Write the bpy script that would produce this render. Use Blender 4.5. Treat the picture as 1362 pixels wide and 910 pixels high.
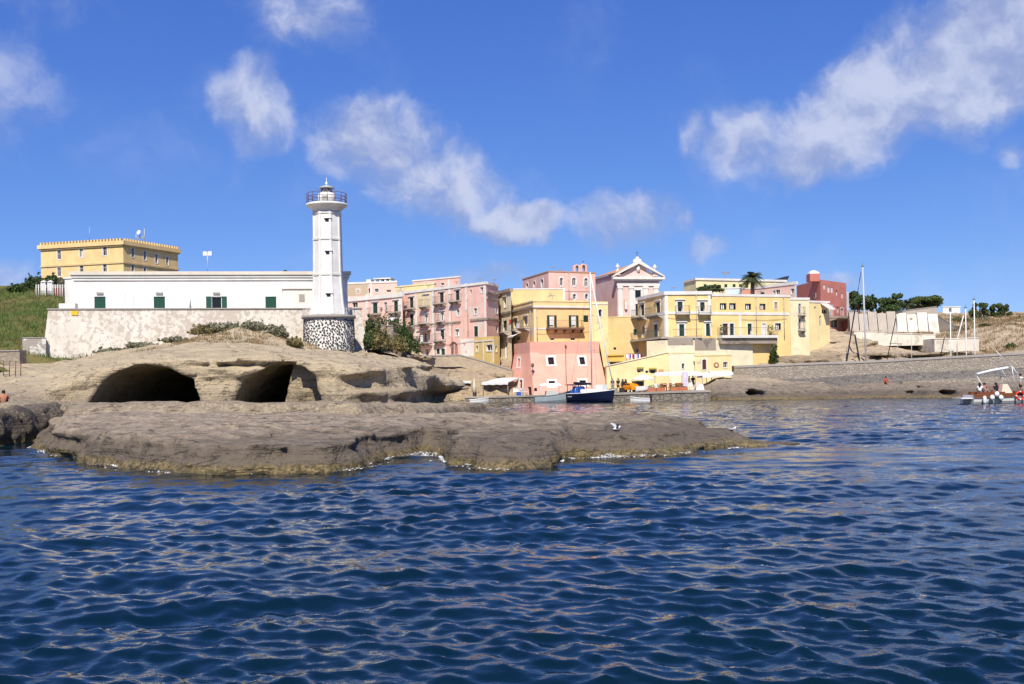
import bpy, bmesh, math, random
import numpy as np
from mathutils import Vector, Matrix, Quaternion

for o in list(bpy.data.objects):
    bpy.data.objects.remove(o, do_unlink=True)
scene = bpy.context.scene
COL = scene.collection
rng = np.random.RandomState(7)
random.seed(7)

# ------------------------------------------------------------------ camera
IW, IH = 1362.0, 910.0
FPX = 1400.0              # focal length in photograph pixels
AX, AY = 681.0, 508.0     # principal point: the (level) horizon crosses here
CAMH = 2.5                # eye height on the boat, metres over the sea
ROLL = math.radians(1.0)
cam_d = bpy.data.cameras.new('camera')
cam = bpy.data.objects.new('camera', cam_d); COL.objects.link(cam)
cam_d.sensor_fit = 'HORIZONTAL'; cam_d.sensor_width = 36.0
cam_d.lens = 36.0 * FPX / IW
cam_d.shift_y = (AY - IH / 2) / IW
cam_d.clip_start = 0.1; cam_d.clip_end = 6000
cam.location = (0, 0, CAMH)
_cr, _sr = math.cos(ROLL), math.sin(ROLL)
cam.matrix_world = Matrix(((_cr, _sr, 0, 0), (0, 0, -1, 0), (-_sr, _cr, 0, CAMH), (0, 0, 0, 1)))
scene.camera = cam

# ------------------------------------------------------------------ light
SUN = Vector((-0.07, -0.78, 0.86)).normalized()
sun_d = bpy.data.lights.new('sun', 'SUN'); sun_d.energy = 5.0; sun_d.angle = math.radians(0.5)
sun_d.color = (1.0, 0.93, 0.82)
sun = bpy.data.objects.new('sun', sun_d); COL.objects.link(sun)
sun.rotation_euler = SUN.to_track_quat('Z', 'Y').to_euler()
sun.location = (0, 0, 80)
scene.view_settings.view_transform = 'Standard'; scene.view_settings.look = 'None'
scene.view_settings.gamma = 1.0; scene.view_settings.exposure = 0.32
scene.view_settings.use_curve_mapping = False
scene.render.engine = 'CYCLES'
scene.cycles.max_bounces = 6; scene.cycles.diffuse_bounces = 2; scene.cycles.glossy_bounces = 3
scene.cycles.use_denoising = True
scene.cycles.sample_clamp_indirect = 6.0

def pix_dir(px, py):
    x = (px - AX) / FPX; y = (AY - py) / FPX
    return Vector((x * _cr + y * _sr, 1.0, y * _cr - x * _sr))
def P(px, py, D):
    d = pix_dir(px, py)
    return Vector((d.x * D, D, CAMH + d.z * D))
def water_hit(px, py, z=0.0):
    d = pix_dir(px, py); s = (z - CAMH) / d.z
    return Vector((d.x * s, s, z))

# ------------------------------------------------------------------ sky with fair-weather clouds
world = bpy.data.worlds.new('World'); scene.world = world; world.use_nodes = True
world.cycles.sampling_method = 'MANUAL'; world.cycles.sample_map_resolution = 256
wt = world.node_tree; wt.nodes.clear()
class NT:
    """tiny node-tree helper"""
    def __init__(s, t): s.t = t
    def n(s, typ, ins=None, **kw):
        nd = s.t.nodes.new(typ)
        for k, v in kw.items(): setattr(nd, k, v)
        for k, v in (ins or {}).items():
            sk = nd.inputs[k]
            if hasattr(v, 'is_output'): s.t.links.new(v, sk)
            else:
                try: sk.default_value = v
                except Exception: sk.default_value = (*v, 1.0)
        return nd
    def m(s, op, a, b=0.0, c=0.0, clamp=False):
        nd = s.n('ShaderNodeMath', {0: a, 1: b, 2: c}, operation=op); nd.use_clamp = clamp
        return nd.outputs[0]
    def v(s, op, a, b=(0, 0, 0)):
        nd = s.n('ShaderNodeVectorMath', {0: a, 1: b}, operation=op)
        return nd.outputs['Value'] if op in ('DOT_PRODUCT', 'LENGTH', 'DISTANCE') else nd.outputs[0]
    def ramp(s, fac, stops, interp='LINEAR'):
        nd = s.n('ShaderNodeValToRGB', {0: fac}); cr = nd.color_ramp; cr.interpolation = interp
        while len(cr.elements) < len(stops): cr.elements.new(0.5)
        for e, (p, c) in zip(cr.elements, stops):
            e.position = p; e.color = (*c, 1.0) if len(c) == 3 else c
        return nd.outputs[0]
    def mix(s, fac, a, b, blend='MIX'):
        nd = s.n('ShaderNodeMix', data_type='RGBA', blend_type=blend)
        for k, v in ((0, fac), (6, a), (7, b)):
            if hasattr(v, 'is_output'): s.t.links.new(v, nd.inputs[k])
            elif k == 0: nd.inputs[0].default_value = v
            else: nd.inputs[k].default_value = (*v, 1.0) if len(v) == 3 else v
        return nd.outputs[2]
    def noise(s, vec, scale, detail=4.0, rough=0.55, dist=0.0, out=0):
        return s.n('ShaderNodeTexNoise', {'Vector': vec, 'Scale': scale, 'Detail': detail, 'Roughness': rough, 'Distortion': dist}).outputs[out]
    def smooth(s, x, lo, hi):
        nd = s.n('ShaderNodeMapRange', {0: x, 1: lo, 2: hi, 3: 0.0, 4: 1.0}, interpolation_type='SMOOTHSTEP')
        return nd.outputs[0]

W = NT(wt)
sky = W.n('ShaderNodeTexSky', sky_type='NISHITA', sun_disc=False)
sky.sun_elevation = math.asin(SUN.z); sky.sun_rotation = math.atan2(SUN.x, SUN.y)
sky.altitude = 0; sky.air_density = 0.55; sky.dust_density = 0.0; sky.ozone_density = 3.0
sks = W.n('ShaderNodeSeparateColor', {0: sky.outputs[0]})       # the camera's own colour response to the blue
skyc = W.n('ShaderNodeCombineColor', {k: W.m('MULTIPLY', W.m('POWER', sks.outputs[k], g), w) for k, g, w in ((0, 0.95, 0.84), (1, 0.78, 1.33), (2, 0.45, 3.75))}).outputs[0]
gen = W.n('ShaderNodeTexCoord').outputs['Generated']
ddir = W.v('NORMALIZE', gen)
CLOUDS = [ # px, py, rx, ry, tilt(deg, + rises to right), weight : where the fair-weather clouds hang
    (385, 22, 95, 55, -15, .62), (338, 150, 54, 44, -35, .8), (492, 178, 72, 46, 0, 1.0), (555, 222, 92, 58, -40, 1.05),
    (652, 262, 50, 24, -30, .5), (690, 304, 62, 22, 4, .95), (838, 298, 62, 32, 6, 1.1), (925, 328, 46, 14, 0, .45),
    (1180, 128, 165, 62, 26, 1.35), (1310, 62, 140, 78, 24, 1.75), (1035, 192, 72, 44, 8, .85), (1270, 190, 36, 18, 0, .6),
    (1355, 195, 26, 22, 0, .6), (30, 100, 62, 84, -30, .36), (90, 14, 120, 30, -5, .45), (10, 362, 60, 22, 5, .8),
    (930, 185, 20, 22, 0, .4), (640, 380, 80, 16, 10, .5), (300, 352, 40, 16, 0, .5), (1120, 380, 50, 14, 0, .45)]
warp = W.noise(ddir, 7.0, 5.0, 0.6, out=1)
wv = W.v('ADD', ddir, W.n('ShaderNodeVectorMath', {0: W.v('SUBTRACT', warp, (.5, .5, .5)), 3: 0.085}, operation='SCALE').outputs[0])
acc = None
for (px, py, rx, ry, tilt, wgt) in CLOUDS:
    d0 = pix_dir(px, py); l = d0.length; c = d0.normalized()
    r = Vector((0, 0, 1)).cross(c).normalized() * -1; u = r.cross(c).normalized()
    if u.z < 0: u = -u
    a = math.radians(tilt)
    R2 = r * math.cos(a) + u * math.sin(a); U2 = -r * math.sin(a) + u * math.cos(a)
    k = FPX * l; rx *= 1.22; ry *= 1.35
    A = W.v('DOT_PRODUCT', wv, tuple(R2 * (k / rx))); B = W.v('DOT_PRODUCT', wv, tuple(U2 * (k / ry)))
    q = W.m('ADD', W.m('MULTIPLY', A, A), W.m('MULTIPLY', B, B))
    e = W.m('MULTIPLY', W.m('MAXIMUM', W.m('SUBTRACT', 1.45, q), 0.0), wgt)
    front = W.m('GREATER_THAN', W.v('DOT_PRODUCT', ddir, tuple(c)), 0.5)
    e = W.m('MULTIPLY', e, front)
    acc = e if acc is None else W.m('SMOOTH_MAX', acc, e, 0.25)
# the same kind of cloud drifts over the rest of the sky
sep = W.n('ShaderNodeSeparateXYZ', {0: ddir})
zc = W.m('MAXIMUM', sep.outputs[2], 0.12)
plan = W.n('ShaderNodeCombineXYZ', {0: W.m('DIVIDE', sep.outputs[0], zc), 1: W.m('DIVIDE', sep.outputs[1], zc), 2: 0.0}).outputs[0]
other = W.smooth(W.noise(plan, 0.55, 3.0), 0.52, 0.75)
behind = W.smooth(W.m('MULTIPLY', sep.outputs[1], -1.0), -0.55, 0.1)
acc = W.m('MAXIMUM', acc, W.m('MULTIPLY', other, behind))
f1 = W.noise(W.v('ADD', wv, (0.31, 0.0, 0.11)), 8.5, 9.0, 0.56)
f2 = W.noise(W.v('ADD', wv, (0.318, 0.0, 0.132)), 8.5, 5.0, 0.56)
dens = W.m('ADD', W.m('MULTIPLY', acc, 0.56), W.m('MULTIPLY', W.m('SUBTRACT', f1, 0.5), 3.7))
gate = W.smooth(acc, 0.0, 0.5)
alpha = W.m('MULTIPLY', W.smooth(dens, -0.05, 1.0), gate)
alpha = W.m('MULTIPLY', alpha, W.m('ADD', 0.5, W.m('MULTIPLY', W.smooth(acc, 0.15, 1.0), 0.4)))
shade = W.smooth(W.m('ADD', W.m('SUBTRACT', f1, f2), W.m('MULTIPLY', W.m('SUBTRACT', dens, 0.5), 0.10)), -0.07, 0.17)
ccol = W.mix(shade, (0.33, 0.41, 0.68), (0.62, 0.67, 0.86))
bg1 = W.n('ShaderNodeBackground', {'Color': skyc, 'Strength': 0.08})
bg2 = W.n('ShaderNodeBackground', {'Color': ccol, 'Strength': 0.8})
mx = W.n('ShaderNodeMixShader', {0: alpha, 1: bg1.outputs[0], 2: bg2.outputs[0]})
W.n('ShaderNodeOutputWorld', {'Surface': mx.outputs[0]})

# ------------------------------------------------------------------ tags and mesh helpers
def tag(o, label=None, cat=None, group=None, kind=None):
    if label: o['label'] = label
    if cat: o['category'] = cat
    if group: o['group'] = group
    if kind: o['kind'] = kind
    return o
def empty(name, loc, label=None, cat=None, group=None):
    o = bpy.data.objects.new(name, None); COL.objects.link(o); o.location = loc
    o.empty_display_size = 0.3
    return tag(o, label, cat, group)
def root_inv(parent):
    """child meshes are written in world coordinates; cancel the (translation/rotation) of the parents"""
    M = Matrix.Identity(4); p = parent
    while p is not None:
        M = p.matrix_basis @ M; p = p.parent
    return M.inverted()
class MB:
    """collects polygons with material slots, builds ONE mesh object"""
    def __init__(s): s.v = []; s.f = []; s.mi = []; s.sm = []; s.cur = 0
    def quad(s, *pts, smooth=False):
        i = len(s.v); s.v += [tuple(p) for p in pts]; s.f.append(tuple(range(i, i + len(pts)))); s.mi.append(s.cur); s.sm.append(smooth)
    def box(s, a, b):
        (x0, y0, z0), (x1, y1, z1) = a, b
        s.hexa([(x0, y0, z0), (x1, y0, z0), (x1, y1, z0), (x0, y1, z0), (x0, y0, z1), (x1, y0, z1), (x1, y1, z1), (x0, y1, z1)])
    def hexa(s, c):
        i = len(s.v); s.v += [tuple(p) for p in c]
        for f in ((3, 2, 1, 0), (4, 5, 6, 7), (0, 1, 5, 4), (1, 2, 6, 5), (2, 3, 7, 6), (3, 0, 4, 7)):
            s.f.append(tuple(i + k for k in f)); s.mi.append(s.cur); s.sm.append(False)
    def prism(s, pts, vec):
        """closed polygon (list of Vectors) extruded along vec"""
        n = len(pts); i = len(s.v); vec = Vector(vec)
        s.v += [tuple(p) for p in pts] + [tuple(Vector(p) + vec) for p in pts]
        s.f.append(tuple(i + k for k in range(n))[::-1]); s.f.append(tuple(i + n + k for k in range(n)))
        for k in range(n):
            s.f.append((i + k, i + (k + 1) % n, i + n + (k + 1) % n, i + n + k))
        s.mi += [s.cur] * (n + 2); s.sm += [False] * (n + 2)
    def tube(s, pts, rad, seg=6, cap=True, smooth=True):
        pts = [Vector(p) for p in pts]; n = len(pts)
        rad = [rad] * n if not hasattr(rad, '__len__') else rad
        i0 = len(s.v); ref = None
        for k in range(n):
            t = (pts[min(k + 1, n - 1)] - pts[max(k - 1, 0)]).normalized()
            if ref is None: ref = Vector((0, 0, 1)) if abs(t.z) < 0.9 else Vector((1, 0, 0))
            a = t.cross(ref).normalized(); b = t.cross(a).normalized(); ref = -b if False else ref
            for q in range(seg):
                th = 2 * math.pi * q / seg
                s.v.append(tuple(pts[k] + (a * math.cos(th) + b * math.sin(th)) * rad[k]))
        for k in range(n - 1):
            for q in range(seg):
                r = (q + 1) % seg
                s.f.append((i0 + k * seg + q, i0 + k * seg + r, i0 + (k + 1) * seg + r, i0 + (k + 1) * seg + q)); s.mi.append(s.cur); s.sm.append(smooth)
        if cap:
            s.f.append(tuple(i0 + q for q in range(seg))[::-1]); s.f.append(tuple(i0 + (n - 1) * seg + q for q in range(seg)))
            s.mi += [s.cur] * 2; s.sm += [False] * 2
    def lathe(s, c, prof, seg=24, smooth=True, a0=0.0, flat=False):
        """profile [(r,z)] turned about the vertical through c"""
        c = Vector(c); i0 = len(s.v)
        for (r, z) in prof:
            for q in range(seg):
                th = a0 + 2 * math.pi * q / seg
                s.v.append((c.x + r * math.cos(th), c.y + r * math.sin(th), c.z + z))
        for k in range(len(prof) - 1):
            for q in range(seg):
                r = (q + 1) % seg
                s.f.append((i0 + k * seg + q, i0 + k * seg + r, i0 + (k + 1) * seg + r, i0 + (k + 1) * seg + q)); s.mi.append(s.cur); s.sm.append(smooth)
        if prof[0][0] > 1e-4: s.f.append(tuple(i0 + q for q in range(seg))[::-1]); s.mi.append(s.cur); s.sm.append(False)
        if prof[-1][0] > 1e-4: s.f.append(tuple(i0 + (len(prof) - 1) * seg + q for q in range(seg))); s.mi.append(s.cur); s.sm.append(False)
    def build(s, name, mats, parent=None):
        me = bpy.data.meshes.new(name)
        vv = s.v
        if parent is not None:
            Mi = root_inv(parent); vv = [tuple(Mi @ Vector(v)) for v in vv]
        me.from_pydata(vv, [], s.f)
        if not isinstance(mats, (list, tuple)): mats = [mats]
        for m in mats: me.materials.append(m)
        me.polygons.foreach_set('material_index', s.mi); me.polygons.foreach_set('use_smooth', s.sm)
        me.update()
        o = bpy.data.objects.new(name, me); COL.objects.link(o)
        if parent is not None: o.parent = parent
        return o
def np_mesh(name, V, F, mat, smooth=True, parent=None):
    """big mesh from numpy arrays; F (n,3) or (n,4)"""
    me = bpy.data.meshes.new(name); V = np.asarray(V, np.float32); F = np.asarray(F, np.int32); k = F.shape[1]
    if parent is not None:
        Mi = np.array(root_inv(parent), np.float32); V = V @ Mi[:3, :3].T + Mi[:3, 3]
    me.vertices.add(len(V)); me.vertices.foreach_set('co', V.ravel())
    me.loops.add(F.size); me.loops.foreach_set('vertex_index', F.ravel())
    me.polygons.add(len(F)); me.polygons.foreach_set('loop_start', np.arange(0, F.size, k, dtype=np.int32))
    me.polygons.foreach_set('loop_total', np.full(len(F), k, np.int32))
    me.polygons.foreach_set('use_smooth', np.full(len(F), smooth))
    if mat is not None:
        for m in (mat if isinstance(mat, (list, tuple)) else [mat]): me.materials.append(m)
    me.update(calc_edges=True); me.validate()
    o = bpy.data.objects.new(name, me); COL.objects.link(o)
    if parent is not None: o.parent = parent
    return o

# ------------------------------------------------------------------ numeric noise, implicit surfaces
_LAT = rng.rand(64, 64, 64).astype(np.float32) * 2 - 1
def vnoise(x, y, z):
    xi = np.floor(x).astype(np.int32); yi = np.floor(y).astype(np.int32); zi = np.floor(z).astype(np.int32)
    fx = x - xi; fy = y - yi; fz = z - zi
    fx = fx * fx * fx * (fx * (fx * 6 - 15) + 10); fy = fy * fy * fy * (fy * (fy * 6 - 15) + 10); fz = fz * fz * (3 - 2 * fz)
    x0 = xi & 63; x1 = (xi + 1) & 63; y0 = yi & 63; y1 = (yi + 1) & 63; z0 = zi & 63; z1 = (zi + 1) & 63
    L = _LAT
    a = L[x0, y0, z0] * (1 - fx) + L[x1, y0, z0] * fx; b = L[x0, y1, z0] * (1 - fx) + L[x1, y1, z0] * fx
    c = L[x0, y0, z1] * (1 - fx) + L[x1, y0, z1] * fx; d = L[x0, y1, z1] * (1 - fx) + L[x1, y1, z1] * fx
    return (a * (1 - fy) + b * fy) * (1 - fz) + (c * (1 - fy) + d * fy) * fz
def fbm(x, y, z, oct=4, gain=0.5):
    t = 0; a = 1.0; s = 1.0
    for k in range(oct):
        t = t + a * vnoise(x * s + 17.3 * k, y * s + 5.1 * k, z * s + 9.7 * k); a *= gain; s *= 2.03
    return t
def sstep(x, lo, hi):
    t = np.clip((x - lo) / (hi - lo), 0, 1); return t * t * (3 - 2 * t)
def poly_sd(X, Y, poly):
    """signed distance to polygon, + inside"""
    poly = np.asarray(poly, float); n = len(poly); d = np.full(X.shape, 1e9); ins = np.zeros(X.shape, bool)
    for k in range(n):
        a = poly[k]; b = poly[(k + 1) % n]; e = b - a
        t = np.clip(((X - a[0]) * e[0] + (Y - a[1]) * e[1]) / (e @ e), 0, 1)
        d = np.minimum(d, np.hypot(X - a[0] - t * e[0], Y - a[1] - t * e[1]))
        c = ((a[1] > Y) != (b[1] > Y)) & (X < (b[0] - a[0]) * (Y - a[1]) / (b[1] - a[1] + 1e-12) + a[0])
        ins ^= c
    return np.where(ins, d, -d)
def line_d(X, Y, pts):
    """signed distance to open polyline running left to right, + on the far side"""
    pts = np.asarray(pts, float); best = np.full(X.shape, 1e9); sg = np.zeros(X.shape)
    for a, b in zip(pts[:-1], pts[1:]):
        e = b - a; t = np.clip(((X - a[0]) * e[0] + (Y - a[1]) * e[1]) / (e @ e), 0, 1)
        qx = X - a[0] - t * e[0]; qy = Y - a[1] - t * e[1]; d = np.hypot(qx, qy)
        s = np.sign(e[0] * qy - e[1] * qx); m = d < best - 1e-9
        best = np.where(m, d, best); sg = np.where(m, s, sg)
    return best * np.where(sg == 0, 1, sg)
def rbf(ctrl, smooth=0.0):
    """smooth height through scattered (x,y,z) points"""
    c = np.asarray(ctrl, float); n = len(c); d = np.hypot(c[:, None, 0] - c[None, :, 0], c[:, None, 1] - c[None, :, 1])
    A = np.zeros((n + 3, n + 3)); A[:n, :n] = d + np.eye(n) * smooth; A[:n, n] = 1; A[:n, n + 1:] = c[:, :2]; A[n:, :n] = A[:n, n:].T
    w = np.linalg.solve(A, np.r_[c[:, 2], 0, 0, 0])
    def f(X, Y):
        r = w[n] + w[n + 1] * X + w[n + 2] * Y
        for k in range(n): r = r + w[k] * np.hypot(X - c[k, 0], Y - c[k, 1])
        return r
    return f
def surface_nets(d, o, h):
    """d>0 inside. returns vertices, quads"""
    N, M, K = d.shape; s = d > 0
    c = np.zeros((N - 1, M - 1, K - 1), np.int8)
    for i in (0, 1):
        for j in (0, 1):
            for k in (0, 1): c += s[i:N - 1 + i, j:M - 1 + j, k:K - 1 + k]
    cell = (c > 0) & (c < 8); idx = np.full(cell.shape, -1, np.int64); ii = np.argwhere(cell); idx[cell] = np.arange(len(ii))
    acc = np.zeros((len(ii), 3)); cnt = np.zeros(len(ii)); I, J, Kk = ii.T
    cor = [(i, j, k) for i in (0, 1) for j in (0, 1) for k in (0, 1)]
    for a in cor:
        for ax in range(3):
            if a[ax]: continue
            b = list(a); b[ax] = 1
            da = d[I + a[0], J + a[1], Kk + a[2]]; db = d[I + b[0], J + b[1], Kk + b[2]]
            x = (da > 0) != (db > 0); t = np.where(x, da / np.where(x, da - db, 1), 0)
            p = np.tile(np.array(a, float), (len(ii), 1)); p[:, ax] += t
            acc[x] += p[x]; cnt[x] += 1
    V = (ii + acc / np.maximum(cnt, 1)[:, None]) * np.asarray(h) + np.asarray(o)
    Q = []
    for ax in range(3):
        sl0 = [slice(None)] * 3; sl1 = [slice(None)] * 3; sl0[ax] = slice(0, -1); sl1[ax] = slice(1, None)
        ch = s[tuple(sl0)] != s[tuple(sl1)]; e = np.argwhere(ch)
        o1, o2 = [a for a in range(3) if a != ax]
        ok = (e[:, o1] > 0) & (e[:, o1] < d.shape[o1] - 1) & (e[:, o2] > 0) & (e[:, o2] < d.shape[o2] - 1); e = e[ok]
        def at(q1, q2):
            f = e.copy(); f[:, o1] -= q1; f[:, o2] -= q2; return idx[f[:, 0], f[:, 1], f[:, 2]]
        q = np.stack([at(1, 1), at(0, 1), at(0, 0), at(1, 0)], 1)
        ins = s[e[:, 0], e[:, 1], e[:, 2]]
        if ax == 1: ins = ~ins
        q[~ins] = q[~ins][:, ::-1]; Q.append(q)
    return V, np.concatenate(Q)

# ------------------------------------------------------------------ materials
MATS = {}
def mat_new(name):
    m = bpy.data.materials.new(name); m.use_nodes = True; m.node_tree.nodes.clear(); return m, NT(m.node_tree)
def finish(m, T, color, rough=0.8, spec=0.3, bump=None, bstr=0.3, bdist=0.02, metal=0.0, **kw):
    ins = {'Base Color': color, 'Roughness': rough, 'Specular IOR Level': spec, 'Metallic': metal}; ins.update(kw)
    b = T.n('ShaderNodeBsdfPrincipled', ins)
    if bump is not None:
        bn = T.n('ShaderNodeBump', {'Height': bump, 'Strength': bstr, 'Distance': bdist}); T.t.links.new(bn.outputs[0], b.inputs['Normal'])
    T.n('ShaderNodeOutputMaterial', {'Surface': b.outputs[0]}); return m
def srgb(r, g, b):
    f = lambda c: (c / 255 / 12.92) if c <= 10 else ((c / 255 + 0.055) / 1.055) ** 2.4
    return (f(r), f(g), f(b))
def flat(name, col, rough=0.6, spec=0.3, metal=0.0, var=0.12, scale=3.0):
    if name in MATS: return MATS[name]
    m, T = mat_new(name); pos = T.n('ShaderNodeNewGeometry').outputs['Position']
    nz = T.noise(pos, scale, 4.0)
    c = T.mix(nz, tuple(x * (1 - var) for x in col), tuple(min(1, x * (1 + var)) for x in col))
    MATS[name] = finish(m, T, c, rough, spec, metal=metal); return MATS[name]
def plaster(name, col, dirt=0.25, patch=None, pamt=0.0, pscale=0.35, pclump=0.25, streak=0.25, dark=(0.25, 0.22, 0.18), rough=0.9):
    """painted render: mottling, rain streaks, flaked patches"""
    if name in MATS: return MATS[name]
    m, T = mat_new(name); pos = T.n('ShaderNodeNewGeometry').outputs['Position']
    n1 = T.noise(pos, 0.55, 5.0, 0.6); n2 = T.noise(pos, 4.0, 4.0, 0.6)
    st = T.noise(T.v('MULTIPLY', pos, (2.2, 2.2, 0.16)), 1.0, 5.0, 0.65)
    c = T.mix(T.smooth(n1, 0.35, 0.7), tuple(x * 0.90 for x in col), tuple(min(.9, x * 1.06) for x in col))
    c = T.mix(T.m('MULTIPLY', T.smooth(n2, 0.45, 0.8), dirt), c, tuple(x * 0.72 for x in col))
    c = T.mix(T.m('MULTIPLY', T.smooth(st, 0.52, 0.74), min(1.0, streak * 1.35)), c, tuple(a * .5 + b * .5 for a, b in zip(col, dark)))
    h = n2
    if patch:
        pn = T.m('ADD', T.m('ADD', T.noise(pos, pscale, 7.0, 0.66, 0.3), T.m('MULTIPLY', T.m('SUBTRACT', n2, 0.5), 0.14)), T.m('MULTIPLY', T.m('SUBTRACT', T.noise(pos, 0.13, 2.0), 0.5), pclump))
        pm = T.smooth(pn, 0.655 - pamt * 0.3, 0.68 - pamt * 0.3)
        pc = T.mix(T.noise(pos, 6.0, 4.0), tuple(x * 0.78 for x in patch), tuple(min(.9, x * 1.15) for x in patch))
        c = T.mix(pm, c, pc); h = T.m('SUBTRACT', n2, T.m('MULTIPLY', pm, 0.6))
    MATS[name] = finish(m, T, c, rough, 0.2, h, 0.35, 0.03); return MATS[name]
def stonework(name, c1, c2, mortar, scale=2.2, jw=0.12, rough=0.95):
    if name in MATS: return MATS[name]
    m, T = mat_new(name); pos = T.n('ShaderNodeNewGeometry').outputs['Position']
    wp = T.v('ADD', pos, T.n('ShaderNodeVectorMath', {0: T.noise(pos, 1.7, 3.0, out=1), 3: 0.25}, operation='SCALE').outputs[0])
    wp = T.v('MULTIPLY', wp, (1, 1, 1.35))
    v1 = T.n('ShaderNodeTexVoronoi', {'Vector': wp, 'Scale': scale}, feature='F1')
    v2 = T.n('ShaderNodeTexVoronoi', {'Vector': wp, 'Scale': scale}, feature='DISTANCE_TO_EDGE')
    sp = T.n('ShaderNodeSeparateXYZ', {0: v1.outputs['Color']}).outputs[0]
    c = T.mix(sp, c1, c2); c = T.mix(T.m('MULTIPLY', T.noise(pos, 9.0, 4.0), 0.35), c, tuple(x * .5 for x in c1))
    j = T.smooth(v2.outputs['Distance'], 0.02, jw); c = T.mix(j, mortar, c)
    MATS[name] = finish(m, T, c, rough, 0.15, T.m('ADD', j, T.m('MULTIPLY', T.noise(pos, 12.0), .3)), 0.6, 0.06); return MATS[name]
def glass_dark(name='window_glass', col=(0.012, 0.014, 0.016)):
    if name in MATS: return MATS[name]
    m, T = mat_new(name); MATS[name] = finish(m, T, col, 0.18, 0.35); return MATS[name]

M_WHITE = plaster('white_limewash', (0.73, 0.715, 0.675), 0.22, streak=0.3)
M_TRIM = plaster('white_trim', (0.69, 0.67, 0.62), 0.15, streak=0.15)
M_GLASS = glass_dark()
M_IRON = flat('iron_railing', (0.13, 0.115, 0.10), 0.6)
M_GREEN = flat('green_shutter', (0.012, 0.065, 0.045), 0.55)
M_DGREEN = flat('dark_green_shutter', (0.012, 0.04, 0.03), 0.55)
M_BROWN = flat('brown_shutter', (0.10, 0.03, 0.02), 0.6)
M_WOODW = flat('white_joinery', (0.72, 0.71, 0.68), 0.5)
M_SLAB = plaster('balcony_slab', (0.42, 0.38, 0.33), 0.4)
# ================================================================== SEA
def make_water():
    nY, nX = 900, 740
    t = np.linspace(0, 1, nY)
    Yr = 4.0 * (400 / 4.0) ** (t ** 0.86)
    u = np.linspace(-1, 1, nX); u = (0.75 * u + 0.25 * u ** 3) * 0.95
    Y = np.repeat(Yr[:, None], nX, 1); X = u[None, :] * (Y + 9.0)
    dy = np.gradient(Yr)[:, None] * np.ones_like(X)
    Z = np.zeros_like(X); DX = np.zeros_like(X); DY = np.zeros_like(X)
    r = np.random.RandomState(21)
    gust = np.clip(0.82 + 0.55 * fbm(X * 0.07, Y * 0.09, X * 0, 3), .3, 1.5)
    for k in range(120):
        lam = 0.13 * (2.7 / 0.13) ** r.rand()
        spread = 0.55 if lam > 1.2 else 1.0
        th = math.radians(-98) + r.randn() * spread          # chop runs in from the open sea
        kx, ky = math.cos(th) * 2 * math.pi / lam, math.sin(th) * 2 * math.pi / lam
        amp = 0.0104 * lam / (1 + (lam / 0.62) ** 1.35) * (0.6 + 0.8 * r.rand())
        fade = sstep(lam / np.maximum(dy, 1e-6), 1.6, 4.0)
        ph = kx * X + ky * Y + r.rand() * 6.283
        ph = ph + 1.3 * vnoise(X * 0.3 / lam + k, Y * 0.3 / lam, X * 0 + k)
        a = amp * fade * (gust if lam < 1.4 else 1.0)
        Z += a * np.cos(ph); s = a * np.sin(ph) * 0.8
        DX -= s * math.cos(th); DY -= s * math.sin(th)
    for (lam, th, am) in ((6.5, -1.9, .022), (4.6, -1.45, .018), (8.5, -2.2, .024)):     # a low swell under the chop
        ph = (X * math.cos(th) + Y * math.sin(th)) * 2 * math.pi / lam + 1.5 * vnoise(X * .05, Y * .05, X * 0 + lam); Z += am * np.cos(ph)
    V = np.stack([X + DX, Y + DY, Z], -1).reshape(-1, 3)
    i = np.arange(nY * nX).reshape(nY, nX)
    F = np.stack([i[:-1, :-1], i[:-1, 1:], i[1:, 1:], i[1:, :-1]], -1).reshape(-1, 4)
    m, T = mat_new('sea_water'); pos = T.n('ShaderNodeNewGeometry').outputs['Position']
    n1 = T.noise(T.v('MULTIPLY', pos, (0.75, 1.0, 1.0)), 6.5, 4.0, 0.55)
    n2 = T.noise(pos, 1.4, 3.0, 0.5)
    big = T.noise(pos, 0.07, 3.0)
    c = T.mix(big, (0.0011, 0.0092, 0.0165), (0.0017, 0.0140, 0.023))
    h = T.m('ADD', T.m('MULTIPLY', n1, 0.35), T.m('MULTIPLY', n2, 0.65))
    # beyond the finely meshed water the chop is carried by relief in the material
    yy = T.n('ShaderNodeSeparateXYZ', {0: pos}).outputs[1]
    chop = T.m('ADD', T.noise(T.v('MULTIPLY', pos, (0.45, 1.0, 1.0)), 0.75, 4.0, 0.62), T.m('MULTIPLY', T.noise(T.v('MULTIPLY', pos, (0.6, 1.0, 1.0)), 2.2, 3.0, 0.6), 0.45))
    h = T.m('ADD', h, T.m('MULTIPLY', chop, T.m('MULTIPLY', T.smooth(yy, 18.0, 85.0), 8.5)))
    finish(m, T, c, 0.0, 0.5, h, 0.22, 0.10, IOR=1.333)
    o = np_mesh('sea', V, F, m); tag(o, kind='structure'); o['label'] = 'deep blue choppy sea filling the foreground'
    # the open sea beyond, to the horizon
    b = MB()
    far = [(-4000, 395, -0.25), (4000, 395, -0.25), (4000, 5000, -0.25), (-4000, 5000, -0.25)]
    b.quad(*far)
    for sx in (-1, 1):
        pts = [(sx * 12.0, 4.2, -0.25), (sx * 388.0, 400, -0.25), (sx * 4000, 400, -0.25), (sx * 4000, -300, -0.25), (sx * 12.0, -300, -0.25)]
        b.quad(*(pts if sx < 0 else pts[::-1]))
    b.quad((-12, -300, -0.25), (12, -300, -0.25), (12, 4.2, -0.25), (-12, 4.2, -0.25))
    o2 = b.build('open_sea', m); tag(o2, kind='structure')
make_water()

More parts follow.
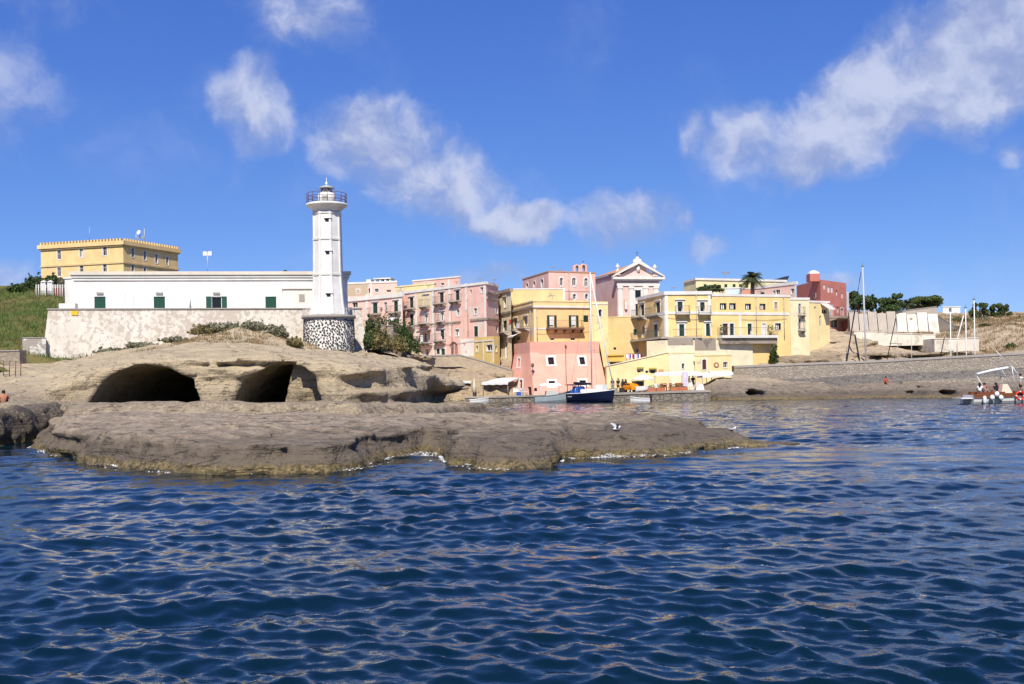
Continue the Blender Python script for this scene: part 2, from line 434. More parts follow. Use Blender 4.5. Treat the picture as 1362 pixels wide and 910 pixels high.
# ================================================================== ROCK
def rock_mat(name, lo, mid, hi, zmid=2.6, algae=(0.15, 0.115, 0.055), dark=(0.075, 0.06, 0.045), zd=0.62, guano=0.3):
    m, T = mat_new(name); pos = T.n('ShaderNodeNewGeometry').outputs['Position']
    z = T.n('ShaderNodeSeparateXYZ', {0: pos}).outputs[2]
    n0 = T.noise(pos, 0.35, 5.0, 0.6); n1 = T.noise(pos, 1.6, 6.0, 0.65); n2 = T.noise(pos, 7.0, 6.0, 0.7)
    strat = T.noise(T.v('MULTIPLY', pos, (0.25, 0.25, 4.0)), 1.0, 5.0, 0.6, 0.5)
    zz = T.m('ADD', z, T.m('MULTIPLY', T.m('SUBTRACT', n0, 0.5), 1.5))
    zn = T.m('ADD', z, T.m('MULTIPLY', T.m('SUBTRACT', n1, 0.5), 0.55))
    base = T.mix(T.smooth(n1, 0.3, 0.7), lo, mid)
    base = T.mix(T.smooth(zz, zmid - 0.7, zmid + 0.9), base, T.mix(T.smooth(strat, 0.35, 0.65), tuple(x * .8 for x in hi), hi))
    base = T.mix(T.m('MULTIPLY', T.smooth(n2, 0.5, 0.75), 0.55), base, T.mix(0.5, base, dark))
    base = T.mix(T.m('MULTIPLY', T.smooth(n2, 0.52, 0.36), 0.4), base, tuple(min(.8, x * 1.35) for x in hi))
    # black lichen zone, then weed and barnacle at the waterline
    base = T.mix(T.m('MULTIPLY', T.smooth(zn, zd + 0.5, zd - 0.05), 0.85), base, T.mix(n2, dark, tuple(x * 2.2 for x in dark)))
    base = T.mix(T.smooth(zn, 0.33, 0.16), base, T.mix(T.smooth(n2, 0.35, 0.65), tuple(x * .5 for x in algae), tuple(x * 1.7 for x in algae)))
    base = T.mix(T.smooth(zn, 0.04, -0.06), base, (0.03, 0.028, 0.015))
    if guano:
        g = T.smooth(T.noise(T.v('MULTIPLY', pos, (0.6, 1, 1)), 2.6, 7.0, 0.75), 0.69, 0.74)
        base = T.mix(T.m('MULTIPLY', g, guano), base, (0.5, 0.48, 0.44))
    iso = T.noise(T.v('MULTIPLY', pos, (0.28, 0.4, 1.5)), 1.0, 4.0, 0.55, 0.6)
    ck = T.m('MAXIMUM', T.smooth(T.m('ABSOLUTE', T.m('SUBTRACT', iso, 0.5)), 0.0, 0.016), T.smooth(n1, 0.40, 0.56))
    base = T.mix(T.m('MULTIPLY', T.m('SUBTRACT', 1.0, ck), 0.55), base, tuple(x * .8 for x in dark))
    pits = T.n('ShaderNodeTexVoronoi', {'Vector': pos, 'Scale': 3.2, 'Randomness': 1.0}).outputs['Distance']
    h = T.m('ADD', T.m('ADD', T.m('MULTIPLY', n1, 1.2), T.m('MULTIPLY', n2, 0.55)), T.m('MULTIPLY', T.smooth(pits, 0.0, 0.25), 0.25))
    h = T.m('ADD', T.m('ADD', h, T.m('MULTIPLY', strat, 0.9)), T.m('MULTIPLY', ck, 0.35))
    rough = T.m('SUBTRACT', 0.95, T.m('MULTIPLY', T.smooth(zn, 0.25, 0.05), 0.5))
    finish(m, T, base, rough, 0.25, h, 1.0, 0.2)
    return m
M_TUFF = rock_mat('tuff_rock', (0.21, 0.168, 0.118), (0.33, 0.268, 0.185), (0.47, 0.38, 0.25), 2.2)
M_SHELF = rock_mat('shelf_rock', (0.225, 0.178, 0.125), (0.37, 0.30, 0.22), (0.33, 0.27, 0.21), 3.0, guano=0.45, zd=0.72)
M_BASALT = rock_mat('dark_wet_rock', (0.035, 0.03, 0.026), (0.075, 0.064, 0.052), (0.26, 0.21, 0.16), 1.75, guano=0.35)  # upper tone painted lighter, sunlight on the boulder tops put into colour
M_LEDGE = rock_mat('ledge_rock', (0.16, 0.13, 0.10), (0.25, 0.205, 0.155), (0.42, 0.34, 0.24), 1.9)

LOW = [(-20.6, 45.5), (-18.2, 41), (-15.5, 37.2), (-11.4, 31.8), (-9.4, 30.2), (-7.4, 29.7), (-5.4, 30.0), (-4.5, 31.3), (-4.3, 35.0), (-3.3, 37.8),
       (-2.4, 36.2), (-1.9, 32.6), (-0.8, 30.0), (.3, 29.4), (1.2, 31), (1.7, 33.4), (2.9, 33.6), (4.6, 34), (6.9, 36.0), (9.9, 39.4),
       (9.7, 43.0), (8.4, 48), (5, 52.5), (2.2, 57), (0.8, 64), (0.6, 73), (-1.5, 82), (-3, 88), (-4, 95), (-8, 104), (-8, 130),
       (-80, 130), (-80, 58), (-40, 57), (-29, 55.5), (-25.5, 54), (-22.3, 50.5), (-21.6, 47.5)]
lowtop = rbf([(-20, 45, 1.4), (-15, 40, 1.25), (-8, 32, 1.02), (-5, 33, .98), (-12, 42, 1.2), (-6, 42, 1.12), (0, 32, .8), (1, 38, 1.0), (-2, 44, 1.05),
              (4, 38, .85), (5, 45, .98), (8.2, 43.5, .82), (9.6, 42.5, .62), (10.4, 41, .3), (8, 39, .45), (-20, 50, 1.3), (-10, 49, 1.18), (-3, 52, .85), (2, 51, .9), (-4, 60, .62), (0, 64, .35),
              (-4, 72, .5), (0, 72, .28), (-6, 80, .5), (-15, 60, 1.2), (-28, 60, 1.5), (-50, 62, 1.6), (-80, 62, 1.6), (-30, 52, 1.4), (-40, 100, 2), (-10, 100, .5)], 0.4)
CLIFF = [(-90, 63), (-45, 63.5), (-34, 66), (-29.5, 69.6), (-20, 70), (-12, 70), (-9.2, 72.5), (-6.6, 79), (-4.6, 85.5), (-3.9, 88.5), (-5.2, 92), (-9.5, 98), (-9.5, 130)]
def pz(px, py, D): v = P(px, py, D); return (v.x, v.y, v.z)
uptop = rbf([pz(0, 528, 66), pz(60, 522, 68), pz(0, 508, 92), pz(40, 500, 96), pz(60, 492, 113), pz(100, 493, 80), pz(130, 484, 72), pz(130, 472, 113), pz(200, 473, 72), pz(205, 460, 110),
             pz(290, 469, 72), pz(250, 452, 112), pz(300, 440, 112), pz(350, 443, 112), pz(380, 452, 112), pz(400, 470, 73), pz(300, 456, 95), pz(405, 471, 108), pz(440, 473, 108),
             pz(350, 466, 80), pz(470, 474, 108), pz(470, 475, 76), pz(500, 478, 90), pz(489, 474, 113), pz(540, 490, 84), pz(560, 494, 95), pz(600, 510, 87), pz(615, 517, 87),
             pz(530, 476, 112), pz(590, 498, 112), pz(200, 466, 90), pz(60, 505, 80), pz(0, 470, 112)], 0.6)
def headland_density(X, Y, zs, shift=0.0, fine=0.0):
    """X,Y (n,m), zs (k) -> density (n,m,k) of the whole tuff headland"""
    sd = poly_sd(X, Y, LOW); sd = sd + 0.35 * fbm(X * 0.45, Y * 0.45, X * 0 + 3.3, 3)
    top = lowtop(X, Y); w = 0.55 + 2.1 * sstep(X, 2.0, 8.0)
    S = 1.9 - 1.45 * sstep(X, 1.0, 7.0) - 0.9 * sstep(Y, 50, 54); S = np.maximum(S, .38)
    low = np.maximum(np.minimum(top, 2.4), .1) * (1 - 0.22 * np.exp(-np.maximum(sd, 0) / 2.2)) + .07 * fbm(X * .8, Y * 1.1, X * 0 + 31, 4, .6)
    # notch and gully in the front edge
    gul = np.exp(-((X - 2.2) / 0.35) ** 2 - ((Y - 35.2) / 1.1) ** 2); low = low - 0.45 * gul
    sB = line_d(X, Y, [(-60, 53), (-27, 52.6), (-22.5, 50.6), (-15, 50.2), (-7.4, 51.3), (-4.6, 58), (-3, 72)]) + 0.5 * fbm(X * 0.3, Y * 0.3, X * 0 + 8, 3)
    low = low + 0.52 * sstep(sB, -0.25, 0.45) * sstep(sd, 0.3, 1.2) - 0.75 * sstep(sB, 4.5, 8.0) * sstep(X, -31, -28) * sstep(-X, 4, 9)
    c0 = line_d(X, Y, CLIFF); c = c0 + 0.9 * fbm(X * 0.12, Y * 0.12, X * 0 + 1.7, 3)
    c = np.where((X > -29) & (X < -12) & (Y < 80), c0 + 0.25 * fbm(X * 0.3, Y * 0.3, X * 0, 3), c)
    wl = 0.3 + 16 * sstep(-X, 29.5, 36.0)
    T = uptop(X, Y) + 0.16 * fbm(X * 0.35, Y * 0.35, X * 0 + 6, 4)
    left = sstep(-X, 29.5, 36.0)
    T = low + (T - low) * (1 - (1 - sstep(c, -0.35, 16.3)) * left)
    out = np.empty(X.shape + (len(zs),), np.float32)
    right = sstep(X, -9.5, -6.5)
    full = dict(X=X, Y=Y, low=low, sd=sd, S=S, T=T, c=c, right=right)
    hi = np.maximum(low, T) + 1.3; lo = np.minimum(np.minimum(low, S * sd), np.where(c > 3.5, T, 99)) - 1.5
    near = ((np.abs(c) < 3.6) | ((Y > 63) & (Y < 97) & (X > -29) & (X < -12)))
    for k, z in enumerate(zs):
        m = (z < hi) & ((z > lo) | near)
        lay = np.where(z < hi, 1.0, -1.0).astype(np.float32)
        X, Y, low, sd, S, T, c, right = (full[q][m] for q in ('X', 'Y', 'low', 'sd', 'S', 'T', 'c', 'right'))
        zz = np.full(X.shape, z)
        n = 0.26 * fbm(X * 0.42, Y * 0.42, zz * 0.8, 4, 0.55) + 0.10 * vnoise(X * 0.5, Y * 0.5, zz * 3.2)
        if fine: n = n + fine * fbm(X * 1.9, Y * 1.9, zz * 2.4, 3, 0.55) + 0.10 * (0.5 - np.abs(vnoise(X * 0.9 + 3, Y * 0.55, zz * 0.9))) - 0.16 * np.exp(-(vnoise(X * 0.55 + 9, Y * 0.8 + 4, zz * 0.4) / 0.05) ** 2)
        else: n = n - 0.28 * np.exp(-(vnoise(X * 0.28 + 9, Y * 0.3 + 4, zz * 1.1) / 0.06) ** 2) * sstep(X, -50, -30)
        edge = S * sd - z + 0.34 * vnoise(X * 0.18, Y * 0.18, zz * 3.4 + 3) + 0.16 * vnoise(X * 0.5, Y * 0.5, zz * 7.0) + n * 1.1
        dl = np.minimum(low - z + n * 0.5, edge)
        # the cliff: bedding planes stand proud or weather back
        bed = (0.13 + 0.3 * sstep(X, -12.0, -9.0)) * np.tanh(3.0 * vnoise(X * 0.12, Y * 0.12, zz * 2.1 + 11)) + 0.5 * np.exp(-((z - 4.4) / 0.25) ** 2) - 0.55 * np.exp(-((z - 3.95) / 0.13) ** 2) * sstep(X, -23, -20) * sstep(-X, 11.5, 13)
        und = right * (-2.3 * sstep(2.3 - zz, 0, 0.8) * sstep(X, -7.6, -6.4) + 0.45)
        big = 0.55 * fbm(X * 0.33, Y * 0.33, zz * 0.5 + 4, 2)
        dc = np.minimum(T - z + 0.7 * n, (c + bed + und + big * (0.25 + right) + 0.35 - 0.16 * (z - 2.5)) * 0.9 + n)
        d = np.maximum(dl, dc)
        # sea caves
        for (xc, a, zb, h, y1, xs, ys) in ((-24.3, 3.75, 0.75, 3.25, 96, None, None), (-15.55, 3.0, 0.75, 3.3, 94, -15.4, 71.75)):
            tap = 1 - 0.25 * sstep(Y, 71, y1)
            wob = 0.16 * fbm(X * 0.9, Y * 0.5, zz * 0.9, 3)
            q = np.sqrt(((X - xc - 0.10 * (z - zb)) / (a * tap)) ** 2 + (np.maximum(z - zb, 0) / (h * tap)) ** 2)
            s = (1 - q) * min(a, h) + wob; s = np.minimum(s, (z - zb + 0.7)); s = np.minimum(s, np.minimum(y1 - Y, Y - 63.5))
            if xs is not None:
                s = np.minimum(s, np.maximum(xs - X + 0.25 * (z - 2), ys - Y + 0.28 * fbm(X, Y, zz * 2, 2)))
            d = np.where((Y > 63) & (Y < y1 + 1), np.minimum(d, -s), d)
        lay[m] = d - shift; out[:, :, k] = lay
    return out
def rock_object(name, mat, x0, x1, y0, y1, z0, z1, h, fn, **kw):
    xs = np.arange(x0, x1 + h, h); ys = np.arange(y0, y1 + h, h); zs = np.arange(z0, z1 + h, h)
    X, Y = np.meshgrid(xs, ys, indexing='ij')
    d = fn(X.astype(np.float32), Y.astype(np.float32), zs, **kw)
    V, Q = surface_nets(d, (x0, y0, z0), (h, h, h))
    o = np_mesh(name, V, Q, mat); tag(o, kind='structure'); return o
rock_object('rock_shelf', M_SHELF, -23.5, 12.2, 28.0, 50.4, -0.35, 2.0, 0.09, headland_density, fine=0.045)
rock_object('headland', M_TUFF, -64, 2.5, 50.2, 119.5, -0.4, 10.4, 0.24, headland_density, shift=0.012)

# black wet boulders at the left edge
def boulder_density(blobs, seed=0.0, rough=0.3):
    def fn(X, Y, zs):
        out = np.empty(X.shape + (len(zs),), np.float32)
        for k, z in enumerate(zs):
            zz = np.full(X.shape, z); d = np.full(X.shape, -9.0)
            for (bx, by, bz, rx, ry, rz) in blobs:
                q = (np.abs((X - bx) / rx) ** 2.6 + np.abs((Y - by) / ry) ** 2.6 + np.abs((z - bz) / rz) ** 3.0) ** (1 / 2.6)
                d = np.maximum(d, (1 - q) * min(rx, ry, rz))
            n = rough * fbm(X * 0.7 + seed, Y * 0.7, zz * 0.6, 4, 0.55)
            cr = 0.35 * np.exp(-(vnoise(X * 0.8 + seed, Y * 0.5, zz * 0.25 + seed) / 0.09) ** 2)
            out[:, :, k] = d + n - cr
        return out
    return fn
o = rock_object('boulder', M_BASALT, -31.0, -20.6, 43.5, 56.5, -0.4, 2.5, 0.12, boulder_density([(-25.0, 47.4, .2, 1.9, 2.6, 1.45), (-23.6, 49.8, .2, 1.2, 2.6, 1.5), (-27.2, 50, .3, 3.0, 4.5, 1.6), (-24.6, 53, .3, 2.0, 2.2, 1.35)]))
o.pop('kind', None); tag(o, 'black wet cracked boulders at the water edge, far left of the shelf', 'rock')

# ledge in front of the harbour mole on the right
LEDGE = [(23.0, 119.5), (27.5, 117.5), (34, 115.5), (42, 113.5), (50, 111.5), (58, 109.5), (70, 106), (90, 100), (120, 92), (150, 130), (22, 140), (20.5, 128)]
ledgetop = rbf([pz(905, 528, 121), pz(925, 516, 123), pz(950, 506, 126), pz(980, 501, 130), pz(1015, 504, 130), pz(1045, 512, 126), pz(1090, 516, 124), pz(1150, 518, 121), pz(1250, 515, 119), pz(1330, 512, 117),
                (60, 122, 1.3), (90, 112, 1.3), (120, 100, 1.4), (30, 136, 2.4), (60, 132, 1.3), (100, 125, 1.3), (22, 132, 1.0), (150, 125, 1.3), (45, 128, 1.5)], 0.5)
def ledge_density(X, Y, zs):
    sd = poly_sd(X, Y, LEDGE) + 0.5 * fbm(X * 0.25, Y * 0.25, X * 0, 3)
    top = np.clip(ledgetop(X, Y), 0.4, 4)
    H = np.where(sd > 0, top * (1 - np.exp(-np.maximum(sd, 0) / 1.1)), sd * 0.8)
    out = np.empty(X.shape + (len(zs),), np.float32)
    for k, z in enumerate(zs):
        zz = np.full(X.shape, z)
        n = 0.3 * fbm(X * 0.35, Y * 0.35, zz * 0.8, 4, 0.55) + 0.12 * vnoise(X * 0.3, Y * 0.3, zz * 3)
        d = H - z + n
        for (bx, bz, r) in ((27.6, 0.75, .75), (36.5, .8, .7), (38.6, .85, .5), (26.6, 2.9, .45), (44, .55, .8), (47, .5, .7)):   # eroded pockets
            q = np.sqrt(((X - bx) / (r * 1.3)) ** 2 + ((z - bz) / (r * .55)) ** 2 + ((Y - (128.5 - .33 * (bx - 23) - 8)) / 4.5) ** 2)
            d = np.minimum(d, (q - 1) * r)
        out[:, :, k] = d
    return out
rock_object('rock_ledge', M_LEDGE, 19.5, 92, 99, 137, -0.4, 4.2, 0.24, ledge_density)
# ================================================================== BUILDING KIT
class Fac:
    """vertical facade through two plan points; (u along it, z up, o out of it)"""
    def __init__(s, a, b):
        s.a = Vector((a[0], a[1])); s.b = Vector((b[0], b[1])); s.L = (s.b - s.a).length
        s.t = (s.b - s.a) / s.L; s.n = Vector((s.t.y, -s.t.x))
    def uz(s, px, py):
        d = pix_dir(px, py); k = s.a.dot(s.n) / (d.x * s.n.x + d.y * s.n.y)
        p = Vector((d.x * k, d.y * k)); return (p - s.a).dot(s.t), CAMH + d.z * k
    def w(s, u, z, o=0.0):
        p = s.a + s.t * u + s.n * o; return (p.x, p.y, z)
    def box(s, mb, u0, u1, z0, z1, o0, o1):
        mb.hexa([s.w(u0, z0, o1), s.w(u1, z0, o1), s.w(u1, z0, o0), s.w(u0, z0, o0), s.w(u0, z1, o1), s.w(u1, z1, o1), s.w(u1, z1, o0), s.w(u0, z1, o0)])
    def rect(s, x0, y0, x1, y1):
        xm, ym = (x0 + x1) / 2, (y0 + y1) / 2
        return s.uz(x0, ym)[0], s.uz(x1, ym)[0], s.uz(xm, y1)[1], s.uz(xm, y0)[1]

class Bld:
    def __init__(s, name, label, cat, corners, zb, mat, depth=9.0, ref=0, group=None, roofmat=None, top=None, rev=0.24):
        c0 = corners[ref]; s.zt = P(*c0).z if top is None else top
        s.pts = []
        for c in corners:
            if len(c) == 3: v = P(*c)
            else:
                d = pix_dir(*c); v = P(c[0], c[1], (s.zt - CAMH) / d.z)
            s.pts.append((v.x, v.y))
        s.zb = zb; s.mat = mat; s.F = [Fac(a, b) for a, b in zip(s.pts[:-1], s.pts[1:])]
        s.holes = [[] for _ in s.F]; s.extra = MB(); s.rev = rev
        p0, p1 = Vector(s.pts[0]), Vector(s.pts[-1])
        if len(s.F) == 1: inn = -s.F[0].n
        else: inn = Vector((0, 1))
        r1, r0 = p1.normalized(), p0.normalized(); side = (p1 - p0).normalized()
        s.back = [tuple(p1 + r1 * depth - side * .04 * depth), tuple(p0 + r0 * depth + side * .04 * depth)]
        mid = (p0 + p1) / 2 + inn * depth * 0.5
        s.root = empty(name, (mid.x, mid.y, zb), label, cat, group)
        s.roofmat = roofmat or M_SLAB
    # ---- openings
    def win(s, fi, x0, y0, x1, y1, kind='dark', shut=None, sur=0.0, surmat=None, arch=False, name='window', sill=False, hood=False, frame=None, pane=None):
        f = s.F[fi]; u0, u1, z0, z1 = f.rect(x0, y0, x1, y1)
        u0 = max(u0, 0.05); u1 = min(u1, f.L - 0.05)
        s.holes[fi].append((u0, u1, z0, z1)); surmat = surmat or M_TRIM; frame = frame or M_WOODW; shut = shut or M_DGREEN
        w = u1 - u0; fr = min(0.07, w * 0.12); r = s.rev
        b = MB()
        f.box(b, u0, u0 + fr, z0, z1, -r + .03, -r + .10); f.box(b, u1 - fr, u1, z0, z1, -r + .03, -r + .10)
        f.box(b, u0 + fr, u1 - fr, z1 - fr, z1, -r + .03, -r + .10); f.box(b, u0 + fr, u1 - fr, z0, z0 + fr, -r + .03, -r + .10)
        um = (u0 + u1) / 2
        if kind in ('dark', 'curtain') and w > 0.5: f.box(b, um - fr * .4, um + fr * .4, z0 + fr, z1 - fr, -r + .035, -r + .09)
        if kind == 'dark' and (z1 - z0) > 1.3:
            zm = z0 + (z1 - z0) * .62; f.box(b, u0 + fr, um - fr * .4, zm - .02, zm + .02, -r + .04, -r + .085); f.box(b, um + fr * .4, u1 - fr, zm - .02, zm + .02, -r + .04, -r + .085)
        if arch:   # spandrels close the square opening to a round head
            rad = w / 2; zc = z1 - rad; n = 6
            for sg in (-1, 1):
                pts = [(um + sg * rad, z1), (um, z1)] + [(um + sg * rad * math.sin(q * math.pi / 2 / n), zc + rad * math.cos(q * math.pi / 2 / n)) for q in range(n + 1)]
                poly = [Vector(f.w(u, z, 0)) for u, z in pts[:1] + pts[2:]]
                if sg > 0: poly = poly[::-1]
                nv = Vector((-f.n.x, -f.n.y, 0)) * r; s.extra.prism(poly, nv)
        o = b.build(name, frame, s.root)
        p = MB(); p.quad(f.w(u0, z0, -r + .015), f.w(u1, z0, -r + .015), f.w(u1, z1, -r + .015), f.w(u0, z1, -r + .015)); p.build('pane', pane or M_GLASS, o)
        if kind == 'closed' or kind == 'half':
            lo = z0 if kind == 'closed' else z0 + (z1 - z0) * .42
            for a, c in ((u0 + .01, um - .01), (um + .01, u1 - .01)):
                q = MB(); f.box(q, a, c, lo, z1 - .01, -r + .11, -r + .155)
                n = max(3, int((z1 - lo) / .16)); hz = (z1 - lo - .16) / n
                for k in range(n): f.box(q, a + .05, c - .05, lo + .08 + k * hz, lo + .08 + k * hz + hz * .55, -r + .155, -r + .175)
                q.build('shutter', shut, o)
        if kind == 'open' or kind == 'curtain':
            lw = w * .48
            for a, c in ((u0 - lw, u0 - .01), (u1 + .01, u1 + lw)):
                if kind == 'open':
                    q = MB(); f.box(q, a, c, z0, z1, .045, .085); q.build('shutter', shut, o)
            if kind == 'curtain':
                q = MB(); f.box(q, u0 + w * .3, u0 + w * .72, z0 + fr, z1 - fr, -r + .018, -r + .028); q.build('curtain', M_WOODW, o)
        if sur:
            q = MB(); e = .04
            f.box(q, u0 - sur, u0, z0, z1 + sur, 0, e); f.box(q, u1, u1 + sur, z0, z1 + sur, 0, e)
            if arch:
                rad = w / 2; zc = z1 - rad; n = 10
                for k in range(n):
                    t0, t1 = math.pi * k / n, math.pi * (k + 1) / n
                    c = [(um + rad * math.cos(t0), zc + rad * math.sin(t0)), (um + (rad + sur) * math.cos(t0), zc + (rad + sur) * math.sin(t0)),
                         (um + (rad + sur) * math.cos(t1), zc + (rad + sur) * math.sin(t1)), (um + rad * math.cos(t1), zc + rad * math.sin(t1))]
                    q.hexa([f.w(u, z, 0) for u, z in c] + [f.w(u, z, e) for u, z in c])
                q.v = q.v[16:]; q.f = [tuple(i - 16 for i in ff) for ff in q.f[12:]]; q.mi = q.mi[12:]; q.sm = q.sm[12:]
                f.box(q, u0 - sur, u0, z0, zc, 0, e); f.box(q, u1, u1 + sur, z0, zc, 0, e)
            else: f.box(q, u0, u1, z1, z1 + sur, 0, e)
            if name == 'window': f.box(q, u0, u1, z0 - sur, z0, 0, e + .01)
            q.build('surround', surmat, o)
        if hood:
            q = MB(); f.box(q, u0 - sur - .12, u1 + sur + .12, z1 + sur + .002, z1 + sur + .12, 0, .2); q.build('hood', surmat, o)
        return o, (u0, u1, z0, z1)
    def balcony(s, fi, x0, x1, y, depth=0.85, rail=1.0, mat=None, railmat=None, th=0.14, br=True, solid=False):
        f = s.F[fi]; xm = (x0 + x1) / 2
        u0 = f.uz(x0, y)[0]; u1 = f.uz(x1, y)[0]; z = f.uz(xm, y)[1]
        b = MB(); f.box(b, u0, u1, z - th, z, 0, depth)
        if br:
            n = max(2, int((u1 - u0) / 1.1) + 1)
            for k in range(n):
                uc = u0 + .12 + (u1 - u0 - .24) * k / (n - 1)
                b.prism([Vector(f.w(uc - .06, z - th - .002, 0)), Vector(f.w(uc - .06, z - th - .002, depth * .8)), Vector(f.w(uc - .06, z - th - .12, depth * .8)), Vector(f.w(uc - .06, z - th - .45, 0))], Vector((f.t.x, f.t.y, 0)) * .12)
        o = b.build('balcony', mat or M_SLAB, s.root)
        q = MB(); r = .012; d = depth - .05
        path = [(u0 + .05, .02), (u0 + .05, d), (u1 - .05, d), (u1 - .05, .02)]
        for h in (rail, .12):
            for (ua, oa), (ub, ob) in zip(path[:-1], path[1:]):
                q.tube([f.w(ua, z + h, oa), f.w(ub, z + h, ob)], r * (1.5 if h == rail else 1), 4)
        for (ua, oa), (ub, ob) in zip(path[:-1], path[1:]):
            L = math.hypot(ub - ua, ob - oa); n = max(2, int(L / .16))
            for k in range(n + 1):
                t = k / n; uu, oo = ua + (ub - ua) * t, oa + (ob - oa) * t
                q.tube([f.w(uu, z, oo), f.w(uu, z + rail, oo)], r * .75, 3, cap=False)
        q.build('railing', railmat or M_IRON, o)
        return o
    def band(s, fi, y, h, mat=None, proud=.07, x0=None, x1=None, name='string_course', xref=None):
        f = s.F[fi]; xr = xref
        u0 = 0 if x0 is None else f.uz(x0, y)[0]; u1 = f.L if x1 is None else f.uz(x1, y)[0]
        if xr is None: xr = None
        # height is read where the band is nearest the middle of the facade
        pm = f.w((u0 + u1) / 2, 0)
        if xr is None:
            d = pix_dir(AX, AY); xr = AX + (pm[0] / pm[1]) * FPX
        z = f.uz(xr, y)[1]
        b = MB(); f.box(b, u0, u1, z - h / 2, z + h / 2, 0, proud); return b.build(name, mat or M_TRIM, s.root)
    def pil(s, fi, x, w, y0, y1, mat=None, proud=.05, name='pilaster'):
        f = s.F[fi]; u = f.uz(x, (y0 + y1) / 2)[0]; za = f.uz(x, y1)[1]; zb = f.uz(x, y0)[1]
        b = MB(); f.box(b, max(0, u - w / 2), min(f.L, u + w / 2), za, zb, 0, proud); return b.build(name, mat or M_TRIM, s.root)
    def cornice(s, h=.3, proud=.16, mat=None, fis=None, drop=0.0, name='cornice'):
        b = MB()
        for i, f in enumerate(s.F):
            if fis is not None and i not in fis: continue
            e0 = proud if i == 0 or (fis is not None) else 0.0
            f.box(b, -e0 + (.003 if i else 0), f.L + proud, s.zt - drop - h, s.zt - drop + .02 + .003 * i, -.3, proud)
        return b.build(name, mat or M_TRIM, s.root)
    def panel(s, fi, x0, y0, x1, y1, mat, proud=.02, name='panel'):
        f = s.F[fi]; u0, u1, z0, z1 = f.rect(x0, y0, x1, y1)
        b = MB(); f.box(b, u0, u1, z0, z1, 0, proud); return b.build(name, mat, s.root)
    def cloth(s, fi, x0, y0, x1, y1, mat, out=.9, name='cloth'):
        """a hanging cloth with folds"""
        f = s.F[fi]; u0, u1, z0, z1 = f.rect(x0, y0, x1, y1); n = 7; b = MB()
        top = [f.w(u0 + (u1 - u0) * k / n, z1, out + .03 * (k % 2)) for k in range(n + 1)]
        bot = [f.w(u0 + (u1 - u0) * k / n, z0 + .04 * (k % 3), out + .07 * (k % 2)) for k in range(n + 1)]
        for k in range(n):
            b.quad(bot[k], bot[k + 1], top[k + 1], top[k], smooth=True); 
            q = [Vector(v) + Vector((f.n.x, f.n.y, 0)) * -.012 for v in (top[k], top[k + 1], bot[k + 1], bot[k])]; b.quad(*q, smooth=True)
        return b.build(name, mat, s.root)
    def awning(s, fi, x0, x1, y0, y1, mat, out=1.3, name='awning'):
        f = s.F[fi]; u0, u1, z0, z1 = f.rect(x0, y0, x1, y1); b = MB()
        b.prism([Vector(f.w(u0, z1, .02)), Vector(f.w(u0, z0, out)), Vector(f.w(u0, z0 - .18, out)), Vector(f.w(u0, z0 - .18, out - .03)), Vector(f.w(u0, z0 - .04, out - .03)), Vector(f.w(u0, z1 - .05, .02))][::-1], Vector((f.t.x, f.t.y, 0)) * (u1 - u0))
        return b.build(name, mat, s.root)
    def build(s, roof=True, roof_drop=0.0):
        b = MB()
        for f, hs in zip(s.F, s.holes):
            us = sorted({0.0, f.L, *[h[0] for h in hs], *[h[1] for h in hs]}); zs = sorted({s.zb, s.zt, *[h[2] for h in hs], *[h[3] for h in hs]})
            us = [u for u in us if 0 <= u <= f.L]; zs = [z for z in zs if s.zb <= z <= s.zt]
            for ua, ub in zip(us[:-1], us[1:]):
                um = (ua + ub) / 2; run = None
                for za, zc in zip(zs[:-1], zs[1:]):
                    zm = (za + zc) / 2
                    if any(h[0] < um < h[1] and h[2] < zm < h[3] for h in hs):
                        if run: b.quad(f.w(ua, run[0]), f.w(ub, run[0]), f.w(ub, run[1]), f.w(ua, run[1])); run = None
                    else: run = (run[0], zc) if run else (za, zc)
                if run: b.quad(f.w(ua, run[0]), f.w(ub, run[0]), f.w(ub, run[1]), f.w(ua, run[1]))
            r = -s.rev
            for (u0, u1, z0, z1) in hs:
                b.quad(f.w(u0, z0, 0), f.w(u0, z0, r), f.w(u0, z1, r), f.w(u0, z1, 0)); b.quad(f.w(u1, z0, r), f.w(u1, z0, 0), f.w(u1, z1, 0), f.w(u1, z1, r))
                b.quad(f.w(u0, z0, 0), f.w(u1, z0, 0), f.w(u1, z0, r), f.w(u0, z0, r)); b.quad(f.w(u0, z1, r), f.w(u1, z1, r), f.w(u1, z1, 0), f.w(u0, z1, 0))
        loop = list(s.pts) + s.back; n = len(loop); k0 = len(s.pts) - 1
        for k in range(k0, n):
            a, c = loop[k], loop[(k + 1) % n]
            b.quad((a[0], a[1], s.zb), (c[0], c[1], s.zb), (c[0], c[1], s.zt), (a[0], a[1], s.zt))
        i = len(b.v); b.v += s.extra.v; b.f += [tuple(i + q for q in ff) for ff in s.extra.f]; b.mi += s.extra.mi; b.sm += s.extra.sm
        b.build('wall', s.mat, s.root)
        if roof:
            q = MB(); z = s.zt - roof_drop
            q.quad(*[(p[0], p[1], z) for p in loop]); q.build('roof', s.roofmat, s.root)
        return s

# ================================================================== LIGHTHOUSE TERRACE
M_PEEL = plaster('peeling_whitewash', (0.66, 0.61, 0.53), 0.25, patch=(0.49, 0.43, 0.36), pamt=0.47, pscale=1.9, pclump=0.55, streak=0.35)
M_STONEW = flat('dark_lava_stone', (0.085, 0.08, 0.076), 0.9, var=0.5, scale=2.0)
M_MORTAR = plaster('white_mortar', (0.60, 0.575, 0.52), 0.45, streak=.4)
M_COPING = plaster('grey_coping', (0.34, 0.31, 0.28), 0.4)

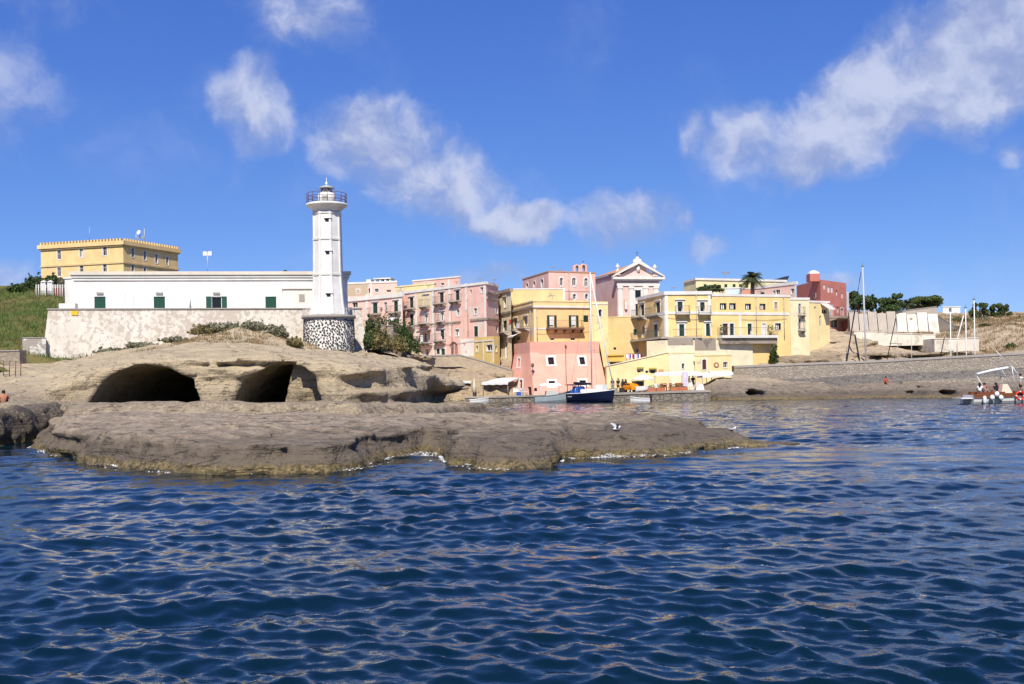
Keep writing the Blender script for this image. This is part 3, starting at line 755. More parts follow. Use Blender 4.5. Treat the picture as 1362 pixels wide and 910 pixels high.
def retaining_wall():
    TL, TR, BR, BL = P(64, 412, 114), P(481, 412, 121), P(491, 482, 121), P(53.5, 500, 113.4)
    TR.z = TL.z
    r = empty('retaining_wall', ((TL.x + TR.x) / 2, 118, BL.z), 'long whitewashed retaining wall with peeling plaster below the white house', 'wall')
    b = MB(); back = Vector((0.5, 16, 0))
    bR = Vector((-3.2, 16, 0)); b.hexa([BL, BR, BR + bR, BL + back, TL, TR, TR + bR, TL + back]); b.build('wall', M_PEEL, r)
    f = Fac((TL.x, TL.y), (TR.x, TR.y)); b = MB(); f.box(b, -.1, f.L + .1, TL.z, TL.z + .14, -.7, .12); b.build('coping', M_COPING, r)
    b = MB(); u0, u1, z0, z1 = f.rect(95, 413.6, 104, 419.5); f.box(b, u0, u1, z0, z1, .06, .13); b.build('plaque', flat('yellow_plaque', (0.75, 0.45, 0.02)), r)
    # low outer wall on the left
    a, c = P(30, 450, 112), P(61, 450, 113); zt = a.z
    r2 = empty('outer_wall', (a.x, a.y, 4), 'short whitewashed wall with flaking plaster at left end of the retaining wall', 'wall')
    f = Fac((a.x, a.y), (c.x, c.y)); b = MB(); f.box(b, 0, f.L, 2.5, zt, -3, 0); b.build('wall', plaster('peeling_whitewash_b', (0.68, 0.65, 0.59), 0.2, patch=(0.38, 0.33, 0.28), pamt=0.62, pscale=0.6), r2)
    b = MB(); f.box(b, -.04, f.L, zt, zt + .1, -3, .05); b.build('coping', M_COPING, r2)
    return TL.z
Z_TERR = retaining_wall()

def white_house():
    b = Bld('lighthouse_keepers_house', 'long low white house with green shutters beside the lighthouse', 'house', [(98, 362.5, 119), (462, 362.5, 123.8)], Z_TERR - .6, M_WHITE, depth=9)
    b.win(0, 125.5, 394.5, 140.5, 412.5, 'closed', M_GREEN); b.win(0, 204.5, 394.5, 219.5, 412.5, 'closed', M_GREEN)
    b.win(0, 281, 394.5, 295, 412.5, 'open', M_GREEN); b.win(0, 353, 394.5, 367.5, 412, 'closed', M_GREEN)
    f = b.F[0]
    for x in (133, 212, 288):    # lamp housings over the windows
        u0, u1, z0, z1 = f.rect(x - 4.5, 389, x + 4.5, 391); q = MB(); f.box(q, u0, u1, z0, z1, 0, .2); q.build('lamp_box', M_COPING, b.root)
    # stepped cornice
    for k, (y0, y1, pr) in enumerate(((361.5, 366, .42), (366.4, 369.5, .26), (370, 373, .14))):
        zt, zb = f.uz(280, y0)[1], f.uz(280, y1)[1]; q = MB(); f.box(q, -pr, f.L + pr, zb, zt, -.2 - .01 * k, pr); q.build('cornice', M_TRIM if k else plaster('cornice_top', (0.62, 0.57, 0.48), 0.4), b.root)
    # low projecting bay by the tower
    u0, u1, z0, z1 = f.rect(377, 385, 418, 414); q = MB(); f.box(q, u0, u1, z0 - .5, z1, 0, .55); bay = q.build('bay', plaster('bay_plaster', (0.74, 0.70, 0.60), 0.2, streak=.3), b.root)
    q = MB(); f.box(q, u0 - .15, u1, z1, z1 + .2, 0, .72); q.build('bay_cornice', M_TRIM, bay)
    u0, u1, z0, z1 = f.rect(398, 392, 405.5, 402); q = MB(); f.box(q, u0, u1, z0, z1, .555, .60); q.build('window', M_COPING, bay)
    # thin conduits on the wall
    for x in (166.5, 177, 327, 338.5):
        u = f.uz(x, 400)[0]; z0, z1 = f.uz(x, 412)[1], f.uz(x, 391.5)[1]; q = MB(); f.box(q, u - .03, u + .03, z0, z1, 0, .07); q.build('conduit', M_TRIM, b.root)
    for x in (171, 333):
        u0, u1, z0, z1 = f.rect(x - 3.5, 409, x + 3.5, 413); q = MB(); f.box(q, u0, u1, z0, z1, 0, .4); q.build('cabinet', M_TRIM, b.root)
    # buttress fin
    u = f.uz(250, 400)[0]; zb_, zt_ = f.uz(250, 413)[1], f.uz(250, 396)[1]; q = MB()
    q.prism([Vector(f.w(u, zb_, 0)), Vector(f.w(u, zb_, 1.3)), Vector(f.w(u, zt_, .02))], Vector((f.t.x, f.t.y, 0)) * .25); q.build('buttress', M_WHITE, b.root)
    b.build()
    # lower wing and gate pier on the left
    w = Bld('white_annex', 'small white annex at the left end of the white house', 'annex', [(86, 369, 124), (99, 368, 123.5)], Z_TERR - .6, M_WHITE, depth=5); w.cornice(.2, .1); w.build()
    c = P(91, 404, 117); q = MB(); q.box((c.x - .9, c.y - .4, Z_TERR + .1), (c.x + .9, c.y + .4, c.z)); o = q.build('parapet_block', M_WHITE); tag(o, 'low white block on the left corner of the retaining wall', 'block')
    # roof antenna with a dish
    a = P(276, 361, 122); t = P(276, 336, 122); r = empty('roof_antenna', a, 'grey aerial mast with two white panels on the white house roof', 'antenna')
    q = MB(); q.tube([a - Vector((0, 0, .3)), t], .05, 6); q.build('pole', flat('galvanised', (.45, .45, .44), .5, metal=.3), r)
    for dx in (-.28, .28):
        q = MB(); q.box((t.x + dx - .22, t.y - .1, t.z - .35), (t.x + dx + .22, t.y + .06, t.z + .12)); q.build('panel', M_WOODW, r)
    q = MB(); q.tube([t + Vector((-.35, 0, -.75)), t + Vector((.35, 0, -.75))], .03, 5); q.build('crossbar', M_COPING, r)
white_house()

def lighthouse():
    D = 116.5; C = P(437.2, 417, D); zy = lambda y: P(436, y, D).z; k = D / FPX
    r = empty('lighthouse', (C.x, C.y, C.z), 'tall white octagonal lighthouse with railed gallery and grey lantern roof', 'lighthouse')
    cs = math.cos(math.pi / 8)
    prof = [(22.8, 419), (22.4, 416), (20.6, 404), (19.6, 392), (18.5, 378), (17.9, 366), (17.5, 340), (17.3, 319), (17.0, 283)]
    prof = [(a * k / cs, zy(y) - C.z) for a, y in prof]
    q = MB(); q.lathe(C, prof, 8, smooth=False, a0=math.pi / 8); q.build('tower', M_WHITE, r)
    rad = lambda z: np.interp(z, [p[1] for p in prof], [p[0] for p in prof])
    for e in range(8):   # corner strips
        a = math.pi / 8 + e * math.pi / 4; q = MB()
        for (ra, za), (rb, zb) in zip(prof[:-1], prof[1:]):
            pts = []
            for (R_, z_) in ((ra, za), (rb, zb)):
                c = Vector((C.x + R_ * math.cos(a), C.y + R_ * math.sin(a), C.z + z_)); t = Vector((-math.sin(a), math.cos(a), 0)); o = Vector((math.cos(a), math.sin(a), 0))
                pts.append([c - t * .17 - o * .07, c - t * .10 + o * .05, c + t * .10 + o * .05, c + t * .17 - o * .07])
            A, B = pts
            for i in range(3): q.quad(A[i], A[i + 1], B[i + 1], B[i])
        q.build('corner_strip', M_WHITE, r)
    for y in (366, 319, 284.5):
        z = zy(y) - C.z; R_ = rad(z); q = MB(); q.lathe(C, [(R_ - .02, z - .16), (R_ + .10, z - .13), (R_ + .10, z + .08), (R_ - .02, z + .12)], 8, False, math.pi / 8); q.build('band', M_TRIM, r)
    for (x0, x1, y0, y1) in ((432, 440, 293, 297.5), (433, 441, 336, 340.5), (434, 442, 392, 396.5)):
        z0, z1 = zy(y1), zy(y0); ap = rad((z0 + z1) / 2 - C.z) * cs; yf = C.y - ap
        xa, xb = P(x0, y0, yf).x, P(x1, y0, yf).x; q = MB()
        q.hexa([(xa + .06, yf - .03, z0), (xb - .06, yf - .03, z0), (xb - .06, yf + .2, z0), (xa + .06, yf + .2, z0), (xa, yf - .03, z1), (xb, yf - .03, z1), (xb, yf + .2, z1), (xa, yf + .2, z1)])
        w = q.build('window', M_GLASS, r); q = MB()
        q.box((xa - .1, yf - .16, z1 + .003), (xb + .1, yf + .1, z1 + .1)); q.build('lintel', M_WHITE, w)
    # gallery
    q = MB(); q.lathe(C, [(1.40, zy(284) - C.z), (1.5, zy(282) - C.z), (1.75, zy(278.5) - C.z), (2.1, zy(275.5) - C.z), (2.26, zy(274.6) - C.z), (2.26, zy(272) - C.z), (0.2, zy(272) - C.z)], 40); q.build('gallery', M_WHITE, r)
    M_RUST = flat('rusty_rail', (0.13, 0.06, 0.06), .7)
    z0, z1 = zy(272), zy(258.5); q = MB(); R_ = 2.17; n = 16
    for h in (1.0, .66, .33): q.tube([(C.x + R_ * math.cos(t), C.y + R_ * math.sin(t), z0 + (z1 - z0) * h) for t in np.linspace(0, 2 * math.pi, 41)], .028, 5, cap=False)
    for e in range(n):
        t = 2 * math.pi * (e + .5) / n; q.tube([(C.x + R_ * math.cos(t), C.y + R_ * math.sin(t), z0 - .05), (C.x + R_ * math.cos(t), C.y + R_ * math.sin(t), z1)], .035, 5)
    q.build('railing', M_RUST, r)
    zz = zy(272) - C.z; q = MB(); q.lathe(C, [(.97, zz), (.97, zy(259.5) - C.z), (.85, zy(257.6) - C.z), (.62, zy(256.6) - C.z)], 28); wr = q.build('watch_room', M_WHITE, r)
    q = MB(); x = C.x; q.box((x - .34, C.y - 1.0, zy(271)), (x + .30, C.y - .9, zy(262))); q.build('door', flat('grey_green_door', (.28, .29, .25)), wr)
    # lantern
    q = MB(); q.lathe(C, [(.60, zy(257) - C.z), (.60, zy(250.5) - C.z)], 12, False); q.build('lantern_glass', glass_dark('lantern_glass', (.12, .14, .15)), r)
    q = MB()
    for e in range(6):
        t0 = 2 * math.pi * e / 6
        for d in (1, -1):
            t1 = t0 + d * math.pi / 6
            q.tube([(C.x + .64 * math.cos(t0), C.y + .64 * math.sin(t0), zy(257)), (C.x + .64 * math.cos(t1), C.y + .64 * math.sin(t1), zy(250.5))], .03, 4)
    q.build('lantern_frame', M_WHITE, r)
    M_LEAD = flat('grey_lantern_roof', (.38, .38, .37), .5)
    q = MB(); q.lathe(C, [(.86, zy(251) - C.z), (.88, zy(250.2) - C.z), (.66, zy(248.6) - C.z), (.3, zy(247.2) - C.z), (.13, zy(246.4) - C.z), (.13, zy(245.4) - C.z)], 24); rf = q.build('lantern_roof', M_LEAD, r)
    q = MB(); q.lathe(C, [(.02, zy(246.4) - C.z), (.17, zy(245) - C.z), (.17, zy(243.8) - C.z), (.05, zy(242) - C.z), (.03, zy(241.5) - C.z), (.015, zy(236) - C.z)], 12); q.build('finial', M_WOODW, rf)
    # round lava-stone base
    zt, zb = zy(425), P(436, 476, D - 2.7).z
    r2 = empty('stone_drum', (C.x, C.y, zb), 'round white-mortared base studded with dark lava stones under the lighthouse', 'plinth')
    q = MB(); q.lathe((C.x, C.y, 0), [(2.86, zb - 1.2), (2.80, zb), (2.70, zt)], 56); q.build('drum', M_MORTAR, r2)
    q = MB(); q.lathe((C.x, C.y, 0), [(2.6, zt - .02), (2.95, zt + .06), (2.98, zy(420.5)), (1.5, zy(418.5))], 56); q.build('platform', M_COPING, r2)
    rr = np.random.RandomState(3); V = []; F = []; pts = []
    tries = 0
    PA = np.zeros((1100, 3)); cnt = 0
    while cnt < 1000 and tries < 26000:
        tries += 1; a = rr.rand() * 6.283; z = zb - .5 + rr.rand() * (zt - .12 - zb + .5); s = .075 + .09 * rr.rand()
        q = PA[:cnt]; da = np.abs(q[:, 0] - a); da = np.minimum(da, 6.283 - da) * 2.75
        if cnt == 0 or np.all(da ** 2 + (q[:, 1] - z) ** 2 > (s + q[:, 2] + .028) ** 2): PA[cnt] = (a, z, s); cnt += 1
    pts = [tuple(v) for v in PA[:cnt]]
    for (a, z, s) in pts:
        R_ = 2.72 + (zt - z) * .03; o = Vector((math.cos(a), math.sin(a), 0)); t = Vector((-math.sin(a), math.cos(a), 0)); i = len(V); n = rr.randint(5, 8); ph = rr.rand() * 6
        for ring, (rs, ob) in enumerate(((1.08, -.02), (.8, .055))):
            for e in range(n):
                th = ph + 6.283 * e / n; rj = s * rs * (1 + .25 * math.sin(e * 2.3 + ph * 5))
                V.append(tuple(Vector((C.x, C.y, z)) + o * (R_ + ob) + t * (rj * math.cos(th)) + Vector((0, 0, rj * math.sin(th)))))
        for e in range(n): F.append((i + e, i + (e + 1) % n, i + n + (e + 1) % n, i + n + e))
        F.append(tuple(i + n + e for e in range(n)))
    q = MB(); q.v = V; q.f = F; q.mi = [0] * len(F); q.sm = [False] * len(F); o = q.build('stone_facing', M_STONEW, r2); o['kind'] = 'stuff'
    # railing round the platform
    q = MB(); za, zc = zy(418.8), zy(412.2); M_WR = flat('white_rail', (.7, .69, .66), .5)
    for h in (za + .45, zc): q.tube([(C.x + 2.85 * math.cos(t), C.y + 2.85 * math.sin(t), h) for t in np.linspace(math.pi, 2 * math.pi, 25)], .02, 4)
    for t in np.linspace(math.pi, 2 * math.pi, 13): q.tube([(C.x + 2.85 * math.cos(t), C.y + 2.85 * math.sin(t), za - .1), (C.x + 2.85 * math.cos(t), C.y + 2.85 * math.sin(t), zc)], .02, 4)
    q.build('railing', M_WR, r2)
lighthouse()

# ================================================================== CASTLE ON THE HILL
def castle():
    M_Y = plaster('ochre_render', (0.76, 0.545, 0.26), 0.25, streak=0.3)
    b = Bld('castle', 'ochre castle with battlements and two rows of white-framed windows on the hill', 'castle', [(54, 321.5), (163.5, 315, 232), (236.5, 335, 248)], 8, M_Y, depth=30, ref=1)
    f, g = b.F
    for (x0, x1, y0, y1, k) in ((76.5, 81, 333.5, 345, 'dark'), (106, 111, 331, 342, 'curtain'), (137, 142, 328, 340, 'dark'), (76.5, 81, 356, 367.5, 'dark'), (106, 111, 353, 364, 'dark'), (137, 142, 351, 363, 'dark')):
        b.win(0, x0, y0, x1, y1, k, sur=.22)
    for (x0, x1, y0, y1) in ((175, 178.6, 330, 342), (191, 194.4, 334, 346), (206.6, 209.8, 338, 350), (221, 224, 341.5, 353), (175, 178.6, 352, 363), (191, 194.4, 355.5, 366)):
        b.win(1, x0, y0, x1, y1, 'dark', sur=.22)
    zt = b.zt
    for i, fa in enumerate(b.F):
        q = MB(); fa.box(q, -.55, fa.L + .55, zt - 1.75, zt - .9, -.3, .55 + .01 * i); q.build('parapet', M_Y, b.root)
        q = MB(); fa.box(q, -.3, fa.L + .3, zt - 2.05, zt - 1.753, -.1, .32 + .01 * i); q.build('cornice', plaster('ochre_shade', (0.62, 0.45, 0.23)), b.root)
        n = int(fa.L / .8)
        for k in range(n):
            u = (k + .25) * fa.L / n; q = MB(); fa.box(q, u, u + .42, zt - .9, zt - .35, -.05, .53); q.build('merlon', M_Y, b.root)
        z = fa.uz((100, 200)[i], (352.5, 350)[i])[1] if i == 0 else zz
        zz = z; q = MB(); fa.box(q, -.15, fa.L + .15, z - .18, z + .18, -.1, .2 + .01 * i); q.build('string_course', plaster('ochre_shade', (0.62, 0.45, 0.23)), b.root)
    b.zt -= 1.2
    b.build()
    # dishes and aerials on the roof
    r = empty('aerial_mast', P(188, 320, 245), 'roof aerials with a white satellite dish on the castle', 'antenna'); M_G = flat('galvanised', (.45, .45, .44))
    q = MB()
    for (x, y) in ((181, 311), (186, 309), (192, 304)): q.tube([P(x, 323, 245), P(x, y, 245)], .09, 5)
    q.tube([P(180, 316, 245), P(193, 316, 245)], .08, 5); q.tube([P(180, 319, 245), P(193, 313, 245)], .06, 5); q.build('mast', M_G, r)
    c = P(185, 309.5, 244.6); q = MB(); q.lathe((0, 0, 0), [(.02, 0), (.3, .05), (.52, .15), (.54, .18)], 16)
    rot = Vector((-.4, -1, .35)).to_track_quat('Z', 'Y'); q.v = [tuple(rot @ Vector(v) + c) for v in q.v]; q.build('dish', M_WOODW, r)
    r = empty('lightning_rod', P(119, 318, 236), 'thin rod standing on the front battlements of the castle', 'rod'); q = MB(); q.tube([P(119, 320, 236), P(119, 302, 236)], .05, 5); q.build('rod', M_G, r)
castle()
# ================================================================== TOWN
PK = (0.62, 0.30, 0.24)
M_PINK = plaster('pink_render', (0.74, 0.46, 0.40), 0.35, patch=(0.55, 0.42, 0.34), pamt=0.12, pscale=0.35, streak=0.35)
M_PINK2 = plaster('faded_pink_render', (0.79, 0.49, 0.405), 0.4, patch=(0.66, 0.56, 0.48), pamt=0.26, pscale=0.5, streak=0.45)
M_PINKW = plaster('pink_wing_render', (0.79, 0.53, 0.44), 0.25, streak=0.25)
M_SALMON = plaster('salmon_render', (0.73, 0.375, 0.285), 0.18, streak=0.22)
M_ROSE = plaster('rose_render', (0.76, 0.47, 0.385), 0.25, streak=0.3)
M_YEL = plaster('yellow_render', (0.80, 0.575, 0.245), 0.2, streak=0.25)
M_YEL2 = plaster('yellow_weathered_render', (0.79, 0.56, 0.265), 0.35, patch=(0.50, 0.38, 0.24), pamt=0.14, streak=0.4)
M_CREAM = plaster('cream_render', (0.79, 0.64, 0.33), 0.3, patch=(0.55, 0.45, 0.32), pamt=0.15, streak=0.35)
M_PALE = plaster('pale_cream_render', (0.79, 0.70, 0.49), 0.3, patch=(0.66, 0.58, 0.44), pamt=0.36, pscale=0.5, streak=0.3)
M_RED = plaster('red_render', (0.52, 0.19, 0.15), 0.3, streak=0.25)
M_GREYC = plaster('grey_concrete', (0.33, 0.28, 0.22), 0.5, patch=(0.2, 0.17, 0.14), pamt=0.3)
M_TERRA = flat('terracotta_tiles', (0.48, 0.26, 0.14), .9, var=.3)
M_STAIN = plaster('stained_plaster', (0.62, 0.53, 0.45), 0.5, patch=(0.42, 0.35, 0.3), pamt=.4, pscale=.7)
M_CLOTH_W = flat('white_cloth', (.66, .655, .64), .9); M_CLOTH_R = flat('red_cloth', (.45, .04, .03), .9)
M_PLANT = flat('potted_green', (0.05, 0.10, 0.025), .8, var=.4, scale=8)

def clutter(b, fi, pipes=(), aerials=(), wires=()):
    """drainpipes (x, ytop, ybottom), roof aerials (x, height px), slack cables (x0,y0,x1,y1)"""
    f = b.F[fi]
    for (x, y0, y1) in pipes:
        u, z1 = f.uz(x, y0); z0 = f.uz(x, y1)[1]; q = MB(); q.tube([f.w(u, z1, .1), f.w(u, z0, .1)], .05, 6)
        for t in (.1, .4, .7, .95): f.box(q, u - .08, u + .08, z0 + (z1 - z0) * t, z0 + (z1 - z0) * t + .05, .01, .16)
        q.build('drain_pipe', M_SLAB, b.root)
    for k, (x, h) in enumerate(aerials):
        u = f.uz(x, 380)[0]; z = b.zt - .1; hh = h * f.w(u, 0)[1] / FPX; c = Vector(f.w(u, z, -1.5 - k % 2)); q = MB(); q.tube([c, c + Vector((0, 0, hh))], .035, 5)
        q.tube([c + Vector((-.1, -.5, hh * .95)), c + Vector((.1, .5, hh * .95))], .02, 4)
        for e in range(5): q.tube([c + Vector((-.35, -.45 + .22 * e, hh * .95)), c + Vector((.35, -.45 + .22 * e, hh * .95))], .015, 3)
        q.build('roof_aerial', M_SLAB, b.root)
    for (x0, y0, x1, y1) in wires:
        (ua, za), (ub, zb) = f.uz(x0, y0), f.uz(x1, y1); q = MB(); q.tube([f.w(ua + (ub - ua) * t, za + (zb - za) * t - .35 * 4 * t * (1 - t) * .4, .09) for t in np.linspace(0, 1, 9)], .022, 4); q.build('cable', M_IRON, b.root)
def doors(b, fi, lst, kind='closed', shut=None, sur=.16, bal=True, **kw):
    """balcony doors: (x0,y0,x1,y1, balcony x0,x1,y)"""
    for it in lst:
        b.win(fi, *it[:4], kind, shut, sur=sur, name='balcony_door', hood=kw.get('hood', True))
        if bal and len(it) > 4: b.balcony(fi, it[4], it[5], it[6])

def pink_row():
    zt = P(619, 376, 150).z; lev = lambda px, py: (px, py, (zt - CAMH) / pix_dir(px, py).z)
    # left wing, lower parapet
    b = Bld('pink_wing', 'pale pink terrace house with white cornice nearest the lighthouse', 'house', [(455, 396.3, 170), (535, 388, 161)], 2, M_PINKW, depth=12, top=zt - .4)
    doors(b, 0, [(496, 403, 502.3, 417, 492, 507, 418), (524, 400.5, 529.5, 414.5, 520, 534, 415.5)])
    b.win(0, 511, 402, 515, 410.5, 'dark', sur=.13); b.win(0, 468.5, 402, 476, 409, 'dark', sur=.14)
    b.pil(0, 488.5, .45, 391, 470); b.pil(0, 533, .5, 388, 470); b.cornice(.55, .2)
    b.awning(0, 521, 532, 421, 425.5, M_CLOTH_W, 1.2); b.win(0, 522, 424, 531, 430, 'dark'); b.build()
    # main four-storey block
    b = Bld('pink_house', 'tall faded pink block of flats with balconies, white pilasters and an arch at street level', 'house', [(535.2, 388.4), (646.3, 374.8), (662.5, 379)], 2, M_PINK2, depth=12, top=zt)
    D0 = [(545, 396, 550, 409.5, 543, 553.5, 410.5), (564, 393, 570, 406.5, 561.5, 572, 407.5), (585, 389.5, 590.3, 402.5, 580, 594, 403.5), (606, 386.5, 611.3, 399.5, 601, 614, 400.5),
          (545.3, 418, 550.3, 433, 536, 553, 434), (565, 418.5, 569.3, 429.5, 560.5, 571.5, 430), (586, 415, 590.8, 426.5, 583.5, 592.5, 427.5), (586, 439, 591, 452, 580.5, 593.5, 453)]
    doors(b, 0, D0[:2], shut=M_DGREEN); doors(b, 0, D0[2:4], shut=M_DGREEN); doors(b, 0, D0[4:5]); doors(b, 0, D0[5:7], 'curtain'); doors(b, 0, D0[7:], 'half')
    b.win(0, 563.5, 443, 572, 455, 'curtain', name='balcony_door'); b.balcony(0, 557.5, 576, 456, 1.1)
    q = b.awning(0, 560, 573.5, 439, 441, flat('dark_canopy', (.12, .1, .09)), 1.0, 'canopy')
    b.awning(0, 537.5, 550, 441, 446.5, flat('beige_canvas', (.55, .48, .38), .9), 1.6); b.win(0, 540, 446, 550, 452.5, 'dark')
    b.win(0, 551, 463, 554.3, 473, 'dark', name='door'); b.win(0, 566, 464, 570.5, 475, 'dark', sur=.15, name='door'); b.win(0, 580.5, 464, 585, 471, 'closed', M_DGREEN, sur=.1); b.win(0, 587, 464, 592, 475, 'closed', M_GREEN, sur=.2, name='door')
    b.win(0, 607.8, 412, 611.3, 420, 'dark', sur=.18); b.win(0, 605.6, 438, 611, 447, 'curtain', sur=.1)
    b.win(0, 597.5, 454.5, 609, 475.5, 'dark', arch=True, name='archway', pane=plaster('arch_back', (.45, .18, .14)))
    b.win(0, 625, 385.5, 627.3, 391.3, 'dark'); b.win(0, 639, 382, 643, 389, 'dark', sur=.1); b.win(0, 630.4, 410, 634.6, 418, 'dark', sur=.16); b.win(0, 630.5, 434, 635.8, 448, 'closed', M_DGREEN, sur=.08)
    f, g = b.F
    for x, y0, y1 in ((553.4, 386, 476), (576.3, 383, 476), (598, 379, 448), (619.8, 377, 413), (645.3, 375, 450)): b.pil(0, x, .38, y0, y1)
    z = f.uz(580, 430.7)[1]; q = MB(); f.box(q, f.uz(551, 430)[0], f.uz(613, 428)[0], z - .11, z + .11, 0, .1); q.build('string_course', M_GREYC, b.root)
    z2 = f.uz(636, 425)[1]
    for i, (fa, u0) in enumerate(((f, f.uz(626, 425)[0]), (g, 0))):
        q = MB(); fa.box(q, u0, fa.L + (0.16 if i == 0 else 0), z2 - .14, z2 + .14, 0, .16 + .003 * i); q.build('string_course', M_GREYC, b.root)
    for zz, hh in ((g.uz(654, 397.5)[1], .2), (g.uz(654, 391)[1], .14)): q = MB(); g.box(q, 0, g.L, zz - hh, zz + hh, 0, .22); q.build('string_course', M_GREYC, b.root)
    b.panel(0, 554.2, 386, 575.4, 410, plaster('cream_panel', (.74, .60, .38), .2), .015)
    b.panel(0, 612.5, 451, 630, 477, plaster('bare_white_plaster', (.74, .68, .62), .3, patch=(.6, .3, .25), pamt=.15, pscale=.8), .02)
    b.panel(0, 622, 429, 644, 448.5, M_STAIN, .012) if False else None
    b.win(1, 659.5, 408, 661.8, 417, 'dark', sur=.1); b.win(1, 659.8, 433, 662, 442, 'dark')
    clutter(b, 0, [(600.5, 379, 470), (577.8, 384, 474), (622, 378, 448)], [(560, 7), (590, 9), (628, 8), (640, 6)], [(536, 437, 612, 430), (576, 460, 640, 452)]); b.cornice(.35, .14); b.cloth(0, 538.5, 404, 544, 414, M_CLOTH_W, 1.0); b.cloth(0, 566, 446, 570, 456, M_CLOTH_W, 1.0)
    b.build()
pink_row()

def upper_houses():
    b = Bld('roofline_house', 'stone and pink house with white rooftop pergola behind the pale pink terrace', 'house', [(456, 376.3, 188), (528, 376.3, 186)], 8, M_PINKW, depth=8)
    b.panel(0, 463, 378, 489, 393, plaster('bare_tuff_wall', (.50, .40, .28), .4), .03); f = b.F[0]
    b.win(0, 474, 385, 478.5, 390.5, 'dark', sur=.12); b.win(0, 490, 383.5, 493, 390, 'dark', arch=True); b.win(0, 498.5, 384, 503.5, 389, 'dark', sur=.12); b.win(0, 514, 385.5, 520, 389, 'dark')
    b.pil(0, 493.8, .4, 377, 394); b.cornice(.3, .1); b.build()
    z0, z1 = b.zt, f.uz(508, 369.5)[1]; q = MB()
    for x in (498, 504.5, 511.5, 518):
        u = f.uz(x, 373)[0]
        for o in (-.3, -2.2): f.box(q, u - .16, u + .16, z0, z1 - .2, o - .3, o)
    f.box(q, f.uz(496.5, 370)[0], f.uz(519.5, 370)[0], z1 - .2, z1, -2.6, -.1); q.build('pergola', M_TRIM, b.root)
    q = MB(); f.box(q, f.uz(487, 374)[0], f.uz(493, 374)[0], z0, f.uz(490, 371.5)[1], -2, -.1); q.build('stair_head', M_TRIM, b.root)
    b = Bld('roofline_house', 'pink house with small dark windows peeping over the tall pink block', 'house', [(549, 373, 180), (612, 372.5, 174)], 8, M_ROSE, depth=8)
    for x in (565, 576, 586.5): b.win(0, x, 376.3, x + 4.5, 380, 'dark', sur=.08)
    b.cornice(.22, .1); b.pil(0, 597, .3, 372, 384)
    f = b.F[0]; q = MB(); f.box(q, f.uz(591, 370)[0], f.uz(598, 370)[0], b.zt + .02, f.uz(595, 368)[1], -2, -.4); q.build('chimney', M_STAIN, b.root); b.build()
    b = Bld('roofline_house', 'low cream-yellow roof storey between the two pink rooftop houses', 'house', [(526, 381, 177), (577, 379, 172)], 8, M_CREAM, depth=6); b.cornice(.2, .08, M_CREAM); b.build()
upper_houses()

def small_yellow():
    b = Bld('yellow_cottage', 'small bright yellow house with white corner strips beside the pink block', 'house', [(630.5, 449.5, 144), (656.5, 449, 139.5), (664.5, 450.5, 141)], 2, plaster('bright_yellow', (.76, .56, .21), .25), depth=6)
    b.win(0, 633.2, 460, 636, 468, 'dark', sur=.12); b.win(0, 647, 458.5, 655, 466.5, 'dark', sur=.16); b.win(1, 658.5, 460, 661, 468, 'dark', sur=.1)
    b.pil(0, 643, .22, 453, 482); b.pil(0, 656, .2, 453, 482); b.band(0, 453.5, .16, proud=.07); b.build()
small_yellow()

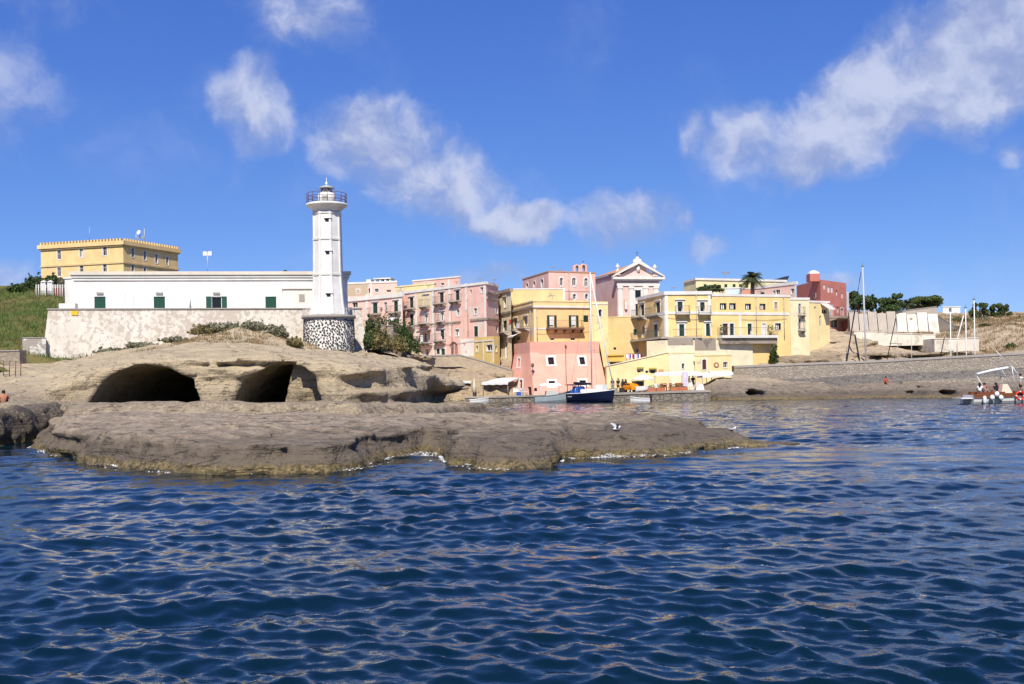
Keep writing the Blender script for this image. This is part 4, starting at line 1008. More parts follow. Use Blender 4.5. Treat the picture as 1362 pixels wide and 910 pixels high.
def cream_block():
    zt = P(709, 399.5, 146).z
    b = Bld('yellow_palazzo', 'yellow palazzo with long brown balcony and shuttered windows behind the salmon tower', 'house', [(679.5, 407), (709.3, 399.5, 146), (786.5, 400.5)], 2, M_YEL2, depth=10, top=zt)
    f, g = b.F
    for (x0, y0, x1, y1, a, c, y) in ((697, 421, 702.3, 434, 694.5, 704.5, 436), (683.5, 424, 688.5, 437, 681, 691, 439)):
        b.win(0, x0, y0, x1, y1, 'curtain', name='balcony_door', hood=True, sur=.08); b.balcony(0, a, c, y, .9)
    b.cloth(0, 695, 430, 700, 437, M_CLOTH_W, .93); b.cloth(0, 685.5, 425, 689, 431, M_CLOTH_R, .95); b.cloth(0, 682, 432, 688.5, 440, M_CLOTH_W, .93)
    for (x0, x1) in ((730.5, 737), (759.5, 766)): b.win(1, x0, 419.5, x1, 435, 'open', M_DGREEN, name='balcony_door'); 
    for (x0, x1) in ((730.8, 736.5), (760, 765.5)): b.cloth(1, x0, 421, x1, 433, M_CLOTH_W, -.12, 'curtain')
    b.balcony(1, 726, 773.5, 436, 1.0, 1.0, flat('rusty_brown_balcony', (.16, .09, .06), .9), th=.3)
    b.win(1, 776, 419.5, 782.5, 428.5, 'closed', M_DGREEN); b.win(1, 732, 449, 737.5, 453.2, 'dark'); b.win(1, 759, 449, 765, 453.2, 'dark')
    b.pil(1, 711, .5, 409, 470, M_CREAM); zc = g.uz(745, 408)[1]
    for i, fa in enumerate(b.F): q = MB(); fa.box(q, -.15, fa.L + .22, zc - .16, zc + .12, -.05, .22 + .003 * i); q.build('cornice', M_TRIM if i else M_GREYC, b.root)
    z = g.uz(715, 437.3)[1]; q = MB(); g.box(q, 0, g.uz(727, 437)[0], z - .1, z + .1, 0, .07); q.build('string_course', M_TRIM, b.root)
    clutter(b, 1, [(713.5, 409, 455), (784.5, 410, 455)], [(740, 9), (770, 6)], [(713, 444, 785, 441)]); clutter(b, 0, [(706, 404, 455)]); b.cornice(.16, .08, M_CREAM); b.awning(0, 685, 693, 443, 447.5, M_CLOTH_W, 1.2); b.win(0, 686, 447, 692, 453, 'dark')
    b.panel(0, 704, 437, 708.6, 448, M_STAIN, .012); b.build()
    b = Bld('cream_annex', 'pale cream annex with one arched window, right of the yellow palazzo', 'house', [(786.7, 401.3, 143.5), (808.5, 401.3, 144)], 2, M_CREAM, depth=8)
    b.win(0, 796, 411.5, 800.5, 421.5, 'dark', arch=True, sur=.1); b.band(0, 404.5, .12); b.build()
    b = Bld('narrow_cream_house', 'narrow cream house with grey cornice between pink block and yellow palazzo', 'house', [(662.5, 388, 158), (679.3, 383.8, 153)], 2, M_PALE, depth=8)
    b.win(0, 670.3, 396, 673.3, 409, 'dark', sur=.12, hood=True); b.win(0, 669, 426.5, 674, 440.5, 'half', M_DGREEN, name='balcony_door'); b.balcony(0, 666, 677, 442, .9)
    b.win(0, 672, 455, 675.5, 476, 'dark', name='door'); b.cornice(.45, .25, M_GREYC); b.band(0, 416.5, .3, M_GREYC, .2); b.build()
    b = Bld('yellow_upper_house', 'plain yellow upper storey with white edge above the yellow palazzo', 'house', [(679.6, 384, 156), (751.5, 384.5, 157)], 4, M_YEL2, depth=8)
    b.cornice(.16, .06); b.pil(0, 750.5, .35, 385, 402); b.build()
cream_block()

def salmon_tower():
    """battered harbour tower: upright parapet storey over sloping faces"""
    D = 134.5
    top = [P(683.6, 457.6, 140.5), P(704.7, 455, D), P(797, 454.7, 136.5)]; zt = top[1].z
    mid = [P(681.5, 471, 140.5), P(705.2, 470, D), P(798.5, 470, 136.5)]; zm = mid[1].z
    base = [P(674, 530, 137.6), P(711, 528, 132.0), P(810, 521, 134.0)]; zb = 0.2
    for v in top: v.z = zt
    for v in mid: v.z = zm
    for v in base: v.z = zb
    for k in range(3): mid[k].x, mid[k].y = top[k].x, top[k].y
    r = empty('harbour_tower', (base[1].x + 4, base[1].y + 4, zb), 'salmon pink fortified house with sloping walls standing on the quay', 'tower house')
    bk = [v + Vector((v.x / v.y * 9, 9, 0)) for v in (top[2], top[0])]
    b = MB(); rec = .22
    wins = []
    def face(A, B, Cc, Dd, holes):
        """battered quad A,B (bottom l,r) Cc,Dd (top r,l) with holes in (s,t) units"""
        pt = lambda s, t: (A * (1 - s) + B * s) * (1 - t) + (Dd * (1 - s) + Cc * s) * t
        ss = sorted({0, 1, *[h[0] for h in holes], *[h[1] for h in holes]}); ts = sorted({0, 1, *[h[2] for h in holes], *[h[3] for h in holes]})
        n = (B - A).cross(Dd - A).normalized()
        for s0, s1 in zip(ss[:-1], ss[1:]):
            for t0, t1 in zip(ts[:-1], ts[1:]):
                if any(h[0] < (s0 + s1) / 2 < h[1] and h[2] < (t0 + t1) / 2 < h[3] for h in holes): continue
                b.quad(pt(s0, t0), pt(s1, t0), pt(s1, t1), pt(s0, t1))
        for h in holes:
            c = [pt(h[0], h[2]), pt(h[1], h[2]), pt(h[1], h[3]), pt(h[0], h[3])]; e = [v - n * rec for v in c]
            for k in range(4): b.quad(c[k], c[(k + 1) % 4], e[(k + 1) % 4], e[k])
            wins.append((c, e, n, h[4]))
    def hole(A, B, Cc, Dd, x0, y0, x1, y1, kind):
        """pixel rectangle -> (s,t) on the battered plane"""
        n = (B - A).cross(Dd - A)
        def st(px, py):
            d = pix_dir(px, py); o = Vector((0, 0, CAMH)); k = (A - o).dot(n) / d.dot(n); p = o + d * k
            t = (p.z - A.z) / (Dd.z - A.z); L = A + (Dd - A) * t; R_ = B + (Cc - B) * t; s = (p - L).dot(R_ - L) / (R_ - L).length_squared; return s, t
        xm, ym = (x0 + x1) / 2, (y0 + y1) / 2
        return (st(x0, ym)[0], st(x1, ym)[0], st(xm, y1)[1], st(xm, y0)[1], kind)
    L = (base[0], base[1], mid[1], mid[0]); Fq = (base[1], base[2], mid[2], mid[1])
    face(*L, [hole(*L, 692, 477, 696, 488, 'w'), hole(*L, 693, 505.5, 697.3, 516.5, 'w'), hole(*L, 703.5, 514.5, 709, 528.5, 'd')])
    face(*Fq, [hole(*Fq, 729, 475.5, 737, 485, 'w'), hole(*Fq, 771, 475.2, 778, 485, 'w'), hole(*Fq, 730, 506.8, 738.3, 513.5, 'w'), hole(*Fq, 771, 506, 779.5, 512.5, 'w')])
    face(mid[0], mid[1], top[1], top[0], []); face(mid[1], mid[2], top[2], top[1], [])
    b.quad(top[0], top[1], top[2], bk[0], bk[1])
    bb = [Vector((v.x, v.y, zb)) for v in bk]; b.quad(base[2], bb[0], bk[0], top[2]); b.quad(bb[1], base[0], top[0], bk[1]); b.quad(bb[0], bb[1], bk[1], bk[0])
    b.build('wall', M_SALMON, r)
    for (c, e, n, kind) in wins:
        q = MB(); q.quad(*[v + n * .01 for v in e]); w = q.build('window' if kind == 'w' else 'door', M_GLASS, r)
        if kind == 'w':
            u = (c[1] - c[0]).normalized(); v = (c[3] - c[0]).normalized(); s = .26; q = MB()
            O = [c[0] - u * s - v * s, c[1] + u * s - v * s, c[2] + u * s + v * s, c[3] - u * s + v * s]
            for k in range(4):
                a, d_ = c[k], c[(k + 1) % 4]; A, Dd = O[k], O[(k + 1) % 4]
                q.hexa([a + n * .05, d_ + n * .05, Dd + n * .05, A + n * .05, a - n * .02, d_ - n * .02, Dd - n * .02, A - n * .02])
            q.build('surround', M_TRIM, w)
            q = MB(); mx = (e[0] + e[1]) / 2; my = (e[3] + e[2]) / 2; q.tube([mx + n * .04, my + n * .04], .035, 4); q.tube([(e[0] + e[3]) / 2 + n * .05, (e[1] + e[2]) / 2 + n * .05], .03, 4); q.build('frame', M_BROWN, w)
    # corner buttress with its sloping ledge
    n1 = (base[2] - base[1]).cross(mid[1] - base[1]).normalized(); tdir = (base[2] - base[1]).normalized(); q = MB()
    a0, a1 = base[1].copy(), mid[1].copy(); w0 = tdir * 1.5; w1 = tdir * 1.15; n = n1 * .32 - tdir * .1
    q.hexa([a0 + n, a0 + w0 + n, a0 + w0 - n1 * .1, a0 - n1 * .1 + tdir * .1, a1 + n1 * .16 - tdir * .05, a1 + w1 + n1 * .16, a1 + w1 - n1 * .1, a1 - n1 * .1 + tdir * .1]); q.build('buttress', M_SALMON, r)
    fx = Fac((mid[1].x, mid[1].y), (mid[2].x, mid[2].y)); q = MB(); fx.box(q, 1.2, fx.L, zm - .05, zm + .05, -.05, .05); q.build('ledge', M_SALMON, r)
    q = MB(); pp = []
    for y in (461, 485, 510):
        t = (P(752, y, D).z - zb) / (zm - zb); s = .5; A = base[1] + (mid[1] - base[1]) * min(t, 1); B = base[2] + (mid[2] - base[2]) * min(t, 1); s = (P(752.5, y, 134.8).x - A.x) / (B.x - A.x); v = A + (B - A) * s + n1 * .06; v.z = P(752, y, 134.5).z; pp.append(v)
    q.tube(pp, .05, 6); q.tube([pp[0] + n1 * .1 - Vector((0, 0, .05)), pp[0] + n1 * .1 + Vector((0, 0, .2))], .12, 6); q.build('drain_pipe', M_IRON, r)
    # street lamp on the corner
    lp = P(708.5, 490, 132.8) ; q = MB(); q.tube([lp + Vector((0, .3, -.9)), lp + Vector((0, -.1, -.5)), lp + Vector((0, -.2, .1))], .05, 5); q.lathe(lp + Vector((0, -.2, .1)), [(.05, 0), (.17, .1), (.2, .4), (.03, .6)], 8); q.build('wall_lamp', M_IRON, r)
salmon_tower()

def convent():
    b = Bld('pink_convent', 'pink house with white-framed arched windows and a twin-arch bell gable on its roof', 'house', [(695, 371), (729.5, 360.5, 165), (791.5, 362.3)], 6, M_ROSE, depth=9, ref=1)
    for (x0, x1, y0, y1) in ((700, 702.7, 376.5, 383.3), (709.5, 712.3, 374, 382.3), (719.5, 722.8, 371, 382.3)): b.win(0, x0, y0, x1, y1, 'dark', arch=True, sur=.2)
    for (x0, x1, y0, y1) in ((744.5, 748.8, 369.5, 380), (761, 765.7, 369.5, 380), (777.3, 781.5, 370, 381), (761.8, 766, 391, 398), (778, 782, 391, 398)): b.win(1, x0, y0, x1, y1, 'dark', arch=True, sur=.22)
    clutter(b, 1, [(756, 362, 402)], [(742, 8), (755, 6)]); b.band(1, 387, .16, M_ROSE, .06); b.cornice(.14, .08, M_TERRA)
    f = b.F[1]; u0, u1, z0, z1 = f.rect(765, 349, 783, 361); w = (u1 - u0)
    q = MB(); n = 8
    for k in (0, 1):        # two little arches with gabled tops
        a, c = u0 + w * .5 * k, u0 + w * .5 * (k + 1) - .02; m = (a + c) / 2; r_ = (c - a) * .22; hs = (z1 - z0) * (.8 if k == 0 else .92); zc = z0 + hs * .62
        f.box(q, a, m - r_, z0, zc, -1.0, -.5); f.box(q, m + r_, c, z0, zc, -1.0, -.5)
        arc = [(m + r_ * math.cos(math.pi * i / n), zc + r_ * math.sin(math.pi * i / n)) for i in range(n + 1)]
        outer = [(c, zc), (c, z0 + hs * .82), (m, z0 + hs), (a, z0 + hs * .82), (a, zc)]
        poly = [Vector(f.w(u, z, -.5)) for u, z in [(c, zc), (c, z0 + hs * .82), (m, z0 + hs)] + [arc[i] for i in range(4, -1, -1)]]
        q.prism(poly[::-1], Vector((-f.n.x, -f.n.y, 0)) * .5)
        poly = [Vector(f.w(u, z, -.5)) for u, z in [(m, z0 + hs), (a, z0 + hs * .82), (a, zc)] + [arc[i] for i in range(8, 3, -1)]]
        q.prism(poly[::-1], Vector((-f.n.x, -f.n.y, 0)) * .5)
    bg = q.build('bell_gable', M_ROSE, b.root)
    for k in (0, 1):
        c = Vector(f.w(u0 + w * (.25 + .5 * k), z0 + (z1 - z0) * .42, -.75)); q = MB(); q.lathe(c, [(.02, .45), (.14, .4), (.2, .1), (.28, 0)], 12); q.build('bell', flat('bronze', (.08, .07, .05), .4, metal=.6), bg)
    c = Vector(f.w(u0 + w * .75, z1 * 0 + z0 + (z1 - z0) * .92, -.75)); q = MB(); q.tube([c, c + Vector((0, 0, .5))], .04, 4); q.tube([c + Vector((-.15, 0, .33)), c + Vector((.15, 0, .33))], .04, 4); q.build('cross', M_IRON, bg)
    b.build()
convent()

def church():
    D = 176; f = Fac(*[(P(x, 380, d).x, d) for x, d in ((821, 175), (876.5, 176.5))])
    L = f.L; z = lambda y, x=848: f.uz(x, y)[1]
    r = empty('church', (f.w(L / 2, 0)[0], D + 6, 8), 'pink church with white pilasters, pediment and urns above the town', 'church')
    q = MB(); b0 = 6
    M_CH = plaster('church_pink', (.72, .50, .44), .2); M_FL = plaster('church_flank', (.60, .36, .29), .4, patch=(.55, .4, .3), pamt=.25, streak=.4)
    um = L / 2; ap = z(347.5); ze = z(370.5)
    ox = f.uz(814, 370)[0]; oy = f.uz(882.5, 370)[0]
    # nave
    q.hexa([f.w(0, b0, 0), f.w(L, b0, 0), f.w(L, b0, -14), f.w(-.6, b0, -14), f.w(0, ze, 0), f.w(L, ze, 0), f.w(L, ze, -14), f.w(-.6, ze, -14)])
    q.prism([Vector(f.w(0, ze, 0)), Vector(f.w(L, ze, 0)), Vector(f.w(um, ap - .35, 0))], Vector((-f.n.x, -f.n.y, 0)) * 14); q.build('wall', M_CH, r)
    # left aisle, brown and windowed
    a, c = P(792, 371, 188), P(820.5, 366, 175.6); fa = Fac((a.x, a.y), (c.x, c.y)); q = MB(); zl = P(792.5, 371, 188).z; zr = P(816, 364.5, 176).z
    q.prism([Vector(fa.w(0, b0, 0)), Vector(fa.w(fa.L, b0, 0)), Vector(fa.w(fa.L, zr, 0)), Vector(fa.w(0, zl, 0))], Vector((3.5, 3, 0))); q.build('aisle_wall', M_FL, r)
    q = MB(); q.hexa([fa.w(-.2, zl + .02, .3), fa.w(fa.L, zr + .02, .3), Vector(f.w(um, ap - .3, -.4)), Vector(f.w(um, ap - .3, -13.5)),
                      fa.w(-.2, zl + .2, .3), fa.w(fa.L, zr + .2, .3), Vector(f.w(um, ap - .1, -.4)), Vector(f.w(um, ap - .1, -13.5))]); q.build('roof', M_TERRA, r)
    u0, u1, z0, z1 = fa.rect(800.3, 375, 803.2, 386); q = MB(); fa.box(q, u0, u1, z0, z1, -.05, .03); w = q.build('window', M_GLASS, r)
    q = MB(); fa.box(q, u0 - .22, u0, z0 - .2, z1 + .25, 0, .06); fa.box(q, u1, u1 + .22, z0 - .2, z1 + .25, 0, .06); fa.box(q, u0, u1, z1, z1 + .25, 0, .06); fa.box(q, u0, u1, z0 - .2, z0, 0, .06); q.build('surround', M_TRIM, w)
    # entablature and raking cornices
    q = MB(); f.box(q, ox, oy, z(372), z(369), -.3, .75); f.box(q, ox + .4, oy - .4, z(374), z(372) - .003, -.3, .5); q.build('cornice', M_TRIM, r)
    q = MB(); f.box(q, -.1, L + .1, z(380.5), z(376), 0, .18); q.build('entablature', M_TRIM, r)
    for sg, ue in ((-1, ox), (1, oy)):
        q = MB(); A = (ue, z(369) + .003); B = (um, ap + .15); th = .62
        pts = [(A[0], A[1]), (B[0], B[1] - th), (B[0], B[1]), (A[0], A[1] + .18)]
        pl = [Vector(f.w(u, zz, .7)) for u, zz in pts]
        q.prism(pl[::-1] if sg < 0 else pl, Vector((-f.n.x, -f.n.y, 0)) * 1.0); q.build('raking_cornice', M_TRIM, r)
    for (x0, x1) in ((822, 827.6), (837, 842.3), (855.5, 861.8), (870, 875.5)):
        u0, u1 = f.uz(x0, 400)[0], f.uz(x1, 400)[0]; q = MB(); f.box(q, u0, u1, b0, z(380.5) - .003, 0, .16); p_ = q.build('pilaster', M_TRIM, r)
        q = MB(); f.box(q, u0 - .1, u1 + .1, z(384), z(381), 0, .24); q.build('capital', M_TRIM, p_)
    q = MB(); u0, u1 = f.uz(842.4, 400)[0], f.uz(855.4, 400)[0]; f.box(q, u0, u1, b0, z(382), 0, .06); q.build('portal_bay', M_TRIM, r)
    for (x0, x1, y0, y1, nm) in ((844.7, 852, 386, 396.5, 'window'), (845.3, 851.5, 404.5, 422, 'door')):
        u0, u1, z0, z1 = f.rect(x0, y0, x1, y1); q = MB(); f.box(q, u0, u1, z0, z1, .05, .075); w = q.build(nm, M_GLASS, r)
        q = MB(); f.box(q, u0 - .12, u1 + .12, z1, z1 + .15, .06, .14); q.build('lintel', M_TRIM, w)
    u0, u1, z0, z1 = f.rect(829.8, 398, 834.2, 412); q = MB(); f.box(q, u0, u1, z0, z1, .0, .03); nn = q.build('niche', M_FL, r)
    c = Vector(f.w((u0 + u1) / 2, z0, .2)); q = MB(); q.lathe(c, [(.22, 0), (.25, .15), (.18, .5), (.24, .9), (.2, 1.15), (.08, 1.25), (.13, 1.4), (.1, 1.55), (.02, 1.62)], 10); q.build('statue', M_TRIM, nn)
    c = Vector(f.w(um, z(358.5), .15)); q = MB(); q.lathe(c, [(.05, -.5), (.3, -.2), (.35, .15), (.2, .5), (.05, .6)], 10); q.build('crest', M_TRIM, r)
    for x, yb in ((821.5, 363), (871, 364)):
        c = P(x, yb, 176.4); q = MB(); q.box((c.x - .38, c.y - .38, c.z - .5), (c.x + .38, c.y + .38, c.z + .45)); u = q.build('pedestal', M_CH, r)
        q = MB(); q.lathe(c + Vector((0, 0, .45)), [(.3, 0), (.14, .12), (.14, .2), (.36, .5), (.4, .65), (.2, .82), (.1, .95), (.12, 1.05), (.02, 1.15)], 14); q.build('urn', M_TRIM, u)
    c = Vector(f.w(um, ap, -.2)); q = MB()
    q.prism([c + Vector(v) for v in ((-.75, 0, -.1), (.75, 0, -.1), (.62, 0, .35), (.3, 0, .45), (.2, 0, .8), (-.2, 0, .8), (-.3, 0, .45), (-.62, 0, .35))], Vector((0, .5, 0))); t = q.build('acroterion', M_TRIM, r)
    c = c + Vector((0, .25, .8)); q = MB(); q.tube([c, c + Vector((0, 0, .95))], .05, 4); q.tube([c + Vector((-.25, 0, .65)), c + Vector((.25, 0, .65))], .05, 4); q.build('cross', M_IRON, t)
church()

def big_yellow():
    zt = P(884, 388, 136).z
    b = Bld('yellow_corner_house', 'large yellow corner house with white corner strips and railed balconies facing the harbour', 'house', [(848, 396), (884, 388, 136), (945, 387.5)], 1.5, M_YEL, depth=9, top=zt)
    doors(b, 0, [(852.5, 405, 857, 420.5, 846.5, 860.5, 421.5), (873, 402.3, 878, 418, 866, 882, 419)], sur=.2)
    b.win(0, 853.8, 432, 858.3, 449, 'dark', arch=True, sur=.1, name='door'); b.win(0, 870, 431.5, 875, 448, 'closed', M_DGREEN, sur=.2, name='balcony_door', hood=True)
    doors(b, 1, [(901.3, 401.5, 907.7, 416.5, 897.5, 916.5, 417.5), (931.2, 402, 937.2, 416.5, 927.7, 944.5, 417.8)], 'half', sur=.24)
    b.win(1, 903.5, 431.3, 910, 447.3, 'closed', M_DGREEN, sur=.26, name='balcony_door', hood=True); b.win(1, 939, 430.5, 944.3, 447, 'closed', M_DGREEN, sur=.2, name='balcony_door', hood=True)
    f, g = b.F; zs = g.uz(915, 416)[1]; zl = g.uz(915, 448.5)[1]
    for i, fa in enumerate(b.F):
        q = MB(); fa.box(q, 0, fa.L, zs - .17, zs + .17, 0, .07 + .003 * i); q.build('string_course', M_TRIM, b.root)
        q = MB(); fa.box(q, -.9 if i == 0 else 0.003, fa.L + .9 if i == 0 else g.uz(931, 448)[0], zl - .18, zl, .003, .95 + .003 * i); t = q.build('terrace', M_SLAB, b.root)
        q = MB(); u1 = fa.L + .8 if i == 0 else g.uz(931, 448)[0]
        for h in (1.0, .1): q.tube([fa.w(-.8 if i == 0 else .8, zl + h, .88), fa.w(u1, zl + h, .88)], .025, 4)
        for u in np.arange(-.7 if i == 0 else .9, u1, .18): q.tube([fa.w(u, zl, .88), fa.w(u, zl + 1, .88)], .013, 3, cap=False)
        q.build('railing', M_IRON, t)
    b.pil(0, 883, .55, 389, 448, proud=.055); b.pil(1, 886, .55, 389, 448); b.pil(1, 944, .5, 389, 417); clutter(b, 1, [(925.5, 391, 447), (948 - 4.5, 418, 447)], [(900, 8), (930, 6)], [(888, 423, 942, 424)]); b.cornice(.42, .16); b.build()
    # the wing to the right
    b = Bld('yellow_wing_house', 'long yellow house with brown-shuttered windows and a railed terrace, right of the corner house', 'house', [(945.3, 390.8, 137), (1050.5, 392.7, 141.5)], 1.5, plaster('yellow_wing', (.80, .585, .25), .15, patch=(.62, .48, .32), pamt=.02), depth=9)
    for (x0, x1, s) in ((957.5, 966.5, M_DGREEN), (970, 979, M_DGREEN)): b.win(0, x0, 403.3, x1, 412, 'curtain', s, frame=M_DGREEN)
    for (x0, x1) in ((991, 999.3), (1010.3, 1018.5)): b.win(0, x0, 404, x1, 412.2, 'curtain', M_BROWN, frame=M_BROWN)
    b.win(0, 1029.8, 402, 1034, 411, 'closed', flat('tan_shutter', (.45, .33, .2)), sur=.14); b.win(0, 1031, 430, 1039, 439, 'curtain', M_BROWN, frame=M_BROWN, sur=.1)
    for (x0, x1, k, s) in ((961, 968, 'closed', M_BROWN), (970.8, 976, 'closed', M_DGREEN), (994.3, 999.8, 'half', M_DGREEN), (1014, 1018.3, 'closed', M_WOODW)): b.win(0, x0, 430.5, x1, 446, k, s, sur=.14, name='balcony_door')
    f = b.F[0]; z = f.uz(998, 417.3)[1]; q = MB(); f.box(q, 0, f.uz(1049, 417)[0], z - .18, z + .18, 0, .07); q.build('string_course', M_TRIM, b.root)
    clutter(b, 0, [(1005, 394, 446), (1042, 394, 452)], [(1020, 7), (975, 6)], [(986, 425, 1046, 424)]); b.pil(0, 984.3, .3, 419.2, 446); b.cornice(.3, .07); 
    t = b.balcony(0, 953.5, 1028, 446.5, 1.3, 1.0, M_TRIM, th=.35, br=False); z = f.uz(990, 450)[1]
    q = MB(); f.box(q, f.uz(953, 450)[0], f.uz(1028, 450)[0], z - .75, z - .02, 0, 1.0); q.build('apron', M_GREYC, b.root)
    for x in (957.5, 1021): 
        u = f.uz(x, 446)[0]; zz = f.uz(x, 446.3)[1]; c = Vector(f.w(u, zz, .6)); q = MB(); q.lathe(c, [(.16, 0), (.22, .35), (.2, .35), (.05, .36)], 8); 
        for k in range(26):
            a = random.random() * 6.28; d_ = Vector((math.cos(a) * .3, math.sin(a) * .3, .25 + .7 * random.random())); e = c + Vector((0, 0, .35)) + d_; s = .12; q.quad(e, e + Vector((s, 0, .02)), e + Vector((s, s * .3, s)), e + Vector((0, .1, s)))
        q.build('potted_plant', M_PLANT, b.root)
    b.build()
    # cream return and the small houses stepping back
    b = Bld('cream_return_house', 'pale yellow house end with two narrow balcony doors at the rocky slope', 'house', [(1050.7, 396, 141.7), (1076, 395, 142.5)], 3, plaster('pale_yellow', (.78, .67, .42), .25, patch=(.66, .56, .42), pamt=.12), depth=7)
    for y in (404, 424.5): b.win(0, 1062, y, 1065, y + 14, 'dark', name='balcony_door', sur=.08); b.balcony(0, 1061, 1069, y + 14.8, .7)
    b.cornice(.3, .08, M_TRIM); b.build()
    b = Bld('yellow_step_house', 'small yellow house with a pale pink awning below the red house', 'house', [(1076.2, 400, 145), (1103, 402, 147)], 3, M_CREAM, depth=6)
    b.win(0, 1083, 408, 1085.5, 411, 'dark'); b.win(0, 1090, 420, 1092.5, 434, 'dark', name='door'); b.awning(0, 1091, 1100, 403.5, 411.5, flat('awning_stripe', (.7, .55, .5)), 1.5); b.win(0, 1093, 411.5, 1100, 417.5, 'dark'); b.cornice(.25, .08); b.build()
big_yellow()

def red_house():
    b = Bld('red_house', 'brick-red house with small roof turret and white windows', 'house', [(1059.5, 373, 171), (1091, 371, 161), (1125.5, 379.5, 168)], 3, M_RED, depth=8, ref=1, top=P(1091, 372, 161).z)
    for (x0, x1, y0, y1) in ((1095, 1097.8, 378.5, 385), (1100.4, 1103.8, 381.5, 389.3), (1104.8, 1108, 382, 389.7), (1119, 1121.2, 390, 397)): b.win(1, x0, y0, x1, y1, 'closed', M_WOODW)
    b.win(0, 1083, 390, 1085, 396, 'dark', sur=.08); b.win(1, 1111.5, 386, 1114, 393, 'dark', arch=True); b.win(1, 1104, 407, 1107.5, 421, 'dark', sur=.15, name='balcony_door'); b.win(1, 1118.5, 410, 1121.5, 421, 'dark', sur=.12, name='balcony_door'); b.win(1, 1113, 408, 1116, 416, 'dark')
    b.balcony(1, 1103.5, 1127, 421.8, 1.5, 1.0, M_GREYC, th=.3); b.win(1, 1104.5, 425, 1115, 436, 'dark', name='doorway')
    f = b.F[0]; g = b.F[1]; q = MB(); c = Vector(g.w(0.6, 0, -1.2)); z0, z1 = b.zt, P(1087, 364.5, 162).z
    q.box((c.x - 1.0, c.y - 1.0, z0 - .2), (c.x + .55, c.y + 1.0, z1)); t = q.build('turret', M_RED, b.root)
    q = MB(); q.lathe((c.x - .22, c.y, z1), [(1.1, 0), (1.0, .25), (.5, .5), (.05, .6)], 4, False, math.pi / 4); q.build('turret_cap', M_TRIM, t)
    q = MB(); a = Vector(g.w(g.L - 1.6, 0, 0)); zb = P(1130, 446, 166).z
    q.prism([Vector(g.w(g.L - 1.4, zb - 3, 0.02)), Vector(g.w(g.L + .9, zb - 3, 0.02)), Vector(g.w(g.L + .7, zb, 0.02)), Vector(g.w(g.L - .2, P(1124, 425, 167).z, 0.02)), Vector(g.w(g.L - 1.4, P(1118, 425, 167).z, 0.02))], Vector((g.n.x, g.n.y, 0)) * .9); q.build('buttress', M_RED, b.root)
    b.build()
    w = Bld('white_house_end', 'narrow white house end at the right side of the red house', 'house', [(1125.8, 388, 171), (1129, 389, 172)], 4, M_WHITE, depth=6); w.build()
red_house()

def back_row():
    b = Bld('cream_school', 'long pale yellow building with green shutters on the skyline behind the palm', 'house', [(909.5, 374.3), (925.5, 370, 190), (1045, 371.5, 197)], 8, plaster('pale_yellow_b', (.74, .66, .38), .15), depth=8, ref=1)
    for x in (936, 949, 963.5, 974.5, 983, 991.5): b.win(1, x, 378, x + 4, 383, 'closed', M_GREEN)
    b.cornice(.35, .18); f = b.F[1]
    q = MB(); c = Vector(f.w(f.uz(973, 370)[0], b.zt, -2)); q.tube([c, c + Vector((0, 0, 1.6))], .05, 5)
    for k in range(5): q.tube([c + Vector((-.7, -.2 + .1 * k, 1.1 + .1 * k)), c + Vector((.7, -.2 + .1 * k, 1.1 + .1 * k))], .03, 4)
    q.build('roof_aerial', M_COPING, b.root)
    u = f.uz(1040, 370)[0]; q = MB(); q.hexa([f.w(u - 1.5, b.zt, -1), f.w(u + 1.9, b.zt, -1), f.w(u + 1.9, b.zt, -2.4), f.w(u - 1.5, b.zt, -2.4), f.w(u - 1.0, b.zt + .12, -1), f.w(u + 2.4, b.zt + .95, -1), f.w(u + 2.4, b.zt + .95, -2.4), f.w(u - 1.0, b.zt + .12, -2.4)]); q.build('solar_panel', flat('solar_cells', (.03, .035, .05), .3), b.root)
    b.build()
    b = Bld('pink_back_house', 'pink house with white cornice and corner strip next to the red house', 'house', [(1003, 381, 186), (1059, 374, 178)], 8, M_PINKW, depth=8)
    for (x0, x1, y0, y1) in ((1011, 1017, 388.5, 392), (1028, 1031, 386.5, 391), (1032, 1037.5, 385.5, 391.5), (1052, 1056.5, 384, 391)): b.win(0, x0, y0, x1, y1, 'dark', sur=.12)
    b.cornice(.5, .12); b.pil(0, 1058, .5, 375, 396); b.build()
    b = Bld('pale_blue_house', 'low pale blue house with white parapet behind the yellow houses', 'house', [(965, 382.5, 170), (986.5, 383, 170)], 8, plaster('pale_blue', (.55, .64, .72), .15), depth=6); b.cornice(.2, .08); b.build()
    b = Bld('coral_house', 'small coral house left of the palm trunk', 'house', [(986.7, 383.5, 172), (1003, 383.5, 173)], 8, plaster('coral', (.70, .34, .24), .2), depth=6); b.cornice(.15, .06); b.build()
    b = Bld('ramp_wall', 'big plain yellow wall rising beside the church steps', 'wall', [(783, 424, 148), (853, 417, 145)], 1, M_YEL2, depth=5, top=P(850, 420, 145).z)
    b.win(0, 842.5, 438, 846.5, 446, 'closed', M_GREEN); b.win(0, 815.5, 462, 819.5, 466, 'dark'); b.win(0, 846, 464, 851, 468.5, 'dark'); b.cornice(.12, .05, M_CREAM)
    b.build()
back_row()

